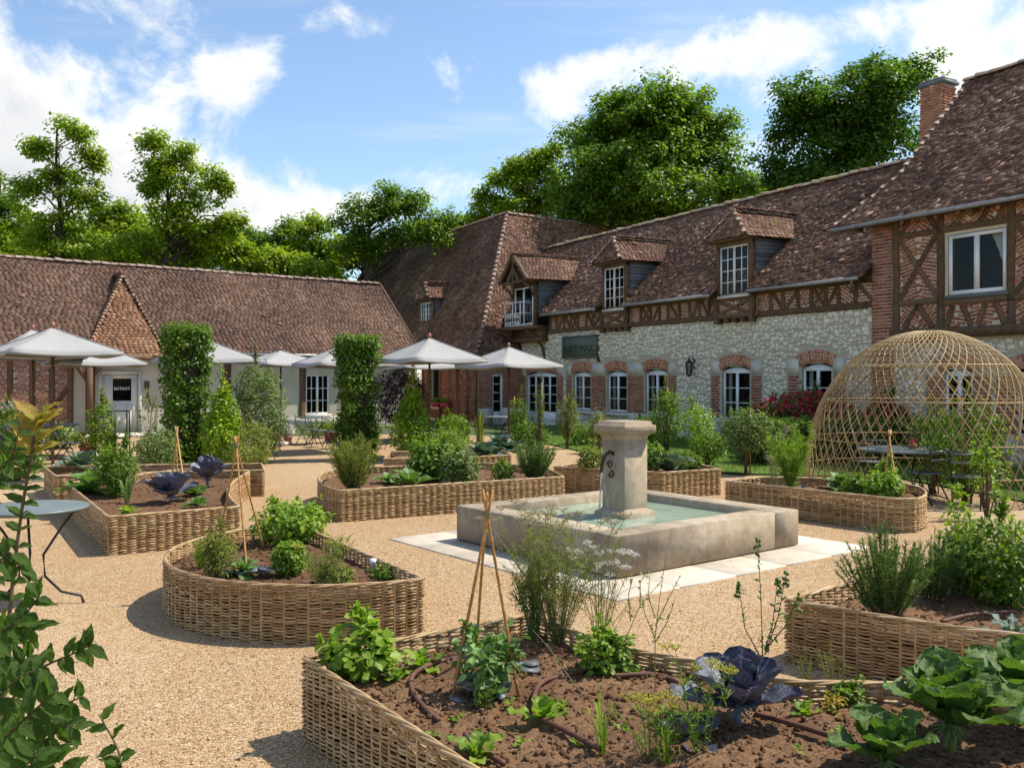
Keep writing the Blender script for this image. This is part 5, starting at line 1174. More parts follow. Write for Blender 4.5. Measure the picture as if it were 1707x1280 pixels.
def tree(name, label, base, height, lobes, mat, leaf=.22, dens=1.0, trunk_r=.22, group='trees behind the roofs', bark='bark', puff=(.38, .66), limbs=30, bare=.25, seed=0, per=30):
    """tapered trunk, limbs and a crown of leaf clumps; lobes: (x, y, z, rx, ry, rz) relative to the foot"""
    rs = np.random.default_rng(seed); t = thing(name, label, 'tree', base, 0, group)
    tm = MB(); top = max([l[2] + l[5] * .35 for l in lobes if abs(l[0]) < l[3] * .8] or [height * .6]); n = 9; pts = []; ox = oy = 0
    for i in range(n + 1):
        f = i / n; pts.append((ox, oy, top * f)); ox += rs.normal(0, .10) * top / 12; oy += rs.normal(0, .10) * top / 12
    tm.tube(pts, [trunk_r * (1 - .86 * i / n) * (1.35 if i == 0 else 1) for i in range(n + 1)], 8)
    PT = np.array(pts); C = []; Rr = []
    vol = sum(l[3] * l[4] * l[5] for l in lobes)
    for l in lobes:                                        # each mass of the crown is built of smaller boughs, each bough of leaf clumps
        c0 = np.array(l[:3]); r0 = np.array(l[3:]); nb = max(4, int(5 + 2.2 * (l[3] * l[5]) ** .5))
        d = unit(rs.normal(size=(nb, 3))); d[:, 2] = np.where(d[:, 2] < -.6, -d[:, 2], d[:, 2])
        for q in range(nb):
            cb = c0 + d[q] * r0 * rs.uniform(.45, .78); rb = r0 * rs.uniform(.34, .52); m_ = max(5, int(dens * 8.5 * float(rb[0] * rb[1] * rb[2]) ** (2 / 3) + 3))
            e = unit(rs.normal(size=(m_, 3)) + np.array([0, 0, .35])); C.append(cb[None] + e * rs.uniform(.55, 1.05, (m_, 1)) * rb[None]); Rr.append(rs.uniform(puff[0], puff[1], m_))
        m_ = max(3, int(dens * 2.5 * float(r0[0] * r0[1] * r0[2]) ** (2 / 3))); e = unit(rs.normal(size=(m_, 3))); C.append(c0[None] + e * rs.uniform(.1, .6, (m_, 1)) * r0[None]); Rr.append(rs.uniform(puff[0], puff[1], m_) * 1.3)
    C = np.concatenate(C); Rr = np.concatenate(Rr); C[:, 2] = np.maximum(C[:, 2], height * .06)
    sel = rs.permutation(len(C))[:limbs]
    for k in sel:
        c = C[k]; zt = max(height * bare * .6, c[2] - rs.uniform(.25, .6) * (np.hypot(c[0], c[1]) + 1.0)); j = min(n - 1, int(zt / top * n)); f = zt / top * n - j; a = PT[j] * (1 - f) + PT[j + 1] * f
        mid = (a + c) / 2 + np.array([0, 0, .10]) * np.linalg.norm(c - a) + rs.normal(0, .15, 3); r0 = max(.02, trunk_r * (1 - .8 * zt / top) * .42)
        tm.tube([a, (a + mid) / 2 + rs.normal(0, .05, 3), mid, (mid + c) / 2 + rs.normal(0, .08, 3), c], [r0, r0 * .8, r0 * .6, r0 * .4, r0 * .2], 5, False)
    tm.obj('trunk', M[bark], t)
    lm = MB(); k = max(10, int(per * (.22 / leaf) ** 1.1))
    clump_leaves(lm, C, Rr, k, leaf, leaf * .74, .8, '4', .62, .1, np.array([0, 0, height * .55]), .45, .42)
    lm.obj('crown', M[mat], t, kind='stuff'); return t
def shape_pts(n, w, h, shape, rs=rng):
    d = unit(rs.normal(size=(n, 3))); q = rs.random(n) ** .28
    if shape == 'box':
        p = rs.uniform(-1, 1, (n, 3)); ax = rs.integers(0, 3, n); s = np.where(rs.random(n) < .5, -1, 1); v = rs.uniform(.72, 1.0, n) * s
        p[np.arange(n), ax] = v; return np.stack([p[:, 0] * w / 2, p[:, 1] * w / 2, (p[:, 2] + 1) / 2 * h], 1)
    p = d * q[:, None]; z = (p[:, 2] + 1) / 2
    if shape == 'cone': k = (1.05 - z) ** .75 * 1.25; k = np.minimum(k, 1) * np.minimum(1, .35 + z * 3)
    elif shape == 'urn': k = .45 + .75 * z ** .8
    else: k = np.ones(n)
    return np.stack([p[:, 0] * w / 2 * k, p[:, 1] * w / 2 * k, z * h], 1)
def bush(name, label, base, h, w, mat, leaf=.06, n=300, k=9, shape='egg', cat='shrub', group=None, stem='twig', lw=.55, cl=None, tpl='4', stems=5, lift=.0, up=.7, extra=None, shoots=14):
    t = thing(name, label, cat, base, random.uniform(0, 6), group)
    C = shape_pts(n, w, h - lift, shape); C[:, 2] += lift; cr = cl or max(w, .25) * .11
    lm = MB(); clump_leaves(lm, C, cr, k, leaf, leaf * lw, up, tpl, .85, .1, np.array([0, 0, h * .4])); lm.obj('foliage', M[mat], t, kind='stuff')
    if stems:
        sm = MB()
        for i in range(stems):
            c = C[random.randrange(n)]; b = np.array([random.uniform(-.06, .06) * w, random.uniform(-.06, .06) * w, 0]); r0 = max(.003, .012 * h)
            sm.tube([b, b * .5 + c * .45 + np.array([0, 0, .06 * h]), c], [r0, r0 * .7, r0 * .3], 5, False)
        sm.obj('stems', M[stem], t)
    if shoots:                                             # straggling shoots break the outline
        sm = MB(); lm = MB()
        for i in range(shoots):
            c = C[random.randrange(n)]; c = c if c[2] > h * .45 else C[np.argmax(C[:, 2])]; d = np.array([c[0], c[1], 0]) * .45 + np.array([random.uniform(-.05, .05), random.uniform(-.05, .05), h * random.uniform(.10, .30)]); e = c + d; m_ = (c + e) / 2 + rng.normal(0, .015, 3) * h
            sm.tube([c, m_, e], [max(.002, .005 * h), max(.0016, .004 * h), .001], 4, False); q = 9; u = rng.random(q)[:, None]; P = c * (1 - u) + e * u; tg = unit(np.repeat((e - c)[None], q, 0)); dd = unit(tg * .6 + rdir(q)); leaves(lm, P, dd, rdir(q) * .6 + np.array([0, 0, .7]), leaf * rng.uniform(.6, 1.1, q), leaf * lw * rng.uniform(.6, 1.0, q), tpl)
        sm.obj('shoot_stems', M[stem], t, kind='stuff'); lm.obj('shoot_leaves', M[mat], t, kind='stuff')
    if extra: extra(t, C)
    return t
def needles(name, label, base, h, w, mat, ns=26, nl=.032, per=70, cat='herb', group=None, lean=.35, wid=.16, stem='twig'):
    """rosemary or lavender: upright stems set with needles"""
    t = thing(name, label, cat, base, random.uniform(0, 6), group); sm = MB(); Pn = []; Dn = []
    for i in range(ns):
        a = random.uniform(0, 2 * PI); q = random.random() ** .6; hh = h * random.uniform(.6, 1.0) * (1 - .25 * q); r1 = w / 2 * q
        b = np.array([.25 * r1 * math.cos(a), .25 * r1 * math.sin(a), 0]); m_ = b + np.array([.45 * r1 * math.cos(a), .45 * r1 * math.sin(a), hh * .5]); e = np.array([r1 * math.cos(a) * 1.05, r1 * math.sin(a) * 1.05, hh]) + rng.normal(0, .02, 3)
        ts = np.linspace(0, 1, 7)[:, None]; P = (1 - ts) ** 2 * b + 2 * ts * (1 - ts) * m_ + ts ** 2 * e; sm.tube(P, np.linspace(.0035, .0015, 7), 4, False)
        u = rng.uniform(.16, 1.02, per)[:, None]; q_ = (1 - u) ** 2 * b + 2 * u * (1 - u) * m_ + u ** 2 * e; tg = unit(2 * (1 - u) * (m_ - b) + 2 * u * (e - m_)); dd = unit(tg * .8 + rdir(per) * .85)
        Pn.append(q_); Dn.append(dd)
    P = np.concatenate(Pn); D = np.concatenate(Dn); lm = MB(); leaves(lm, P, D, rdir(len(P)), nl * rng.uniform(.7, 1.2, len(P)), nl * wid, 'b')
    sm.obj('stems', M[stem], t); lm.obj('needles', M[mat], t, kind='stuff'); return t
def blades(name, label, base, h, w, mat, n=40, bw=.012, cat='plant', group=None, arch_=.5):
    """tuft of arching blades (chives, leeks, grasses)"""
    t = thing(name, label, cat, base, random.uniform(0, 6), group); mb = MB()
    for i in range(n):
        a = random.uniform(0, 2 * PI); L = h * random.uniform(.6, 1.1); o = random.random(); r1 = w / 2 * o; c, s = math.cos(a), math.sin(a); z1 = L * (1 - arch_ * .3 * o)
        pts = [(.12 * r1 * c, .12 * r1 * s, 0), (.35 * r1 * c, .35 * r1 * s, L * .45), (.7 * r1 * c, .7 * r1 * s, z1 * .85), (r1 * c * 1.1, r1 * s * 1.1, z1 - arch_ * .25 * L * o)]
        q = (-s, c, 0); V = []
        for j, p in enumerate(pts):
            ww = bw * (1, .9, .65, .1)[j] / 2; V += [(p[0] + q[0] * ww, p[1] + q[1] * ww, p[2]), (p[0] - q[0] * ww, p[1] - q[1] * ww, p[2])]
        mb.add(V, [(0, 1, 3, 2), (2, 3, 5, 4), (4, 5, 7, 6)])
    mb.obj('blades', M[mat], t, kind='stuff'); return t
def leaf_mesh(name, mat, seed, W=.8, cup=.25, curl=.35, wave=.05, tip=.35, rib=True, lobes=0.0, stalk=.0, nx=8, ny=14, serr=0.0, point=False, crink=.012):
    """a broad leaf of unit length lying along +y, with midrib, cupping, curl and wavy edge"""
    rs = np.random.default_rng(seed); V = []; ph = rs.uniform(0, 6, 4)
    for j in range(ny + 1):
        f = j / ny; wd = W / 2 * ((math.sin(PI * f ** .85) ** .9 * (1.08 - .3 * f) if point else (min(1, .22 + (f / .55) ** .8 * .78) if f < .55 else math.sqrt(max(0, 1 - ((f - .55) / .455) ** 2)))) if f < 1 else .02)
        wd *= 1 + lobes * math.sin(f * 26 + ph[3]) * .5 + serr * ((j % 2) - .5)
        for i in range(nx + 1):
            g = 2 * i / nx - 1; x = g * wd; z = cup * (g * g) * wd * 1.6 - curl * f * f + wave * abs(g) ** 1.5 * math.sin(f * 15 + ph[0] + (2.1 if g > 0 else 0)) + crink * (math.sin(f * 30 + abs(g) * 5 + ph[1]) + .8 * math.sin(f * 47 - abs(g) * 13 + ph[2]))
            if rib and i == nx // 2: z -= .022 * (1 - f)
            V.append((x, f + .04 * math.cos(g * 1.2) - .04, z))
    F = [(j * (nx + 1) + i, j * (nx + 1) + i + 1, (j + 1) * (nx + 1) + i + 1, (j + 1) * (nx + 1) + i) for j in range(ny) for i in range(nx)]
    mb = MB(); mb.add(V, F)
    if stalk: mb.tube([(0, -stalk, .0), (0, 0, -.015), (0, .5, -.015 - curl * .25), (0, .9, -curl * .81 - .004)], [.018, .016, .010, .003], 5, False)
    me = mb.mesh(name, True); me.materials.append(mat); return me
LEAFSETS = {}
def leafset(key, mat, n=4, **kw):
    if key not in LEAFSETS: LEAFSETS[key] = [leaf_mesh('leaf', M[mat], 31 * i + len(LEAFSETS), **kw) for i in range(n)]
    return LEAFSETS[key]
def orient(P, D, U, s):
    D = Vector(D).normalized(); X = D.cross(Vector(U))
    if X.length < 1e-3: X = D.cross(Vector((1, 0, 0)))
    X.normalize(); Z = X.cross(D); m_ = Matrix((X * s, D * s, Z * s)).transposed().to_4x4(); m_.translation = Vector(P); return m_
def rosette(name, label, base, size, lset, n=12, el=(10, 75), cat='cabbage', group=None, core=None, stem=None, zs=.02, jit=.25, outer=1.0):
    """leaves standing round a stalk: every leaf a part of its own"""
    t = thing(name, label, cat, base, random.uniform(0, 6), group)
    for i in range(n):
        f = i / max(1, n - 1); a = i * 2.399 + random.uniform(-jit, jit); e = R(el[0] + (el[1] - el[0]) * f + random.uniform(-8, 8)); s = size * (outer - .45 * f) * random.uniform(.85, 1.12)
        d = (math.cos(a) * math.cos(e), math.sin(a) * math.cos(e), math.sin(e)); up = (-math.cos(a) * math.sin(e), -math.sin(a) * math.sin(e), math.cos(e))
        inst('leaf', lset[i % len(lset)], t, orient((d[0] * .03 * size, d[1] * .03 * size, zs + .12 * size * f), d, up, s))
    if stem:
        mb = MB(); mb.tube([(0, 0, -.05), (.01, 0, zs * .5), (0, 0, zs + .1 * size)], [.02, .018, .012], 7); mb.obj('stalk', M[stem], t)
    return t
def feather(name, label, base, h, w, mat, ns=9, thread=900, tl=.05, cat='herb', group=None, stem='greenstem', heads=0, headmat='petal_yellow', spread=1.0, sr=.003):
    """fennel, dill, coriander: thin branched stems with thread leaves and a few umbels"""
    t = thing(name, label, cat, base, random.uniform(0, 6), group); sm = MB(); tips = []; seg = []
    for i in range(ns):
        a = random.uniform(0, 2 * PI); q = random.random() ** .7; hh = h * random.uniform(.55, 1); e = np.array([w / 2 * q * math.cos(a), w / 2 * q * math.sin(a), hh]); b = np.array([.02 * math.cos(a), .02 * math.sin(a), 0]); m_ = b * .5 + e * .5 + np.array([-.10 * e[0], -.10 * e[1], .03 * h])
        sm.tube([b, m_, e], [sr, sr * .8, sr * .4], 4, False); seg += [(b, m_), (m_, e)]; tips.append(e)
        for j in range(random.randint(2, 4)):
            f = random.uniform(.35, .9); p = b * (1 - f) + e * f; d = rdir(1)[0]; d[2] = abs(d[2]) * .8 + .5; e2 = p + unit(d) * h * random.uniform(.12, .28) * spread; sm.tube([p, (p + e2) / 2 + np.array([0, 0, .01]), e2], [sr * .6, sr * .5, sr * .3], 3, False); seg.append((p, e2)); tips.append(e2)
    sm.obj('stems', M[stem], t)
    A = np.array([s[0] for s in seg]); B = np.array([s[1] for s in seg]); k = rng.integers(0, len(seg), thread); u = rng.random(thread)[:, None]; P = A[k] * (1 - u) + B[k] * u; D = unit(rdir(thread) + np.array([0, 0, .35])); lm = MB()
    if thread: leaves(lm, P, D, rdir(thread), tl * rng.uniform(.5, 1.3, thread), tl * .10, 'b'); lm.obj('threads', M[mat], t, kind='stuff')
    if heads:
        hm = MB()
        for e in sorted(tips, key=lambda p: -p[2])[:heads]:
            m_ = 9; R_ = random.uniform(.018, .035)
            for j in range(m_):
                a = 2 * PI * j / m_; p = e + np.array([R_ * math.cos(a), R_ * math.sin(a), .022]) * random.uniform(.6, 1.1); hm.tube([e, p], .0012, 3, False)
                n_ = 5; leaves(hm, np.repeat(p[None], n_, 0) + rng.normal(0, .004, (n_, 3)), rdir(n_), rdir(n_), .009, .008)
        hm.obj('umbels', M[headmat], t, kind='stuff')
    return t
def spray(name, label, base, pts_list, mat, leaf=.03, per=16, cat='plant', group=None, stem='twig', r=.004, wide=.5, buds=None):
    """a few long stems (given as local polylines) with small leaves"""
    t = thing(name, label, cat, base, 0, group); sm = MB(); lm = MB()
    for pts in pts_list:
        P = np.array(pts, float); sm.tube(P, np.linspace(r, r * .35, len(P)), 5, False); n = per; k = rng.integers(0, len(P) - 1, n); u = rng.random(n)[:, None]; q = P[k] * (1 - u) + P[k + 1] * u; tg = unit(P[k + 1] - P[k])
        leaves(lm, q, unit(tg * .4 + rdir(n)), rdir(n) * .6 + np.array([0, 0, .7]), leaf * rng.uniform(.5, 1.2, n), leaf * wide * rng.uniform(.6, 1.1, n), '6')
    sm.obj('stems', M[stem], t); lm.obj('foliage', M[mat], t, kind='stuff')
    if buds:
        bm = MB()
        for pts in pts_list:
            P = np.array(pts[-1], float); n = 10; batch(bm, ROCKV, ROCKF, P[None] + np.stack([rng.normal(0, .008, n), rng.normal(0, .008, n), -rng.random(n) * .08], 1), np.tile([.008, 0, 0], (n, 1)), np.tile([0, .008, 0], (n, 1)), np.tile([0, 0, .010], (n, 1)))
        bm.obj('buds', M[buds], t, kind='stuff')
    return t

# ------------------------------------------------------------------ trees behind the roofs
def T(u, Y): return Vector(((u - CXP) / FPX * Y, Y, 0))
def px(d, Y): return d / FPX * Y
def tree_at(name, label, u, Y, lob, mat, **kw):
    """lobes in photo pixels: (u, v, half width, half height)"""
    L = [(px(a - u, Y), random.uniform(-.6, .6) * px(rw, Y) * .3, EYE + px(HYP - v, Y), px(rw, Y), px(rw, Y) * .85, px(rh, Y)) for a, v, rw, rh in lob]
    h = max(l[2] + l[5] for l in L); return tree(name, label, T(u, Y), h, L, M and mat, **kw)
tree_at('oak_tree', 'huge dense oak with rounded crown towering over the middle of the long roof', 1095, 47, [(1090, 235, 120, 80), (1180, 270, 78, 90), (1005, 275, 85, 95), (1095, 190, 95, 52), (1090, 320, 165, 70), (1215, 330, 50, 60), (960, 340, 50, 60), (1035, 205, 60, 60), (1150, 205, 70, 55), (1000, 365, 80, 40), (1110, 355, 110, 45), (1220, 340, 55, 45), (1090, 270, 130, 60)], 'lf_tree', leaf=.2, dens=1.4, trunk_r=.45, limbs=46, seed=1)
tree_at('broad_tree', 'dark broad tree behind the chimney at the upper right', 1410, 44, [(1400, 170, 110, 65), (1480, 160, 85, 65), (1330, 250, 60, 75), (1430, 255, 110, 70), (1340, 170, 45, 50), (1530, 130, 42, 45), (1300, 310, 45, 45), (1380, 285, 90, 50), (1470, 240, 90, 60), (1400, 215, 120, 60), (1340, 310, 70, 35)], 'lf_dark', leaf=.2, dens=1.35, trunk_r=.40, limbs=40, seed=2)
tree_at('tall_tree', 'tallest open-crowned tree at the far left, with bare sky between its branches', 105, 43, [(120, 225, 32, 30), (75, 260, 42, 22), (150, 275, 30, 32), (105, 300, 55, 24), (60, 325, 48, 24), (140, 340, 48, 26), (95, 370, 62, 26), (50, 400, 55, 26), (125, 410, 55, 26)], 'lf_light', leaf=.18, dens=.95, trunk_r=.28, limbs=40, seed=3)
tree_at('tall_tree', 'tall leaning tree with bright green tiers, second from the far left', 285, 44, [(265, 245, 34, 24), (300, 265, 32, 24), (262, 290, 32, 22), (305, 305, 48, 32), (255, 315, 34, 20), (325, 350, 52, 34), (365, 310, 22, 22), (275, 365, 58, 34), (345, 400, 52, 36), (250, 400, 56, 34), (385, 375, 22, 22)], 'lf_light', leaf=.18, dens=.95, trunk_r=.28, limbs=40, seed=4)
tree_at('edge_tree', 'dark leafy tree at the left picture edge behind the low roof', 5, 47, [(-10, 310, 45, 30), (10, 350, 48, 30), (-20, 380, 70, 40), (20, 410, 60, 30)], 'lf_tree', leaf=.21, dens=2.3, seed=5)
tree_at('round_tree', 'low bushy tree between the two tall trees on the left', 195, 49, [(190, 372, 46, 34), (215, 400, 48, 36), (165, 405, 46, 34)], 'lf_light', leaf=.21, dens=2.3, seed=6)
tree_at('round_tree', 'mid green bushy tree just right of the leaning tall tree', 450, 52, [(440, 415, 52, 42), (480, 400, 42, 34), (420, 440, 52, 34)], 'lf_tree', leaf=.21, dens=2.3, seed=7)
tree_at('round_tree', 'rounded tree with dense light crown above the middle of the low roof', 530, 50, [(520, 405, 46, 40), (555, 420, 42, 40), (500, 440, 50, 32)], 'lf_light', leaf=.21, dens=2.3, seed=8)
tree_at('open_tree', 'open tree showing forked dark branches left of the corner house roof', 620, 47, [(610, 365, 46, 34), (650, 350, 52, 34), (585, 385, 32, 34), (690, 345, 42, 28), (600, 425, 46, 28), (655, 400, 46, 30), (735, 370, 30, 25), (720, 400, 45, 26)], 'lf_tree', leaf=.18, dens=1.4, trunk_r=.26, limbs=44, seed=9)
tree_at('light_tree', 'light green tree rising behind the corner house ridge, left of the huge oak', 870, 53, [(845, 300, 45, 32), (885, 285, 38, 38), (820, 345, 42, 36), (870, 345, 58, 42), (915, 260, 20, 26), (930, 320, 45, 50), (800, 370, 26, 26)], 'lf_light', leaf=.21, dens=2.3, trunk_r=.34, seed=10)
tree_at('back_tree', 'shaded tree filling the gap below the huge oak above the ridge', 1010, 56, [(990, 360, 80, 45), (1080, 370, 90, 45), (1180, 370, 90, 45), (1260, 350, 70, 50)], 'lf_dark', leaf=.21, dens=2.3, trunk_r=.35, seed=12)
tree_at('edge_tree', 'dark tree seen low between the leaning tall tree and the roof ridge', 330, 54, [(300, 430, 80, 40), (385, 430, 60, 40), (220, 440, 70, 35), (110, 430, 80, 35)], 'lf_tree', leaf=.21, dens=2.3, seed=13)

tree_at('round_tree', 'bright bushy tree low behind the low roof, under the leaning tall tree', 300, 46, [(260, 405, 56, 36), (330, 410, 56, 36), (380, 420, 40, 34), (290, 440, 80, 28)], 'lf_light', leaf=.2, dens=2.2, seed=14)
tree_at('round_tree', 'bushy tree low behind the low roof, under the tallest tree', 70, 46, [(40, 400, 56, 40), (110, 415, 60, 36), (160, 420, 50, 34), (60, 435, 90, 26)], 'lf_light', leaf=.2, dens=2.2, seed=15)
tree_at('round_tree', 'dark tree closing the gap between the rounded tree and the corner house', 600, 55, [(570, 440, 60, 34), (640, 430, 60, 36), (700, 400, 50, 36), (760, 385, 40, 25)], 'lf_tree', leaf=.21, dens=2.2, seed=16)
tree_at('round_tree', 'leafy tree in the dip right of the leaning tall tree', 410, 47, [(400, 420, 36, 34), (440, 440, 46, 28), (480, 445, 46, 28), (530, 455, 46, 22)], 'lf_light', leaf=.2, dens=2.2, seed=17)
# ------------------------------------------------------------------ lawn, terrace plants, hedges
lawn_poly = [tuple(G(u, v)[:2]) for u, v in ((1707, 836), (1500, 797), (1215, 789), (1105, 770), (960, 750), (850, 727))] + [tuple(RB.w(-11, -.5)[:2]), tuple(RB.w(6, -.5)[:2]), tuple(RB.w(13, -.5)[:2]), (20, 12.6)]
sheet('lawn', lawn_poly, .012, M['lawn'])
def grass(name, label, poly, n, h=.06):
    A = np.array(poly); P = rng.uniform(A.min(0), A.max(0), (n * 3, 2)); P = P[in_poly(P, poly)]; d = np.hypot(P[:, 0], P[:, 1]); P = P[(P[:, 1] < 29)][:n]; n = len(P); D = unit(rdir(n) * .5 + np.array([0, 0, 1])); mb = MB()
    leaves(mb, np.stack([P[:, 0], P[:, 1], np.full(n, .012)], 1), D, rdir(n), h * rng.uniform(.5, 1.3, n), .012, 'b'); o = mb.obj(name, M['grass']); prop(o, label, 'grass', kind='stuff')
grass('lawn_grass', 'short mown grass in front of the stone house', lawn_poly, 42000)
strip = [tuple(LB.w(x, y)[:2]) for x, y in ((1.5, -1.2), (11, -1.2), (11, -.1), (1.5, -.1))]
sheet('border_strip', strip, .01, M['lawn']); grass('border_grass', 'rough grass strip along the plastered wall', strip, 5000, .1)
# pebbles lying proud of the gravel near the viewer
n = 52000; Y = 2.6 + 9.5 * rng.random(n) ** 1.5; Xp = (rng.uniform(-60, 1767, n) - CXP) / FPX * Y; s = rng.uniform(.0026, .0058, n) * (1 + .8 * (rng.random(n) > .97))
Xa = rdir(n); Ya = unit(np.cross(Xa, rdir(n))); Za = np.cross(Xa, Ya); OV = np.array([(1, 0, 0), (-1, 0, 0), (0, 1, 0), (0, -1, 0), (0, 0, 1), (0, 0, -1)]); OF = np.array([(0, 2, 4), (2, 1, 4), (1, 3, 4), (3, 0, 4), (2, 0, 5), (1, 2, 5), (3, 1, 5), (0, 3, 5)])
P = np.stack([Xp, Y, s * .4], 1); lx = (P[:, :2] - np.array(FC)[None, :2]) @ np.array([[ga.x, gb.x], [ga.y, gb.y]]); okp = ~((lx[:, 0] > -m0) & (lx[:, 0] < S1 + m0) & (lx[:, 1] > -m0) & (lx[:, 1] < S2 + m0))
mb = MB(); q = rng.uniform(.7, 1.3, (n, 3)) * s[:, None]; batch(mb, OV, OF, P[okp], (Xa * q[:, :1])[okp], (Ya * q[:, 1:2])[okp], (Za * q[:, 2:])[okp]); prop(mb.obj('gravel_pebbles', M['pebble'], None, True), 'loose ochre gravel pebbles on the court', 'gravel', kind='stuff')

# a few fallen leaves and tiny weeds on the gravel
n = 260; Yl = 3.2 + 16 * rng.random(n); Pl = np.stack([(rng.uniform(0, 1707, n) - CXP) / FPX * Yl, Yl, np.full(n, .012)], 1); Dl = rdir(n); Dl[:, 2] *= .2
mb = MB(); leaves(mb, Pl, Dl, rdir(n) * .3 + np.array([0, 0, 1.]), rng.uniform(.015, .04, n), rng.uniform(.008, .02, n), '6'); prop(mb.obj('fallen_leaves', M['twig']), 'scattered dry fallen leaves on the gravel', 'leaves', kind='stuff')
# clipped hornbeam columns
for u0, u1, vt, vb, lab in ((270, 350, 545, 777, 'tall clipped square hornbeam column, nearer the bistro door'), (561, 630, 563, 766, 'clipped hornbeam column beside the second umbrella group, in the middle distance')):
    p = G((u0 + u1) / 2, vb); Y = p.y; w = px(u1 - u0, Y) * .73; h = EYE + px(HYP - vt, Y)
    t = thing('hornbeam_column', lab, 'hedge', p, R(36)); C = shape_pts(1500, w, h, 'box'); C[:, :2] *= (1 - .12 * (1 - C[:, 2:] / h) * (rng.random((1500, 1)))); C += rng.normal(0, .035, C.shape); kb = fbm(C[:, 0] * 2 + C[:, 1] * 1.7 + 4, C[:, 2] * 1.6, 2)[:, None]; C[:, :2] *= .86 + .30 * kb; C = C[rng.random(len(C)) < .30 + .75 * kb[:, 0]]; lm = MB()
    clump_leaves(lm, C, .11, 12, .085, .05, .5, '4', .8, .35); lm.obj('foliage', M['lf_horn'], t, kind='stuff')
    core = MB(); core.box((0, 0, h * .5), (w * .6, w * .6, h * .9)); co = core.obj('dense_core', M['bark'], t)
    sm = MB()
    for k in range(3): sm.tube([(random.uniform(-.2, .2), random.uniform(-.2, .2), 0), (random.uniform(-.2, .2), random.uniform(-.2, .2), h * .9)], [.03, .012], 6)
    sm.obj('trunk', M['bark'], t)
def soilz(u, v, dz=0): p = G(u, v, BH - .10); p.z = BH - .105 + dz; return p
def flowers(mat, n, s):
    def f(t, C):
        mb = MB(); sel = C[np.argsort(-C[:, 2] + rng.random(len(C)) * .5)[:n]]
        for c in sel: P = np.repeat(c[None], 9, 0) + rng.normal(0, s * .35, (9, 3)); leaves(mb, P, rdir(9), rdir(9), s, s * .8)
        mb.obj('blossoms', M[mat], t, kind='stuff')
    return f
def B_(name, label, u, vb, vt, wpx, mat, on='ground', **kw):
    p = G(u, vb) if on == 'ground' else soilz(u, vb); h = EYE + px(HYP - vt, p.y) - p.z; return bush(name, label, p, h, px(wpx, p.y), mat, **kw)
B_('bay_shrub', 'bright yellow-green bay shrub in front of the left hornbeam column', 372, 782, 640, 74, 'lf_bay', leaf=.10, n=420, k=9, shape='cone', lw=.42, cl=.10)
B_('grey_shrub', 'tall grey-green shrub right of the bright bay shrub', 432, 772, 603, 92, 'lf_sage', leaf=.07, n=620, k=10, shape='egg', cl=.11)
B_('willowy_shrub', 'sparse olive shrub at the foot of the grey-green shrub', 420, 782, 700, 70, 'lf_olive', leaf=.06, n=260, k=7, cl=.1)
B_('bay_shrub', 'upright yellow-green bay shrub with pale blossoms, right of the middle hornbeam column', 686, 768, 642, 72, 'lf_bay', leaf=.10, n=420, k=9, shape='cone', lw=.42, cl=.11, extra=flowers('petal_pink', 5, .08))
B_('purple_tree', 'small dark purple-leaved tree behind the bay shrub in the middle', 664, 735, 612, 90, 'lf_purple', leaf=.08, n=520, k=10, cl=.13, cat='tree', lift=.5)
B_('leafy_shrub', 'low green shrub under the bay shrub, far bed', 735, 768, 712, 100, 'lf_herb', leaf=.07, n=300, k=8, cl=.11)
B_('sage_shrub', 'pale variegated sage in the narrow bed on the left', 262, 778, 718, 74, 'lf_sage', 'soil', leaf=.06, n=240, k=8, cl=.09)
B_('low_shrub', 'small pale shrub beside the path end of the narrow left bed', 402, 779, 735, 52, 'lf_olive', 'soil', leaf=.05, n=160, k=8, cl=.08)
B_('rhododendron', 'rhododendron covered in crimson flower heads before the stone wall', 1345, 757, 655, 185, 'lf_dark', leaf=.12, n=520, k=9, cl=.16, extra=flowers('lf_red', 170, .12))
B_('rhododendron', 'smaller crimson flowering bush seen through the dome trellis', 1478, 762, 665, 75, 'lf_dark', leaf=.12, n=220, k=8, cl=.16, extra=flowers('lf_red', 70, .12))
for u, w, lab in ((1285, 90, 'clipped hedge block under the crimson rhododendron, left piece'), (1362, 80, 'clipped hedge block at the left edge of the dome trellis'), (1440, 90, 'clipped hedge block seen through the left half of the dome'), (1530, 90, 'clipped hedge block seen behind the dome table'), (1625, 100, 'clipped hedge block seen through the right half of the dome')):
    p = G(u, 772); t = thing('clipped_hedge', lab, 'hedge', p, RB.a, 'low hedge before the stone house'); C = shape_pts(420, px(w, p.y), .95, 'box'); lm = MB(); clump_leaves(lm, C, .10, 9, .07, .042, .6); lm.obj('foliage', M['lf_horn'], t, kind='stuff'); c = MB(); c.box((0, 0, .42), (px(w, p.y) * .75, px(w, p.y) * .7, .84)); c.obj('dense_core', M['bark'], t)
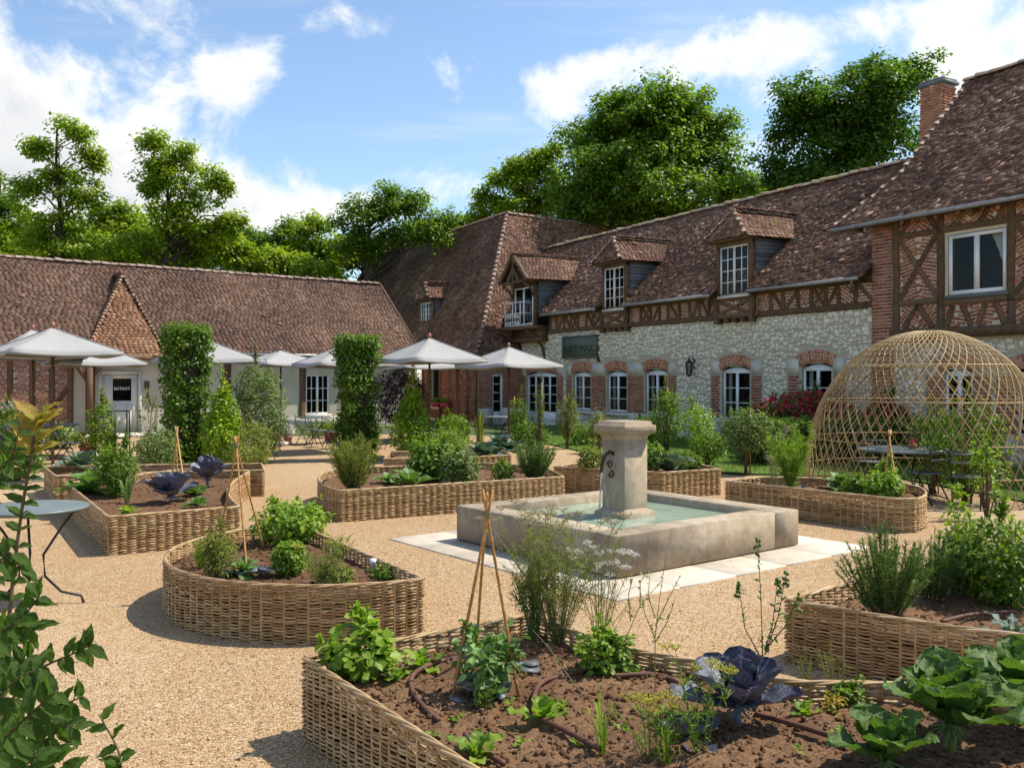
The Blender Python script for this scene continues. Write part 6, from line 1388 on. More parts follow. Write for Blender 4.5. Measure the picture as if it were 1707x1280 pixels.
# saplings and climbers along the stone wall
def sapling(label, u, vb, vt, wpx, mat='lf_herb', stake=True, n=150, lift=.25, leaf=.07, cat='sapling', group='young trees along the lawn'):
    p = G(u, vb); h = EYE + px(HYP - vt, p.y)
    def ex(t, C):
        mb = MB(); mb.tube([(0, 0, 0), (.02, .01, h * .5), (0, 0, h * .95)], [.022, .016, .006], 6); mb.obj('trunk', M['twig'], t)
        if stake: mb = MB(); mb.tube([(.07, .03, 0), (.07, .03, h * 1.02)], .013, 6); mb.obj('stake', M['bamboo'], t)
    return bush('sapling', label, p, h, px(wpx, p.y), mat, leaf=leaf, n=n, k=8, cl=px(wpx, p.y) * .14, stems=8, lift=lift, cat=cat, group=group, extra=ex)
sapling('slender leafy sapling just right of the first garden umbrella pole', 862, 742, 662, 34, 'lf_herb'); sapling('dark slim conical sapling before the glazed double door', 899, 748, 640, 22, 'lf_tree', leaf=.05, n=70)
sapling('slender sapling with yellowish tip between glazed door and first small window', 947, 748, 660, 34, 'lf_olive'); sapling('leafy sapling right of the fountain pillar top, before the third brick window', 1112, 752, 646, 52, 'lf_herb', n=220)
sapling('staked sapling with bright crown before the stone wall under the lantern', 1165, 758, 672, 56, 'lf_bay'); sapling('dark bush-like sapling behind the right side of the fountain pillar', 1085, 748, 690, 60, 'lf_dark', stake=False, n=240, lift=.05)
sapling('round-crowned young tree with bare stem on the lawn left of the hedge', 1244, 790, 684, 84, 'lf_sage', n=330, lift=.45, stake=True, leaf=.08); sapling('low leafy sapling left of the round-crowned young tree', 1180, 778, 715, 60, 'lf_herb', n=170, lift=.1, stake=False); sapling('thin sapling behind the fountain pillar on its left', 1000, 756, 690, 40, 'lf_olive', n=110)
sapling('fruit tree trained inside the right half of the dome trellis', 1612, 838, 662, 120, 'lf_herb', n=230, lift=.2, leaf=.075, stake=True); sapling('bushy fruit tree in the middle of the dome trellis', 1556, 822, 690, 85, 'lf_sage', n=150, lift=.3, leaf=.07, stake=True); sapling('leaning pale green sapling in front of the dome on the right', 1645, 866, 745, 60, 'lf_lime', n=26, lift=.35, leaf=.085, stake=False)
# ornamental grass, blue-green cabbages in the far bed
blades('tall_grass', 'tall pale ornamental grass between the two right-hand garden umbrellas', G(800, 758), 1.25, .75, 'lf_olive', 80, .018, 'grass'); blades('tall_grass', 'smaller grass tuft left of the tall ornamental grass', G(770, 756), .8, .5, 'lf_sage', 40, .015, 'grass')
CR_ = leafset('cab_red', 'cab_red', 6, W=.74, cup=.22, curl=-.10, wave=.035, nx=10, ny=16, crink=.006, stalk=.30); CG = leafset('cab_green', 'cab_green', 4, W=.9, cup=.22, curl=.22, wave=.04); CB = leafset('cab_blue', 'cab_blue', 4, W=.85, cup=.25, curl=.25, wave=.04)
for u, v, s, ls, lab in ((832, 756, .55, CB, 'blue-green cabbage in the far bed right of the ornamental grass'), (806, 762, .45, CB, 'small blue-green cabbage at the foot of the ornamental grass'), (858, 757, .42, CB, 'blue-green cabbage at the right end of the far bed')): rosette('cabbage', lab, G(u, v, .3), s, ls, 12, (15, 80), group='cabbages')
# ------------------------------------------------------------------ plants in the beds
# sharp-cornered bed on the left
rosette('green_cabbage', 'big green cabbage at the far left corner of the sharp-cornered bed', soilz(156, 822), .50, CG, 12, (10, 75), group='cabbages'); B_('upright_herb', 'dense upright green herb in the sharp-cornered bed', 192, 828, 743, 66, 'lf_herb', 'soil', leaf=.07, n=230, k=8, cl=.08, lw=.35, cat='herb', shape='urn', shoots=30)
rosette('red_cabbage', 'large red cabbage spreading dark purple leaves in the sharp-cornered bed', soilz(285, 838), .42, CR_, 13, (12, 80), group='red cabbages', stem='cab_red', zs=.10); rosette('red_cabbage', 'tall red cabbage near the hollow end of the sharp-cornered bed', soilz(346, 812), .42, CR_, 12, (15, 80), group='red cabbages', stem='cab_red', zs=.14)
blades('leek', 'thin leeks between the upright herb and the red cabbage', soilz(212, 838), .42, .4, 'cab_green', 16, .03, 'vegetable'); rosette('lettuce', 'small bright lettuce at the near edge of the sharp-cornered bed', soilz(213, 858), .17, leafset('let', 'lf_lime', 3, W=.7, cup=.1, curl=.3, wave=.09), 10, (15, 75), 'lettuce'); rosette('leafy_green', 'green leafy plant under the tall red cabbage', soilz(322, 828), .24, CG, 10, (15, 70), 'vegetable')
rosette('leafy_green', 'small leafy plant right of the large red cabbage', soilz(330, 845), .18, CG, 9, (15, 70), 'vegetable'); rosette('blue_cabbage', 'blue-green cabbage in the narrow bed behind the sharp corner', soilz(137, 786), .55, CB, 11, (10, 80), group='cabbages')
# half-round bed
B_('leafy_herb', 'spreading light green leafy herb at the back of the half-round bed', 482, 905, 838, 118, 'lf_lime', 'soil', leaf=.05, n=230, k=9, cl=.08, cat='herb', tpl='6', lw=.7); B_('curly_parsley', 'round ball of curly parsley in the half-round bed', 482, 957, 903, 52, 'lf_lime', 'soil', leaf=.026, n=320, k=12, cl=.035, cat='herb', lw=.9, stems=2, shoots=0)
blades('chives', 'tuft of chives at the left end of the half-round bed', soilz(335, 945), .28, .42, 'lf_herb', 90, .006, 'herb'); B_('small_herb', 'fine grassy herb beside the chives in the half-round bed', 362, 962, 880, 52, 'lf_olive', 'soil', leaf=.05, n=150, k=7, cl=.05, lw=.25, cat='herb')
rosette('leafy_green', 'dark green broad-leaved rosette left of the curly parsley', soilz(405, 958), .20, leafset('spin', 'cab_green', 3, W=.75, cup=.1, curl=.3, wave=.05), 12, (8, 65), 'vegetable'); feather('dill', 'sparse yellow-green dill at the right of the half-round bed', soilz(538, 978), .32, .5, 'lf_olive', 14, 900, .05, heads=6); feather('nasturtium', 'small orange-flowered plant on the inner edge of the half-round bed', soilz(565, 930), .22, .35, 'lf_lime', 8, 240, .05, 'plant')
B_('low_herb', 'low olive herb at the front rim of the half-round bed', 560, 972, 945, 60, 'lf_olive', 'soil', leaf=.03, n=150, k=8, cl=.04, cat='herb'); B_('low_herb', 'low green herb at the right tip of the half-round bed', 640, 965, 945, 40, 'lf_herb', 'soil', leaf=.03, n=70, k=7, cl=.03, cat='herb')
# long bed behind the fountain
needles('lavender', 'olive lavender bush at the rounded end of the long bed', soilz(590, 818), .86, .70, 'lf_olive', 120, .055, 80); rosette('green_cabbage', 'broad pale green cabbage in the middle of the long bed', soilz(683, 812), .42, CG, 9, (12, 70), group='cabbages')
B_('leafy_herb', 'tall leafy green plant behind the pale cabbage in the long bed', 720, 800, 735, 80, 'lf_herb', 'soil', leaf=.09, n=260, k=7, cl=.10, cat='herb', tpl='6'); B_('leafy_herb', 'grey-green herb mound right of centre in the long bed', 765, 808, 752, 62, 'lf_sage', 'soil', leaf=.06, n=260, k=8, cl=.08, cat='herb'); blades('artichoke', 'arching silvery artichoke leaves in the long bed', soilz(700, 800), .55, .9, 'lf_sage', 30, .05, 'vegetable', None, .9)
needles('rosemary', 'dark upright rosemary at the fountain end of the long bed', soilz(889, 800), .68, .66, 'lf_rose', 100, .055, 90); B_('low_herb', 'low green herb next to the dark rosemary', 838, 802, 770, 36, 'lf_herb', 'soil', leaf=.05, n=110, k=7, cl=.06, cat='herb'); rosette('leafy_green', 'leafy greens left of the lavender in the long bed', soilz(648, 806), .26, CG, 9, (10, 70), 'vegetable')
# bed behind the pillar
rosette('artichoke', 'blue-green artichoke right of the fountain pillar', soilz(1115, 788), .52, CB, 13, (20, 80), 'vegetable'); B_('leafy_herb', 'yellowish herb left of the fountain pillar in the pointed bed', 985, 790, 742, 44, 'lf_olive', 'soil', leaf=.06, n=150, k=7, cl=.07, cat='herb'); B_('leafy_herb', 'green herb in the pointed bed behind the pillar', 1075, 788, 735, 56, 'lf_herb', 'soil', leaf=.07, n=170, k=7, cl=.08, cat='herb'); B_('low_herb', 'low herb near the right tip of the pointed bed', 1150, 784, 758, 40, 'lf_herb', 'soil', leaf=.05, n=90, k=7, cl=.06, cat='herb')
# bed before the dome
feather('fennel', 'bright feathery fennel in the bed before the dome trellis', soilz(1318, 818), .85, .66, 'lf_lime', 26, 4200, .085, sr=.005); feather('astilbe', 'pinkish plume plant left of the bright fennel', soilz(1290, 812), .72, .34, 'petal_cream', 9, 900, .05, 'plant'); rosette('leafy_green', 'dark leafy greens in the middle of the bed before the dome', soilz(1404, 816), .34, CG, 12, (15, 75), 'vegetable'); B_('low_herb', 'low green herb between the dark greens and the lime basil', 1425, 826, 795, 40, 'lf_herb', 'soil', leaf=.05, n=140, k=8, cl=.05, cat='herb')
B_('basil', 'rounded lime green basil near the round end of the bed before the dome', 1472, 832, 790, 58, 'lf_lime', 'soil', leaf=.05, n=300, k=9, cl=.05, cat='herb', lw=.75, tpl='6'); B_('basil', 'taller lime basil sprig behind the rounded basil', 1478, 822, 768, 30, 'lf_lime', 'soil', leaf=.06, n=90, k=8, cl=.05, cat='herb', tpl='6')
# bed at the right edge
needles('rosemary', 'big dark rosemary at the pointed corner of the right-hand bed', soilz(1478, 1030), .64, .56, 'lf_rose', 84, .040, 120, stem='twig'); needles('rosemary', 'second rosemary behind the big one in the right-hand bed', soilz(1556, 1000), .50, .42, 'lf_rose', 44, .036, 110)
B_('leafy_greens', 'mass of light leafy greens at the right picture edge in the right-hand bed', 1672, 1010, 862, 150, 'lf_herb', 'soil', leaf=.05, n=330, k=9, cl=.085, cat='herb', tpl='6', lw=.5, shoots=34, shape='urn'); B_('leafy_greens', 'lower crinkled greens behind the second rosemary', 1610, 985, 905, 90, 'lf_sage', 'soil', leaf=.06, n=170, k=9, cl=.06, cat='herb', tpl='6', lw=.6); rosette('leafy_green', 'grey-green cut-leaved plant low at the right picture edge', soilz(1690, 1065), .26, leafset('thist', 'cab_blue', 3, W=.4, cup=.1, curl=.35, wave=.06, lobes=.6), 10, (10, 60), 'vegetable')
B_('young_plant', 'thin young plant with pale leaves on the gravel side of the right-hand bed', 1600, 930, 830, 60, 'lf_lime', 'soil', leaf=.06, n=40, k=5, cl=.06, cat='plant', tpl='6')
# nearest bed
def mint(label, u, v, h, w, mat='lf_lime', n=70, leaf=.05): return bush('leafy_herb', label, soilz(u, v), h, w, mat, leaf=leaf, n=n, k=7, cl=.045, cat='herb', tpl='6', lw=.75, up=1.2, stem='greenstem', stems=8)
mint('broad-leaved bright green herb in the left corner of the nearest bed', 600, 1135, .30, .34, 'lf_lime', 75, .06)
LET = leafset('let2', 'lf_lime', 3, W=.5, cup=.12, curl=.25, wave=.08)
for u, v, s, lab in ((700, 1118, .16, 'upright pale lettuce behind the broad-leaved herb'), (905, 1208, .17, 'pale yellow-green lettuce in the middle of the bare soil'), (795, 1272, .16, 'wilting pale lettuce at the bottom edge of the nearest bed'), (1340, 1200, .10, 'tiny lime seedling right of the big red cabbage'), (660, 1140, .11, 'small lettuce leaf next to the broad-leaved herb')): rosette('lettuce', lab, soilz(u, v), s, LET, 9, (20, 85), 'lettuce', 'lettuce plants')
B_('bean_plant', 'climbing bean plant inside the nearest cane tripod', 812, 1165, 1050, 92, 'cab_green', 'soil', leaf=.055, n=52, k=6, cl=.05, cat='vegetable', tpl='6', lw=.75); needles('thyme', 'wispy green herb in front of the nearest cane tripod', soilz(806, 1185), .20, .14, 'lf_herb', 16, .03, 30)
feather('fennel', 'large wispy fennel clump rising before the fountain basin', soilz(930, 1075), .80, .84, 'lf_olive', 54, 4600, .045, stem='drystem', heads=34, headmat='petal_cream', sr=.0026); feather('fennel', 'darker fennel stems at the left of the large wispy clump', soilz(890, 1070), .62, .26, 'lf_rose', 30, 1600, .05, stem='greenstem', sr=.0026); feather('coriander', 'tall flowering coriander before the front corner of the fountain', soilz(1000, 1085), .58, .50, 'lf_olive', 16, 900, .03, stem='drystem', heads=20, headmat='petal_white', sr=.0028)
mint('bright green parsley clump below the wispy fennel', 1000, 1128, .26, .26, 'lf_lime', 70, .035); mint('low olive leaf clump right of the bright parsley', 1025, 1125, .2, .2, 'lf_herb', 40, .04)
spray('tall_weed', 'tall branching bare weed before the right front of the fountain paving', soilz(1092, 1165), [[(0, 0, 0), (0, 0, .3), (.02, 0, .48), (.05, .0, .68)], [(0, 0, .3), (-.05, 0, .42), (-.07, 0, .52)], [(0, 0, .36), (.07, 0, .5), (.12, 0, .60)], [(0, 0, .28), (.06, 0, .38), (.10, .0, .50)], [(0, 0, .40), (-.03, .02, .5), (-.02, .02, .62)]], 'lf_olive', .025, 10, 'weed', None, 'drystem', .0032)
spray('tall_weed', 'leaning umbel stem crossing the paving corner before the fountain', soilz(1035, 1130), [[(0, 0, 0), (.02, 0, .2), (.10, 0, .38), (.22, 0, .52)], [(.05, 0, .3), (.04, 0, .44), (.07, 0, .55)], [(.10, 0, .38), (.10, 0, .5), (.15, 0, .58)]], 'lf_olive', .03, 10, 'weed', None, 'drystem', .0035)
spray('flower_spike', 'tall dark bolting flower spikes above the big red cabbage', soilz(1275, 1190), [[(0, 0, 0), (-.01, 0, .3), (-.02, 0, .58), (-.035, 0, .82)], [(-.01, 0, .25), (-.09, .01, .4), (-.12, .01, .62)], [(0, 0, .28), (.06, 0, .45), (.10, 0, .66)], [(0, 0, .3), (.04, .01, .42), (.06, 0, .64)], [(0, 0, .3), (.10, 0, .42), (.155, 0, .56)]], 'lf_rose', .032, 26, 'weed', None, 'twig', .0036, .45, 'lf_rose')
rosette('red_cabbage', 'big purple red cabbage with splayed leaves in the nearest bed', soilz(1232, 1212), .31, CR_, 14, (8, 78), group='red cabbages', stem='cab_red', zs=.10, outer=1.05); rosette('red_cabbage', 'fallen purple cabbage leaves at the lower left of the big red cabbage', soilz(1150, 1235), .20, CR_, 6, (-2, 35), group='red cabbages')
feather('dill', 'yellow-green dill in bloom at the bottom centre of the nearest bed', soilz(1085, 1270), .30, .34, 'lf_lime', 10, 300, .045, heads=10, headmat='petal_yellow'); feather('dill', 'pale green dill stems crossing in front of the big red cabbage', soilz(1165, 1262), .42, .32, 'lf_lime', 8, 260, .05, heads=8, headmat='petal_yellow', sr=.0035); blades('onion', 'thin onion blades at the bottom of the nearest bed', soilz(1005, 1262), .34, .3, 'lf_lime', 12, .008, 'vegetable')
blades('onion', 'few thin onion blades right of the bottom centre', soilz(1110, 1278), .22, .25, 'lf_herb', 14, .008, 'vegetable'); spray('tall_weed', 'dry leaning stalk crossing the bare soil', soilz(985, 1170), [[(.0, 0, 0), (-.10, 0, .12), (-.20, .02, .26), (-.28, .05, .34)]], 'lf_olive', .012, 4, 'weed', None, 'drystem', .003)
mint('small green weed beside the big red cabbage stalk', 1420, 1180, .12, .14, 'lf_herb', 20, .03); mint('orange-tinged seedling near the right soil edge', 1392, 1195, .08, .1, 'lf_young', 10, .025)
needles('savory', 'thin pale savory stems before the corner of the right-hand bed', soilz(1390, 1152), .26, .22, 'lf_olive', 14, .02, 30, stem='drystem'); needles('savory', 'thin savory stems against the wicker of the right-hand bed', soilz(1345, 1150), .24, .14, 'lf_olive', 9, .02, 26, stem='drystem')
KA = leafset('kale', 'kale', 6, W=.74, cup=.16, curl=.12, wave=.06, lobes=.10, stalk=.34, nx=12, ny=20, crink=.018)
def kale(label, p, s, n, el, zs=.12): return rosette('chard', label, p, s, KA, n, el, 'vegetable', None, None, 'greenstem', zs, .35)
kale('huge dark green chard with crinkled leaves filling the lower right corner', soilz(1585, 1262), .36, 17, (24, 86), .15); kale('second chard plant at the right picture edge', soilz(1712, 1222), .35, 14, (24, 86), .16); kale('low chard with drooping leaves at the bottom right', soilz(1478, 1298), .27, 10, (20, 80), .08)
for u, v, lab in ((640, 1190, 'tiny seedling along the left rim of the nearest bed'), (720, 1235, 'tiny seedling at the left rim, left of the wilting pale lettuce'), (760, 1210, 'tiny seedling in front of the left hose loop'), (850, 1180, 'tiny seedling right of the slate at the cane tripod'), (940, 1190, 'tiny seedling right of the pale lettuce in the bare soil'), (960, 1250, 'tiny seedling left of the onion blades at the bottom'), (1060, 1190, 'tiny seedling before the tall branching bare weed'), (1110, 1200, 'tiny seedling left of the big red cabbage'), (870, 1250, 'tiny seedling below the pale lettuce in the bare soil'), (1040, 1230, 'tiny seedling right of the onion blades'), (1330, 1260, 'tiny seedling by the hose right of the big red cabbage'), (1400, 1230, 'tiny seedling at the left foot of the huge chard')):
    rosette('seedling', lab, soilz(u, v, .01), random.uniform(.035, .07), LET, 5, (15, 70), 'seedling', 'seedlings in the nearest bed')
# watering hoses, slate shards, little cap
def hose(label, pts, r=.013):
    P = [soilz(u, v, .048) for u, v in pts]; mb = MB(); c = curve([tuple(p) for p in P], 6); mb.tube(c, r, 8); o = mb.obj('watering_hose', M['hose'], None, True); prop(o, label, 'hose', 'watering hoses')
hose('brown hose loop left of the nearest cane tripod', ((768, 1108), (725, 1118), (690, 1137), (687, 1165), (708, 1195), (730, 1215))); hose('brown hose from the fennel clump towards the bare soil', ((1020, 1118), (960, 1135), (905, 1150), (890, 1180), (897, 1200))); hose('brown hose running to the bottom of the nearest bed', ((905, 1215), (945, 1235), (1000, 1265))); hose('brown hose behind the big red cabbage', ((1020, 1140), (1090, 1138), (1130, 1150))); hose('brown hose right of the big red cabbage', ((1260, 1205), (1330, 1225), (1420, 1255))); hose('brown hose at the bottom left of the nearest bed', ((775, 1240), (800, 1265), (840, 1290))); hose('pinkish hose in the right-hand bed', ((1570, 1047), (1620, 1035), (1690, 1030)))
def shards(label, u, v, n, spread):
    t = thing('slate_mulch', label, 'stone', soilz(u, v), 0, 'slate shards')
    for k in range(n):
        mb = MB(); m_ = 6; s = random.uniform(.05, .09); pl = [(s * math.cos(2 * PI * i / m_) * random.uniform(.7, 1.2), s * .6 * math.sin(2 * PI * i / m_) * random.uniform(.7, 1.2), 0) for i in range(m_)]; mb.extrude(pl, (0, 0, .008)); o = mb.obj('shard', M['slatechip'], t); o.location = (random.uniform(-spread, spread), random.uniform(-spread, spread) * .6, .03 + .008 * k); o.rotation_euler = (random.uniform(-.15, .15), random.uniform(-.15, .15), random.uniform(0, 6))
shards('dark slate shards at the foot of the nearest cane tripod', 800, 1165, 9, .13); shards('slate shards in the half-round bed left of the parsley', 425, 962, 6, .14); shards('slate shards behind the bean plant', 870, 1120, 4, .08); shards('slate shards in the bed before the dome', 1350, 815, 4, .15)
p = soilz(622, 955, .05); t = thing('pipe_cap', 'small pale blue pipe cap at the right tip of the half-round bed', 'pipe', p); mb = MB(); mb.lathe([(.0, .07), (.028, .068), (.032, .03), (.02, .028), (.018, -.06)], sides=12); mb.obj('cap', M['plastic'], t, True); mb = MB(); mb.tube([(0, 0, -.02), (-.05, -.02, -.03)], .012, 8); mb.obj('pipe', M['tabletop'], t, True)
# cane tripods
def cane(a, b, r=.011):
    a = Vector(a); b = Vector(b); mb = MB(); n = 13; pts = []; rad = []
    for i in range(n):
        f = i / (n - 1); pts.append(tuple(a + (b - a) * f)); rad.append(r * (1 - .25 * f))
        if 0 < i < n - 1: pts.append(tuple(a + (b - a) * (f + .006))); rad.append(r * 1.28 * (1 - .25 * f)); pts.append(tuple(a + (b - a) * (f + .012))); rad.append(r * (1 - .25 * f))
    mb.tube(pts, rad, 7); return mb
def tripod(label, apex, feet, over=.05, r=.0085):
    b = sum((Vector(f) for f in feet), Vector()) / len(feet); t = thing('cane_tripod', label, 'plant support', b, 0, 'bamboo cane tripods'); A = Vector(apex) - b
    for k, f in enumerate(feet):
        q = Vector(f) - b; d = (A - q).normalized(); o = Vector((math.cos(k * 2.1), math.sin(k * 2.1), 0)) * r * 1.1; cane(q, A + o + d * over, r).obj('cane', M['bamboo'], t)
    mb = MB()
    for k in range(3): mb.lathe([(r * 2.2, -.004), (r * 2.6, 0), (r * 2.2, .004)], tuple(A - Vector((0, 0, .012 + .009 * k))), 10)
    mb.obj('tie', M['drystem'], t)
f1, f2, f3 = soilz(752, 1172), soilz(866, 1168), soilz(792, 1105); tripod('bamboo cane tripod over dark slate in the nearest bed', at(812, 850, 4.45), (f1, f2, f3), .10)
tripod('tall bamboo cane tripod at the back of the half-round bed', at(394, 738, 7.7), (soilz(361, 920), soilz(412, 958), soilz(440, 915)), .06, .0095); tripod('small cane tripod behind the large red cabbage on the left', at(294, 716, 13.0), (soilz(284, 822), soilz(310, 826), soilz(296, 812)), .05, .013); tripod('cane tripod at the near side of the dome trellis', at(1483, 722, 12.3), (soilz(1470, 830), soilz(1497, 833), soilz(1482, 822)), .05, .012)
# ------------------------------------------------------------------ umbrellas
def umbrella(label, u, vap, vedge, Y, half=1.36, rot=45 + 38, dark=False):
    base = Vector(((u - CXP) / FPX * Y, Y, 0)); ze = EYE + px(HYP - vedge, Y); za = EYE + px(HYP - vap, Y); t = thing('garden_umbrella', label, 'umbrella', base, R(rot), 'pale garden umbrellas')
    q = [(half * math.cos(k * PI / 2), half * math.sin(k * PI / 2)) for k in range(4)]; mb = MB(); n = 8; V = [(0, 0, za)]; rings = 6
    for r in range(1, rings + 1):
        f = r / rings
        for k in range(4):
            for j in range(n):
                g = j / n; x = (q[k][0] * (1 - g) + q[(k + 1) % 4][0] * g) * f; y = (q[k][1] * (1 - g) + q[(k + 1) % 4][1] * g) * f; sag = .075 * math.sin(PI * g) * f * (1 - .25 * f); V.append((x * (1 - .03 * math.sin(PI * g) * f), y * (1 - .03 * math.sin(PI * g) * f), za + (ze - za) * (f ** .92) - sag * .8))
    m_ = 4 * n; F = [(0, 1 + i, 1 + (i + 1) % m_) for i in range(m_)] + [(1 + (r - 1) * m_ + i, 1 + r * m_ + i, 1 + r * m_ + (i + 1) % m_, 1 + (r - 1) * m_ + (i + 1) % m_) for r in range(1, rings) for i in range(m_)]
    mb.add(V, F)
    rim = [V[1 + (rings - 1) * m_ + i] for i in range(m_)]; b = mb.n; mb.add(rim + [(x, y, z - .06) for x, y, z in rim], [(i, (i + 1) % m_, m_ + (i + 1) % m_, m_ + i) for i in range(m_)])
    co = mb.obj('canopy', M['canvas'], t); so = co.modifiers.new('thickness', 'SOLIDIFY'); so.thickness = .008
    for k in range(4):                                     # sewn seams down the hips
        sv = MB(); pts = [(q[k][0] * f, q[k][1] * f, za + (ze - za) * f ** .92 + .006) for f in np.linspace(.02, 1, 9)]; sv.tube(pts, .011, 5); sv.obj('seam', M['canvas'], t)
    for k in range(4):
        rb = MB(); x, y = q[k]; rb.bar((x * .04, y * .04, za - .06), (x * .985, y * .985, ze - .03), .022, .03); rb.obj('rib', M['timber_left'], t)
        rb = MB(); rb.bar((x * .03, y * .03, ze - .02), (x * .5, y * .5, (za + ze) / 2 - .06), .02, .025); rb.obj('strut', M['timber_left'], t)
    mb = MB(); mb.tube([(0, 0, 0), (0, 0, za)], .026, 10); mb.obj('pole', M['timber_left'], t, True); mb = MB(); mb.lathe([(.03, za - .02), (.045, za + .02), (.05, za + .05), (.03, za + .09), (.0, za + .11)], sides=12); mb.obj('finial', M['copper'], t, True)
    mb = MB(); mb.lathe([(.055, ze - .10), (.055, ze - .02)], sides=12); mb.obj('runner', M['iron'], t); mb = MB(); mb.box((0, 0, .05), (.5, .5, .09), taper=.92); mb.lathe([(.05, .09), (.04, .3)], sides=10); mb.obj('foot', M['limestone'], t)
    return t
for a in (('nearest umbrella, cut by the left picture edge', 88, 546, 587, 16.6, 1.33, 86), ('umbrella peeping out behind the nearest one, at the left picture edge', 55, 549, 593, 20.5, 1.36, 80), ('umbrella in front of the bistro door', 157, 571, 605, 21.5, 1.30, 84), ('umbrella half hidden behind the left hornbeam column', 342, 565, 600, 21.0, 1.36, 80), ('small looking umbrella with visible foot beside the plastered wall', 468, 584, 606, 25.3, 1.34, 84), ('umbrella half hidden behind the middle hornbeam column', 572, 574, 607, 23.0, 1.42, 76), ('largest looking umbrella in the middle, before the corner house', 716, 563, 600, 21.0, 1.36, 82), ('umbrella tucked behind the largest middle one, on its left', 690, 586, 611, 26.5, 1.36, 84), ('umbrella tucked behind the largest middle one, on its right', 762, 588, 611, 28.0, 1.36, 84), ('rightmost umbrella, before the balcony end of the stone house', 848, 578, 609, 23.5, 1.40, 84)): umbrella(*a)
# ------------------------------------------------------------------ tables, chairs
def round_table(label, c, r, z, foot=True):
    t = thing('round_table', label, 'table', (c[0], c[1], 0), random.uniform(0, 6), 'round metal tables'); mb = MB(); mb.lathe([(0, z - .012), (r - .01, z - .012), (r, z - .03), (r, z - .006), (r - .012, z), (0, z + .001)], sides=40); mb.obj('table_top', M['tabletop'], t)
    for k in range(3):
        a = k * 2 * PI / 3 + .35; c_, s_ = math.cos(a), math.sin(a); mb = MB(); mb.tube([(c_ * f, s_ * f, h) for f, h in ((r * .8, z - .03), (r * .55, z * .78), (r * .22, z * .5), (r * .25, z * .28), (r * .55, z * .12), (r * .92, z * .075), (r * .96, .0))], .011, 7); mb.obj('leg', M['iron'], t, True)
    return t
def chair(label, p, rz, group='folding metal chairs'):
    t = thing('garden_chair', label, 'chair', p, rz, group); w, d = .20, .19
    for k in range(5): mb = MB(); y = -d + .02 + k * .085; mb.bb(-w, w, y, y + .065, .44, .455); mb.obj('seat_slat', M['tabletop'], t)
    for k in range(2): mb = MB(); mb.tube([(-w, -d - .07, .66 + k * .12), (0, -d - .10, .665 + k * .12), (w, -d - .07, .66 + k * .12)], .018, 6); mb.obj('back_slat', M['tabletop'], t)
    for s in (-1, 1):
        mb = MB(); mb.tube([(s * w, d, 0), (s * w, -.02, .42), (s * w, -d - .05, .62), (s * w, -d - .08, .86)], .011, 6); mb.obj('leg', M['iron'], t, True); mb = MB(); mb.tube([(s * (w - .02), -d - .08, 0), (s * (w - .02), .0, .40), (s * (w - .02), d - .02, .44)], .011, 6); mb.obj('leg', M['iron'], t, True)
    return t
tb = G(60, 868, .80); round_table('grey round table half hidden by leaves at the left picture edge', (-3.97, 7.55), .44, .80)
td = at(1516, 748, 14.3); round_table('long-looking round table inside the dome trellis', (td.x, td.y), .76, td.z)
for u, v, rz, lab in ((1450, 812, 2.2, 'folding chair at the left of the dome table'), (1545, 838, 0.4, 'folding chair in front of the dome table'), (1612, 846, -.5, 'folding chair at the right front of the dome table')): chair(lab, G(u, v), rz)
for u, v, rz, lab in ((28, 772, .5, 'folding chair nearest the left picture edge on the terrace'), (70, 768, 2.4, 'folding chair behind the yellow-leaved twig on the left terrace'), (112, 772, -.8, 'folding chair left of the iron obelisks'), (448, 742, 1.2, 'iron chair beside the visible umbrella foot'), (512, 742, -.6, 'dark chair under the white casement window'), (536, 745, .9, 'dark chair left of the middle hornbeam column'), (560, 748, 2.5, 'chair at the foot of the middle hornbeam column'), (640, 748, -.4, 'chair right of the middle hornbeam column'), (845, 738, 2.2, 'chair under the rightmost umbrella')): chair(lab, G(u, v), rz)
for u, v, r, lab in ((45, 765, .55, 'round table on the left terrace nearest the edge'), (95, 760, .5, 'round table on the left terrace left of the obelisks'), (525, 740, .42, 'small round table under the white casement window'), (830, 738, .42, 'small table under the rightmost umbrella')): p = G(u, v); round_table(lab, (p.x, p.y), r, .76)
# iron obelisks, terracotta pots
def obelisk(label, u0, u1, vt, Y):
    a = Vector(((u0 + u1) / 2 / FPX * Y - CXP / FPX * Y, Y, 0)); w = px(u1 - u0, Y) / 2; h = EYE + px(HYP - vt, Y); t = thing('iron_obelisk', label, 'plant support', a, .2, 'black iron plant frames')
    for i, j in ((-1, -1), (1, -1), (1, 1), (-1, 1)): mb = MB(); mb.bar((i * w, j * w, 0), (i * w, j * w, h), .022, .022); mb.obj('post', M['iron'], t)
    for z in (h, h * .45):
        for (a_, b_) in (((-1, -1), (1, -1)), ((1, -1), (1, 1)), ((1, 1), (-1, 1)), ((-1, 1), (-1, -1))): mb = MB(); mb.bar((a_[0] * w, a_[1] * w, z), (b_[0] * w, b_[1] * w, z), .018, .018); mb.obj('rail', M['iron'], t)
obelisk('black iron plant frame left of the bistro door, nearer the post', 157, 187, 685, 20.5); obelisk('black iron plant frame directly before the bistro door', 190, 213, 685, 20.8)
B_('climbing_plant', 'bright climbing plant on the iron frames before the bistro door', 172, 770, 664, 44, 'lf_lime', leaf=.09, n=120, k=7, cl=.1, cat='plant'); B_('thin_climber', 'thin climber right of the bistro door', 247, 762, 660, 34, 'lf_olive', leaf=.06, n=70, k=6, cl=.09, cat='plant')
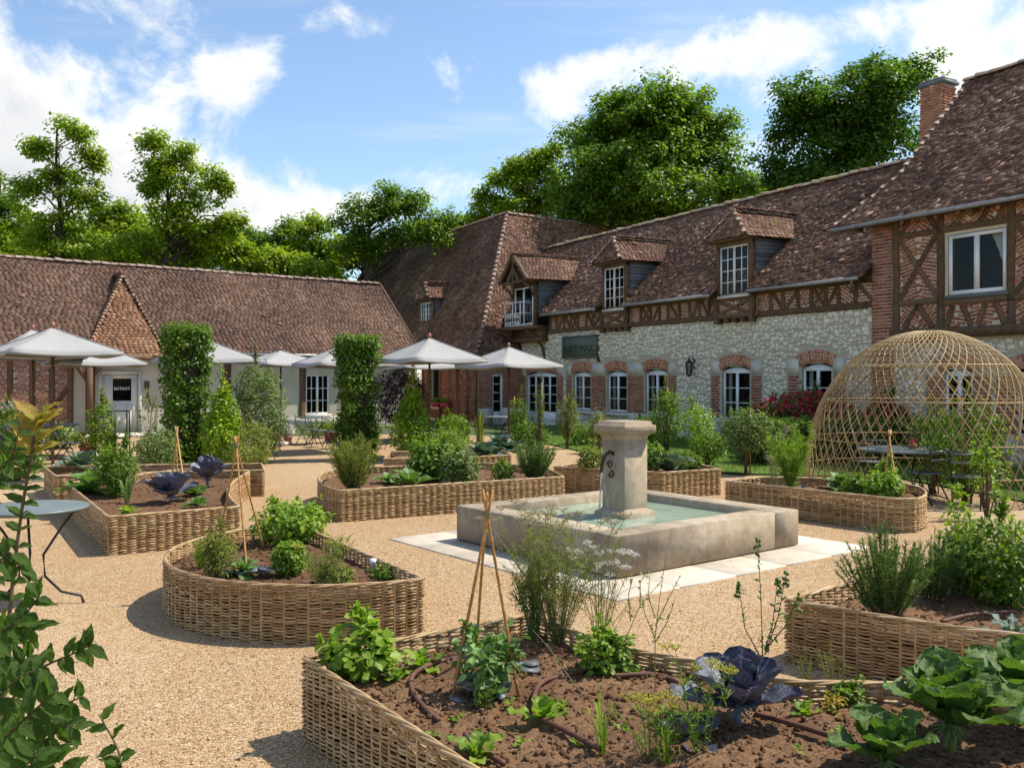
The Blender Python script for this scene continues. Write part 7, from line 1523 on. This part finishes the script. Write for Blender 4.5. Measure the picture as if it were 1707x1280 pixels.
def pot(label, u, v, r, plant, h=.35):
    p = G(u, v); t = thing('flower_pot', label, 'pot', p, 0, 'terracotta pots'); mb = MB(); mb.lathe([(0, 0), (r * .7, 0), (r * .95, r * 1.35), (r * 1.08, r * 1.36), (r * 1.08, r * 1.6), (r * .92, r * 1.6), (r * .9, r * 1.4), (0, r * 1.4)], sides=18); mb.obj('pot_body', M['terracotta'], t, True)
    lm = MB(); C = shape_pts(60, r * 2.6, h, 'egg'); C[:, 2] += r * 1.4; clump_leaves(lm, C, .06, 8, .07, .045); lm.obj('foliage', M[plant], t, kind='stuff')
for u, v, r, pl, lab in ((26, 772, .2, 'lf_herb', 'terracotta pot nearest the left picture edge'), (147, 765, .2, 'lf_olive', 'terracotta pot left of the iron frames'), (182, 758, .15, 'lf_herb', 'small terracotta pot behind the iron frames'), (459, 742, .2, 'lf_sage', 'terracotta pot beside the visible umbrella foot'), (552, 738, .22, 'lf_lime', 'terracotta pot left of the middle hornbeam column'), (480, 738, .13, 'petal_white', 'small pot with white blossoms beside the umbrella foot')): pot(lab, u, v, r, pl)
B_('lavender', 'grey-violet lavender clump on the left terrace', 16, 770, 715, 60, 'lf_sage', leaf=.05, n=220, k=8, cl=.1, cat='herb', extra=flowers('hatpurple', 22, .05)); B_('terrace_shrub', 'leafy shrub on the left terrace behind the tables', 95, 748, 705, 70, 'lf_herb', leaf=.08, n=220, k=8, cl=.12); B_('terrace_shrub', 'white-flowered shrub at the left picture edge on the terrace', 8, 758, 672, 50, 'lf_herb', leaf=.08, n=220, k=8, cl=.12, extra=flowers('petal_white', 8, .09)); B_('terrace_shrub', 'dark green shrub between narrow bed and terrace on the far left', 25, 800, 745, 90, 'lf_herb', leaf=.06, n=280, k=8, cl=.1)
B_('wall_shrub', 'low shrub at the foot of the white casement window', 530, 730, 705, 50, 'lf_sage', leaf=.06, n=140, k=8, cl=.1); B_('wall_shrub', 'low bush before the dark timbered wall, right of the bay shrub', 755, 745, 690, 60, 'lf_tree', leaf=.08, n=220, k=8, cl=.13); B_('wall_shrub', 'low bush under the rightmost umbrella', 880, 745, 705, 70, 'lf_dark', leaf=.08, n=220, k=8, cl=.13); B_('wall_shrub', 'fringe of green at the foot of the middle hornbeam column', 600, 752, 712, 74, 'lf_olive', leaf=.06, n=220, k=8, cl=.1)
B_('wall_shrub', 'low bush below the first small brick window', 965, 742, 705, 50, 'lf_herb', leaf=.07, n=160, k=8, cl=.11); B_('wall_shrub', 'dark shrub below the third brick window', 1065, 738, 700, 64, 'lf_dark', leaf=.08, n=240, k=8, cl=.12)
# ------------------------------------------------------------------ dome trellis
dc = T(1548, 14.7); DR, DH = 1.86, 2.62
dome = thing('dome_trellis', 'large lattice dome of split bamboo over a table, on the lawn at the right', 'trellis', (dc.x, dc.y, 0))
def dome_pt(az, z):
    f = max(0, min(1, z / DH)); s = f ** 1.0; r = DR * (1 - s ** 2.35) ** .5 * (1 + .02 * math.sin(3 * az)); return (r * math.cos(az), r * math.sin(az), z)
vaz = math.atan2(-dc.y, -dc.x)
def opening(az, z):
    d = (az - vaz + PI) % (2 * PI) - PI; return abs(d + .12) < .46 * (1 - max(0, z - .5) * .9) and z < 1.15
NS = 62
for fam in (-1, 1):
    for k in range(NS):
        a0 = 2 * PI * k / NS; run = []
        def flush(run):
            if len(run) > 2: mb = MB(); mb.tube(run, .008, 5); mb.obj('lath', M['lattice'], dome)
        for j in range(31):
            f = j / 30; z = DH * math.sin(f * PI / 2) * .995; az = a0 + fam * f * 1.28; p = dome_pt(az, z); p = (p[0] * (1 + .008 * fam), p[1] * (1 + .008 * fam), p[2] + random.uniform(-.004, .004))
            if opening(az, z): flush(run); run = []
            else: run.append(p)
        flush(run)
for z in (.42, .88, 1.5, 2.06):
    run = []
    for j in range(73):
        az = vaz + PI / 9 + 2 * PI * j / 72; p = dome_pt(az, z)
        if opening(az, z):
            if len(run) > 2: mb = MB(); mb.tube(run, .011, 5); mb.obj('hoop', M['lattice'], dome)
            run = []
        else: run.append(p)
    if len(run) > 2: mb = MB(); mb.tube(run, .011, 5); mb.obj('hoop', M['lattice'], dome)
t = thing('flower_pot', 'tiny pot with red flowers on the dome table', 'pot', (td.x + .05, td.y, td.z)); mb = MB(); mb.lathe([(0, 0), (.05, 0), (.065, .08), (0, .08)], sides=14); mb.obj('pot_body', M['terracotta'], t); lm = MB(); P = rng.normal(0, .03, (40, 3)) + np.array([0, 0, .11]); leaves(lm, P, rdir(40), rdir(40), .03, .02); lm.obj('blossoms', M['lf_red'], t, kind='stuff')
# ------------------------------------------------------------------ hornbeam twigs close to the camera on the left
NL = leafset('near', 'lf_near', 4, W=.54, cup=.16, curl=.20, wave=.03, serr=.10, nx=6, ny=18, point=True, crink=.008); NY = leafset('young', 'lf_young', 4, W=.54, cup=.25, curl=.22, wave=.04, serr=.06, nx=6, ny=14, point=True, crink=.008)
def twig(t, pts, n, size, lset, r=.004, spread=1.0, young=None, droop=.2):
    P = np.array([tuple(p) for p in pts]); mb = MB(); c = np.array(curve([tuple(p) for p in P], 5)); mb.tube(c, np.linspace(r, r * .4, len(c)), 6); mb.obj('twig', M['twig'], t)
    for i in range(n):
        f = (i + .6) / n; k = min(len(c) - 2, int(f * (len(c) - 1))); p = c[k]; tg = unit(c[k + 1] - c[k]); sd = np.cross(tg, [0, -1, .25]); sd = unit(sd) * (1 if i % 2 else -1); d = tg * .55 + sd * .8 * spread + np.array([random.uniform(-.3, .3), random.uniform(-.5, .3), random.uniform(-.3, .3) - droop]); up = np.array([random.uniform(-.4, .4), -.45, .8])
        yg = bool(young and f > .80); ls = young if yg else lset; d = d * (1, 1, .4) + np.array([0, 0, .55]) if yg else d; inst('leaf', ls[i % len(ls)], t, orient(p, d, up, size * random.uniform(.75, 1.2) * (1.75 if yg else 1)))
def NP(u, v, Y): return at(u, v, Y)
b0 = Vector((-1.22, 2.1, 0)); hb = thing('hornbeam_sapling', 'hornbeam sapling with yellowish top leaves close to the camera at the left edge', 'sapling', b0)
def q_(u, v, Y): return at(u, v, Y) - b0
twig(hb, [q_(-30, 1500, 2.1), q_(0, 1200, 2.15), q_(18, 1000, 2.2), q_(35, 860, 2.2), q_(52, 760, 2.2), q_(62, 690, 2.2)], 56, .044, NL, .006, 1.0, NY)
for pts, n in (([(0, 1190, 2.1), (60, 1120, 2.0), (120, 1090, 1.95), (150, 1075, 1.95)], 12), ([(-20, 1250, 2.0), (40, 1200, 1.9), (90, 1180, 1.85), (140, 1160, 1.85)], 12), ([(-30, 1330, 1.9), (30, 1260, 1.8), (80, 1230, 1.75), (115, 1205, 1.75)], 13), ([(-30, 1100, 2.0), (10, 1050, 1.95), (45, 1020, 1.9), (70, 985, 1.9)], 10), ([(-40, 1380, 1.85), (10, 1300, 1.75), (50, 1270, 1.7), (90, 1275, 1.7)], 12), ([(120, 1420, 1.9), (190, 1310, 1.9), (200, 1260, 1.9), (165, 1190, 1.9)], 7), ([(-40, 1200, 2.0), (0, 1140, 1.95), (30, 1110, 1.9), (55, 1090, 1.9)], 10), ([(-50, 1180, 1.9), (-10, 1080, 1.85), (20, 1040, 1.8), (60, 1050, 1.8)], 12), ([(-50, 1060, 1.9), (-10, 960, 1.9), (15, 920, 1.85), (40, 960, 1.85)], 10), ([(-50, 1290, 1.8), (20, 1220, 1.75), (70, 1200, 1.7), (130, 1215, 1.7)], 12), ([(-60, 1450, 1.6), (0, 1350, 1.55), (40, 1300, 1.55), (60, 1250, 1.55)], 12), ([(-60, 1340, 1.7), (0, 1240, 1.65), (50, 1190, 1.6), (95, 1150, 1.6)], 14), ([(-60, 1300, 1.75), (-10, 1180, 1.7), (30, 1130, 1.7), (70, 1115, 1.7)], 12), ([(-60, 1400, 1.65), (20, 1320, 1.6), (70, 1300, 1.6), (120, 1290, 1.6)], 12), ([(-40, 850, 2.15), (0, 780, 2.15), (20, 760, 2.1), (35, 700, 2.1)], 8)):
    twig(hb, [q_(*p) for p in pts], n + 9, .046, NL, .0035, 1.0, None)
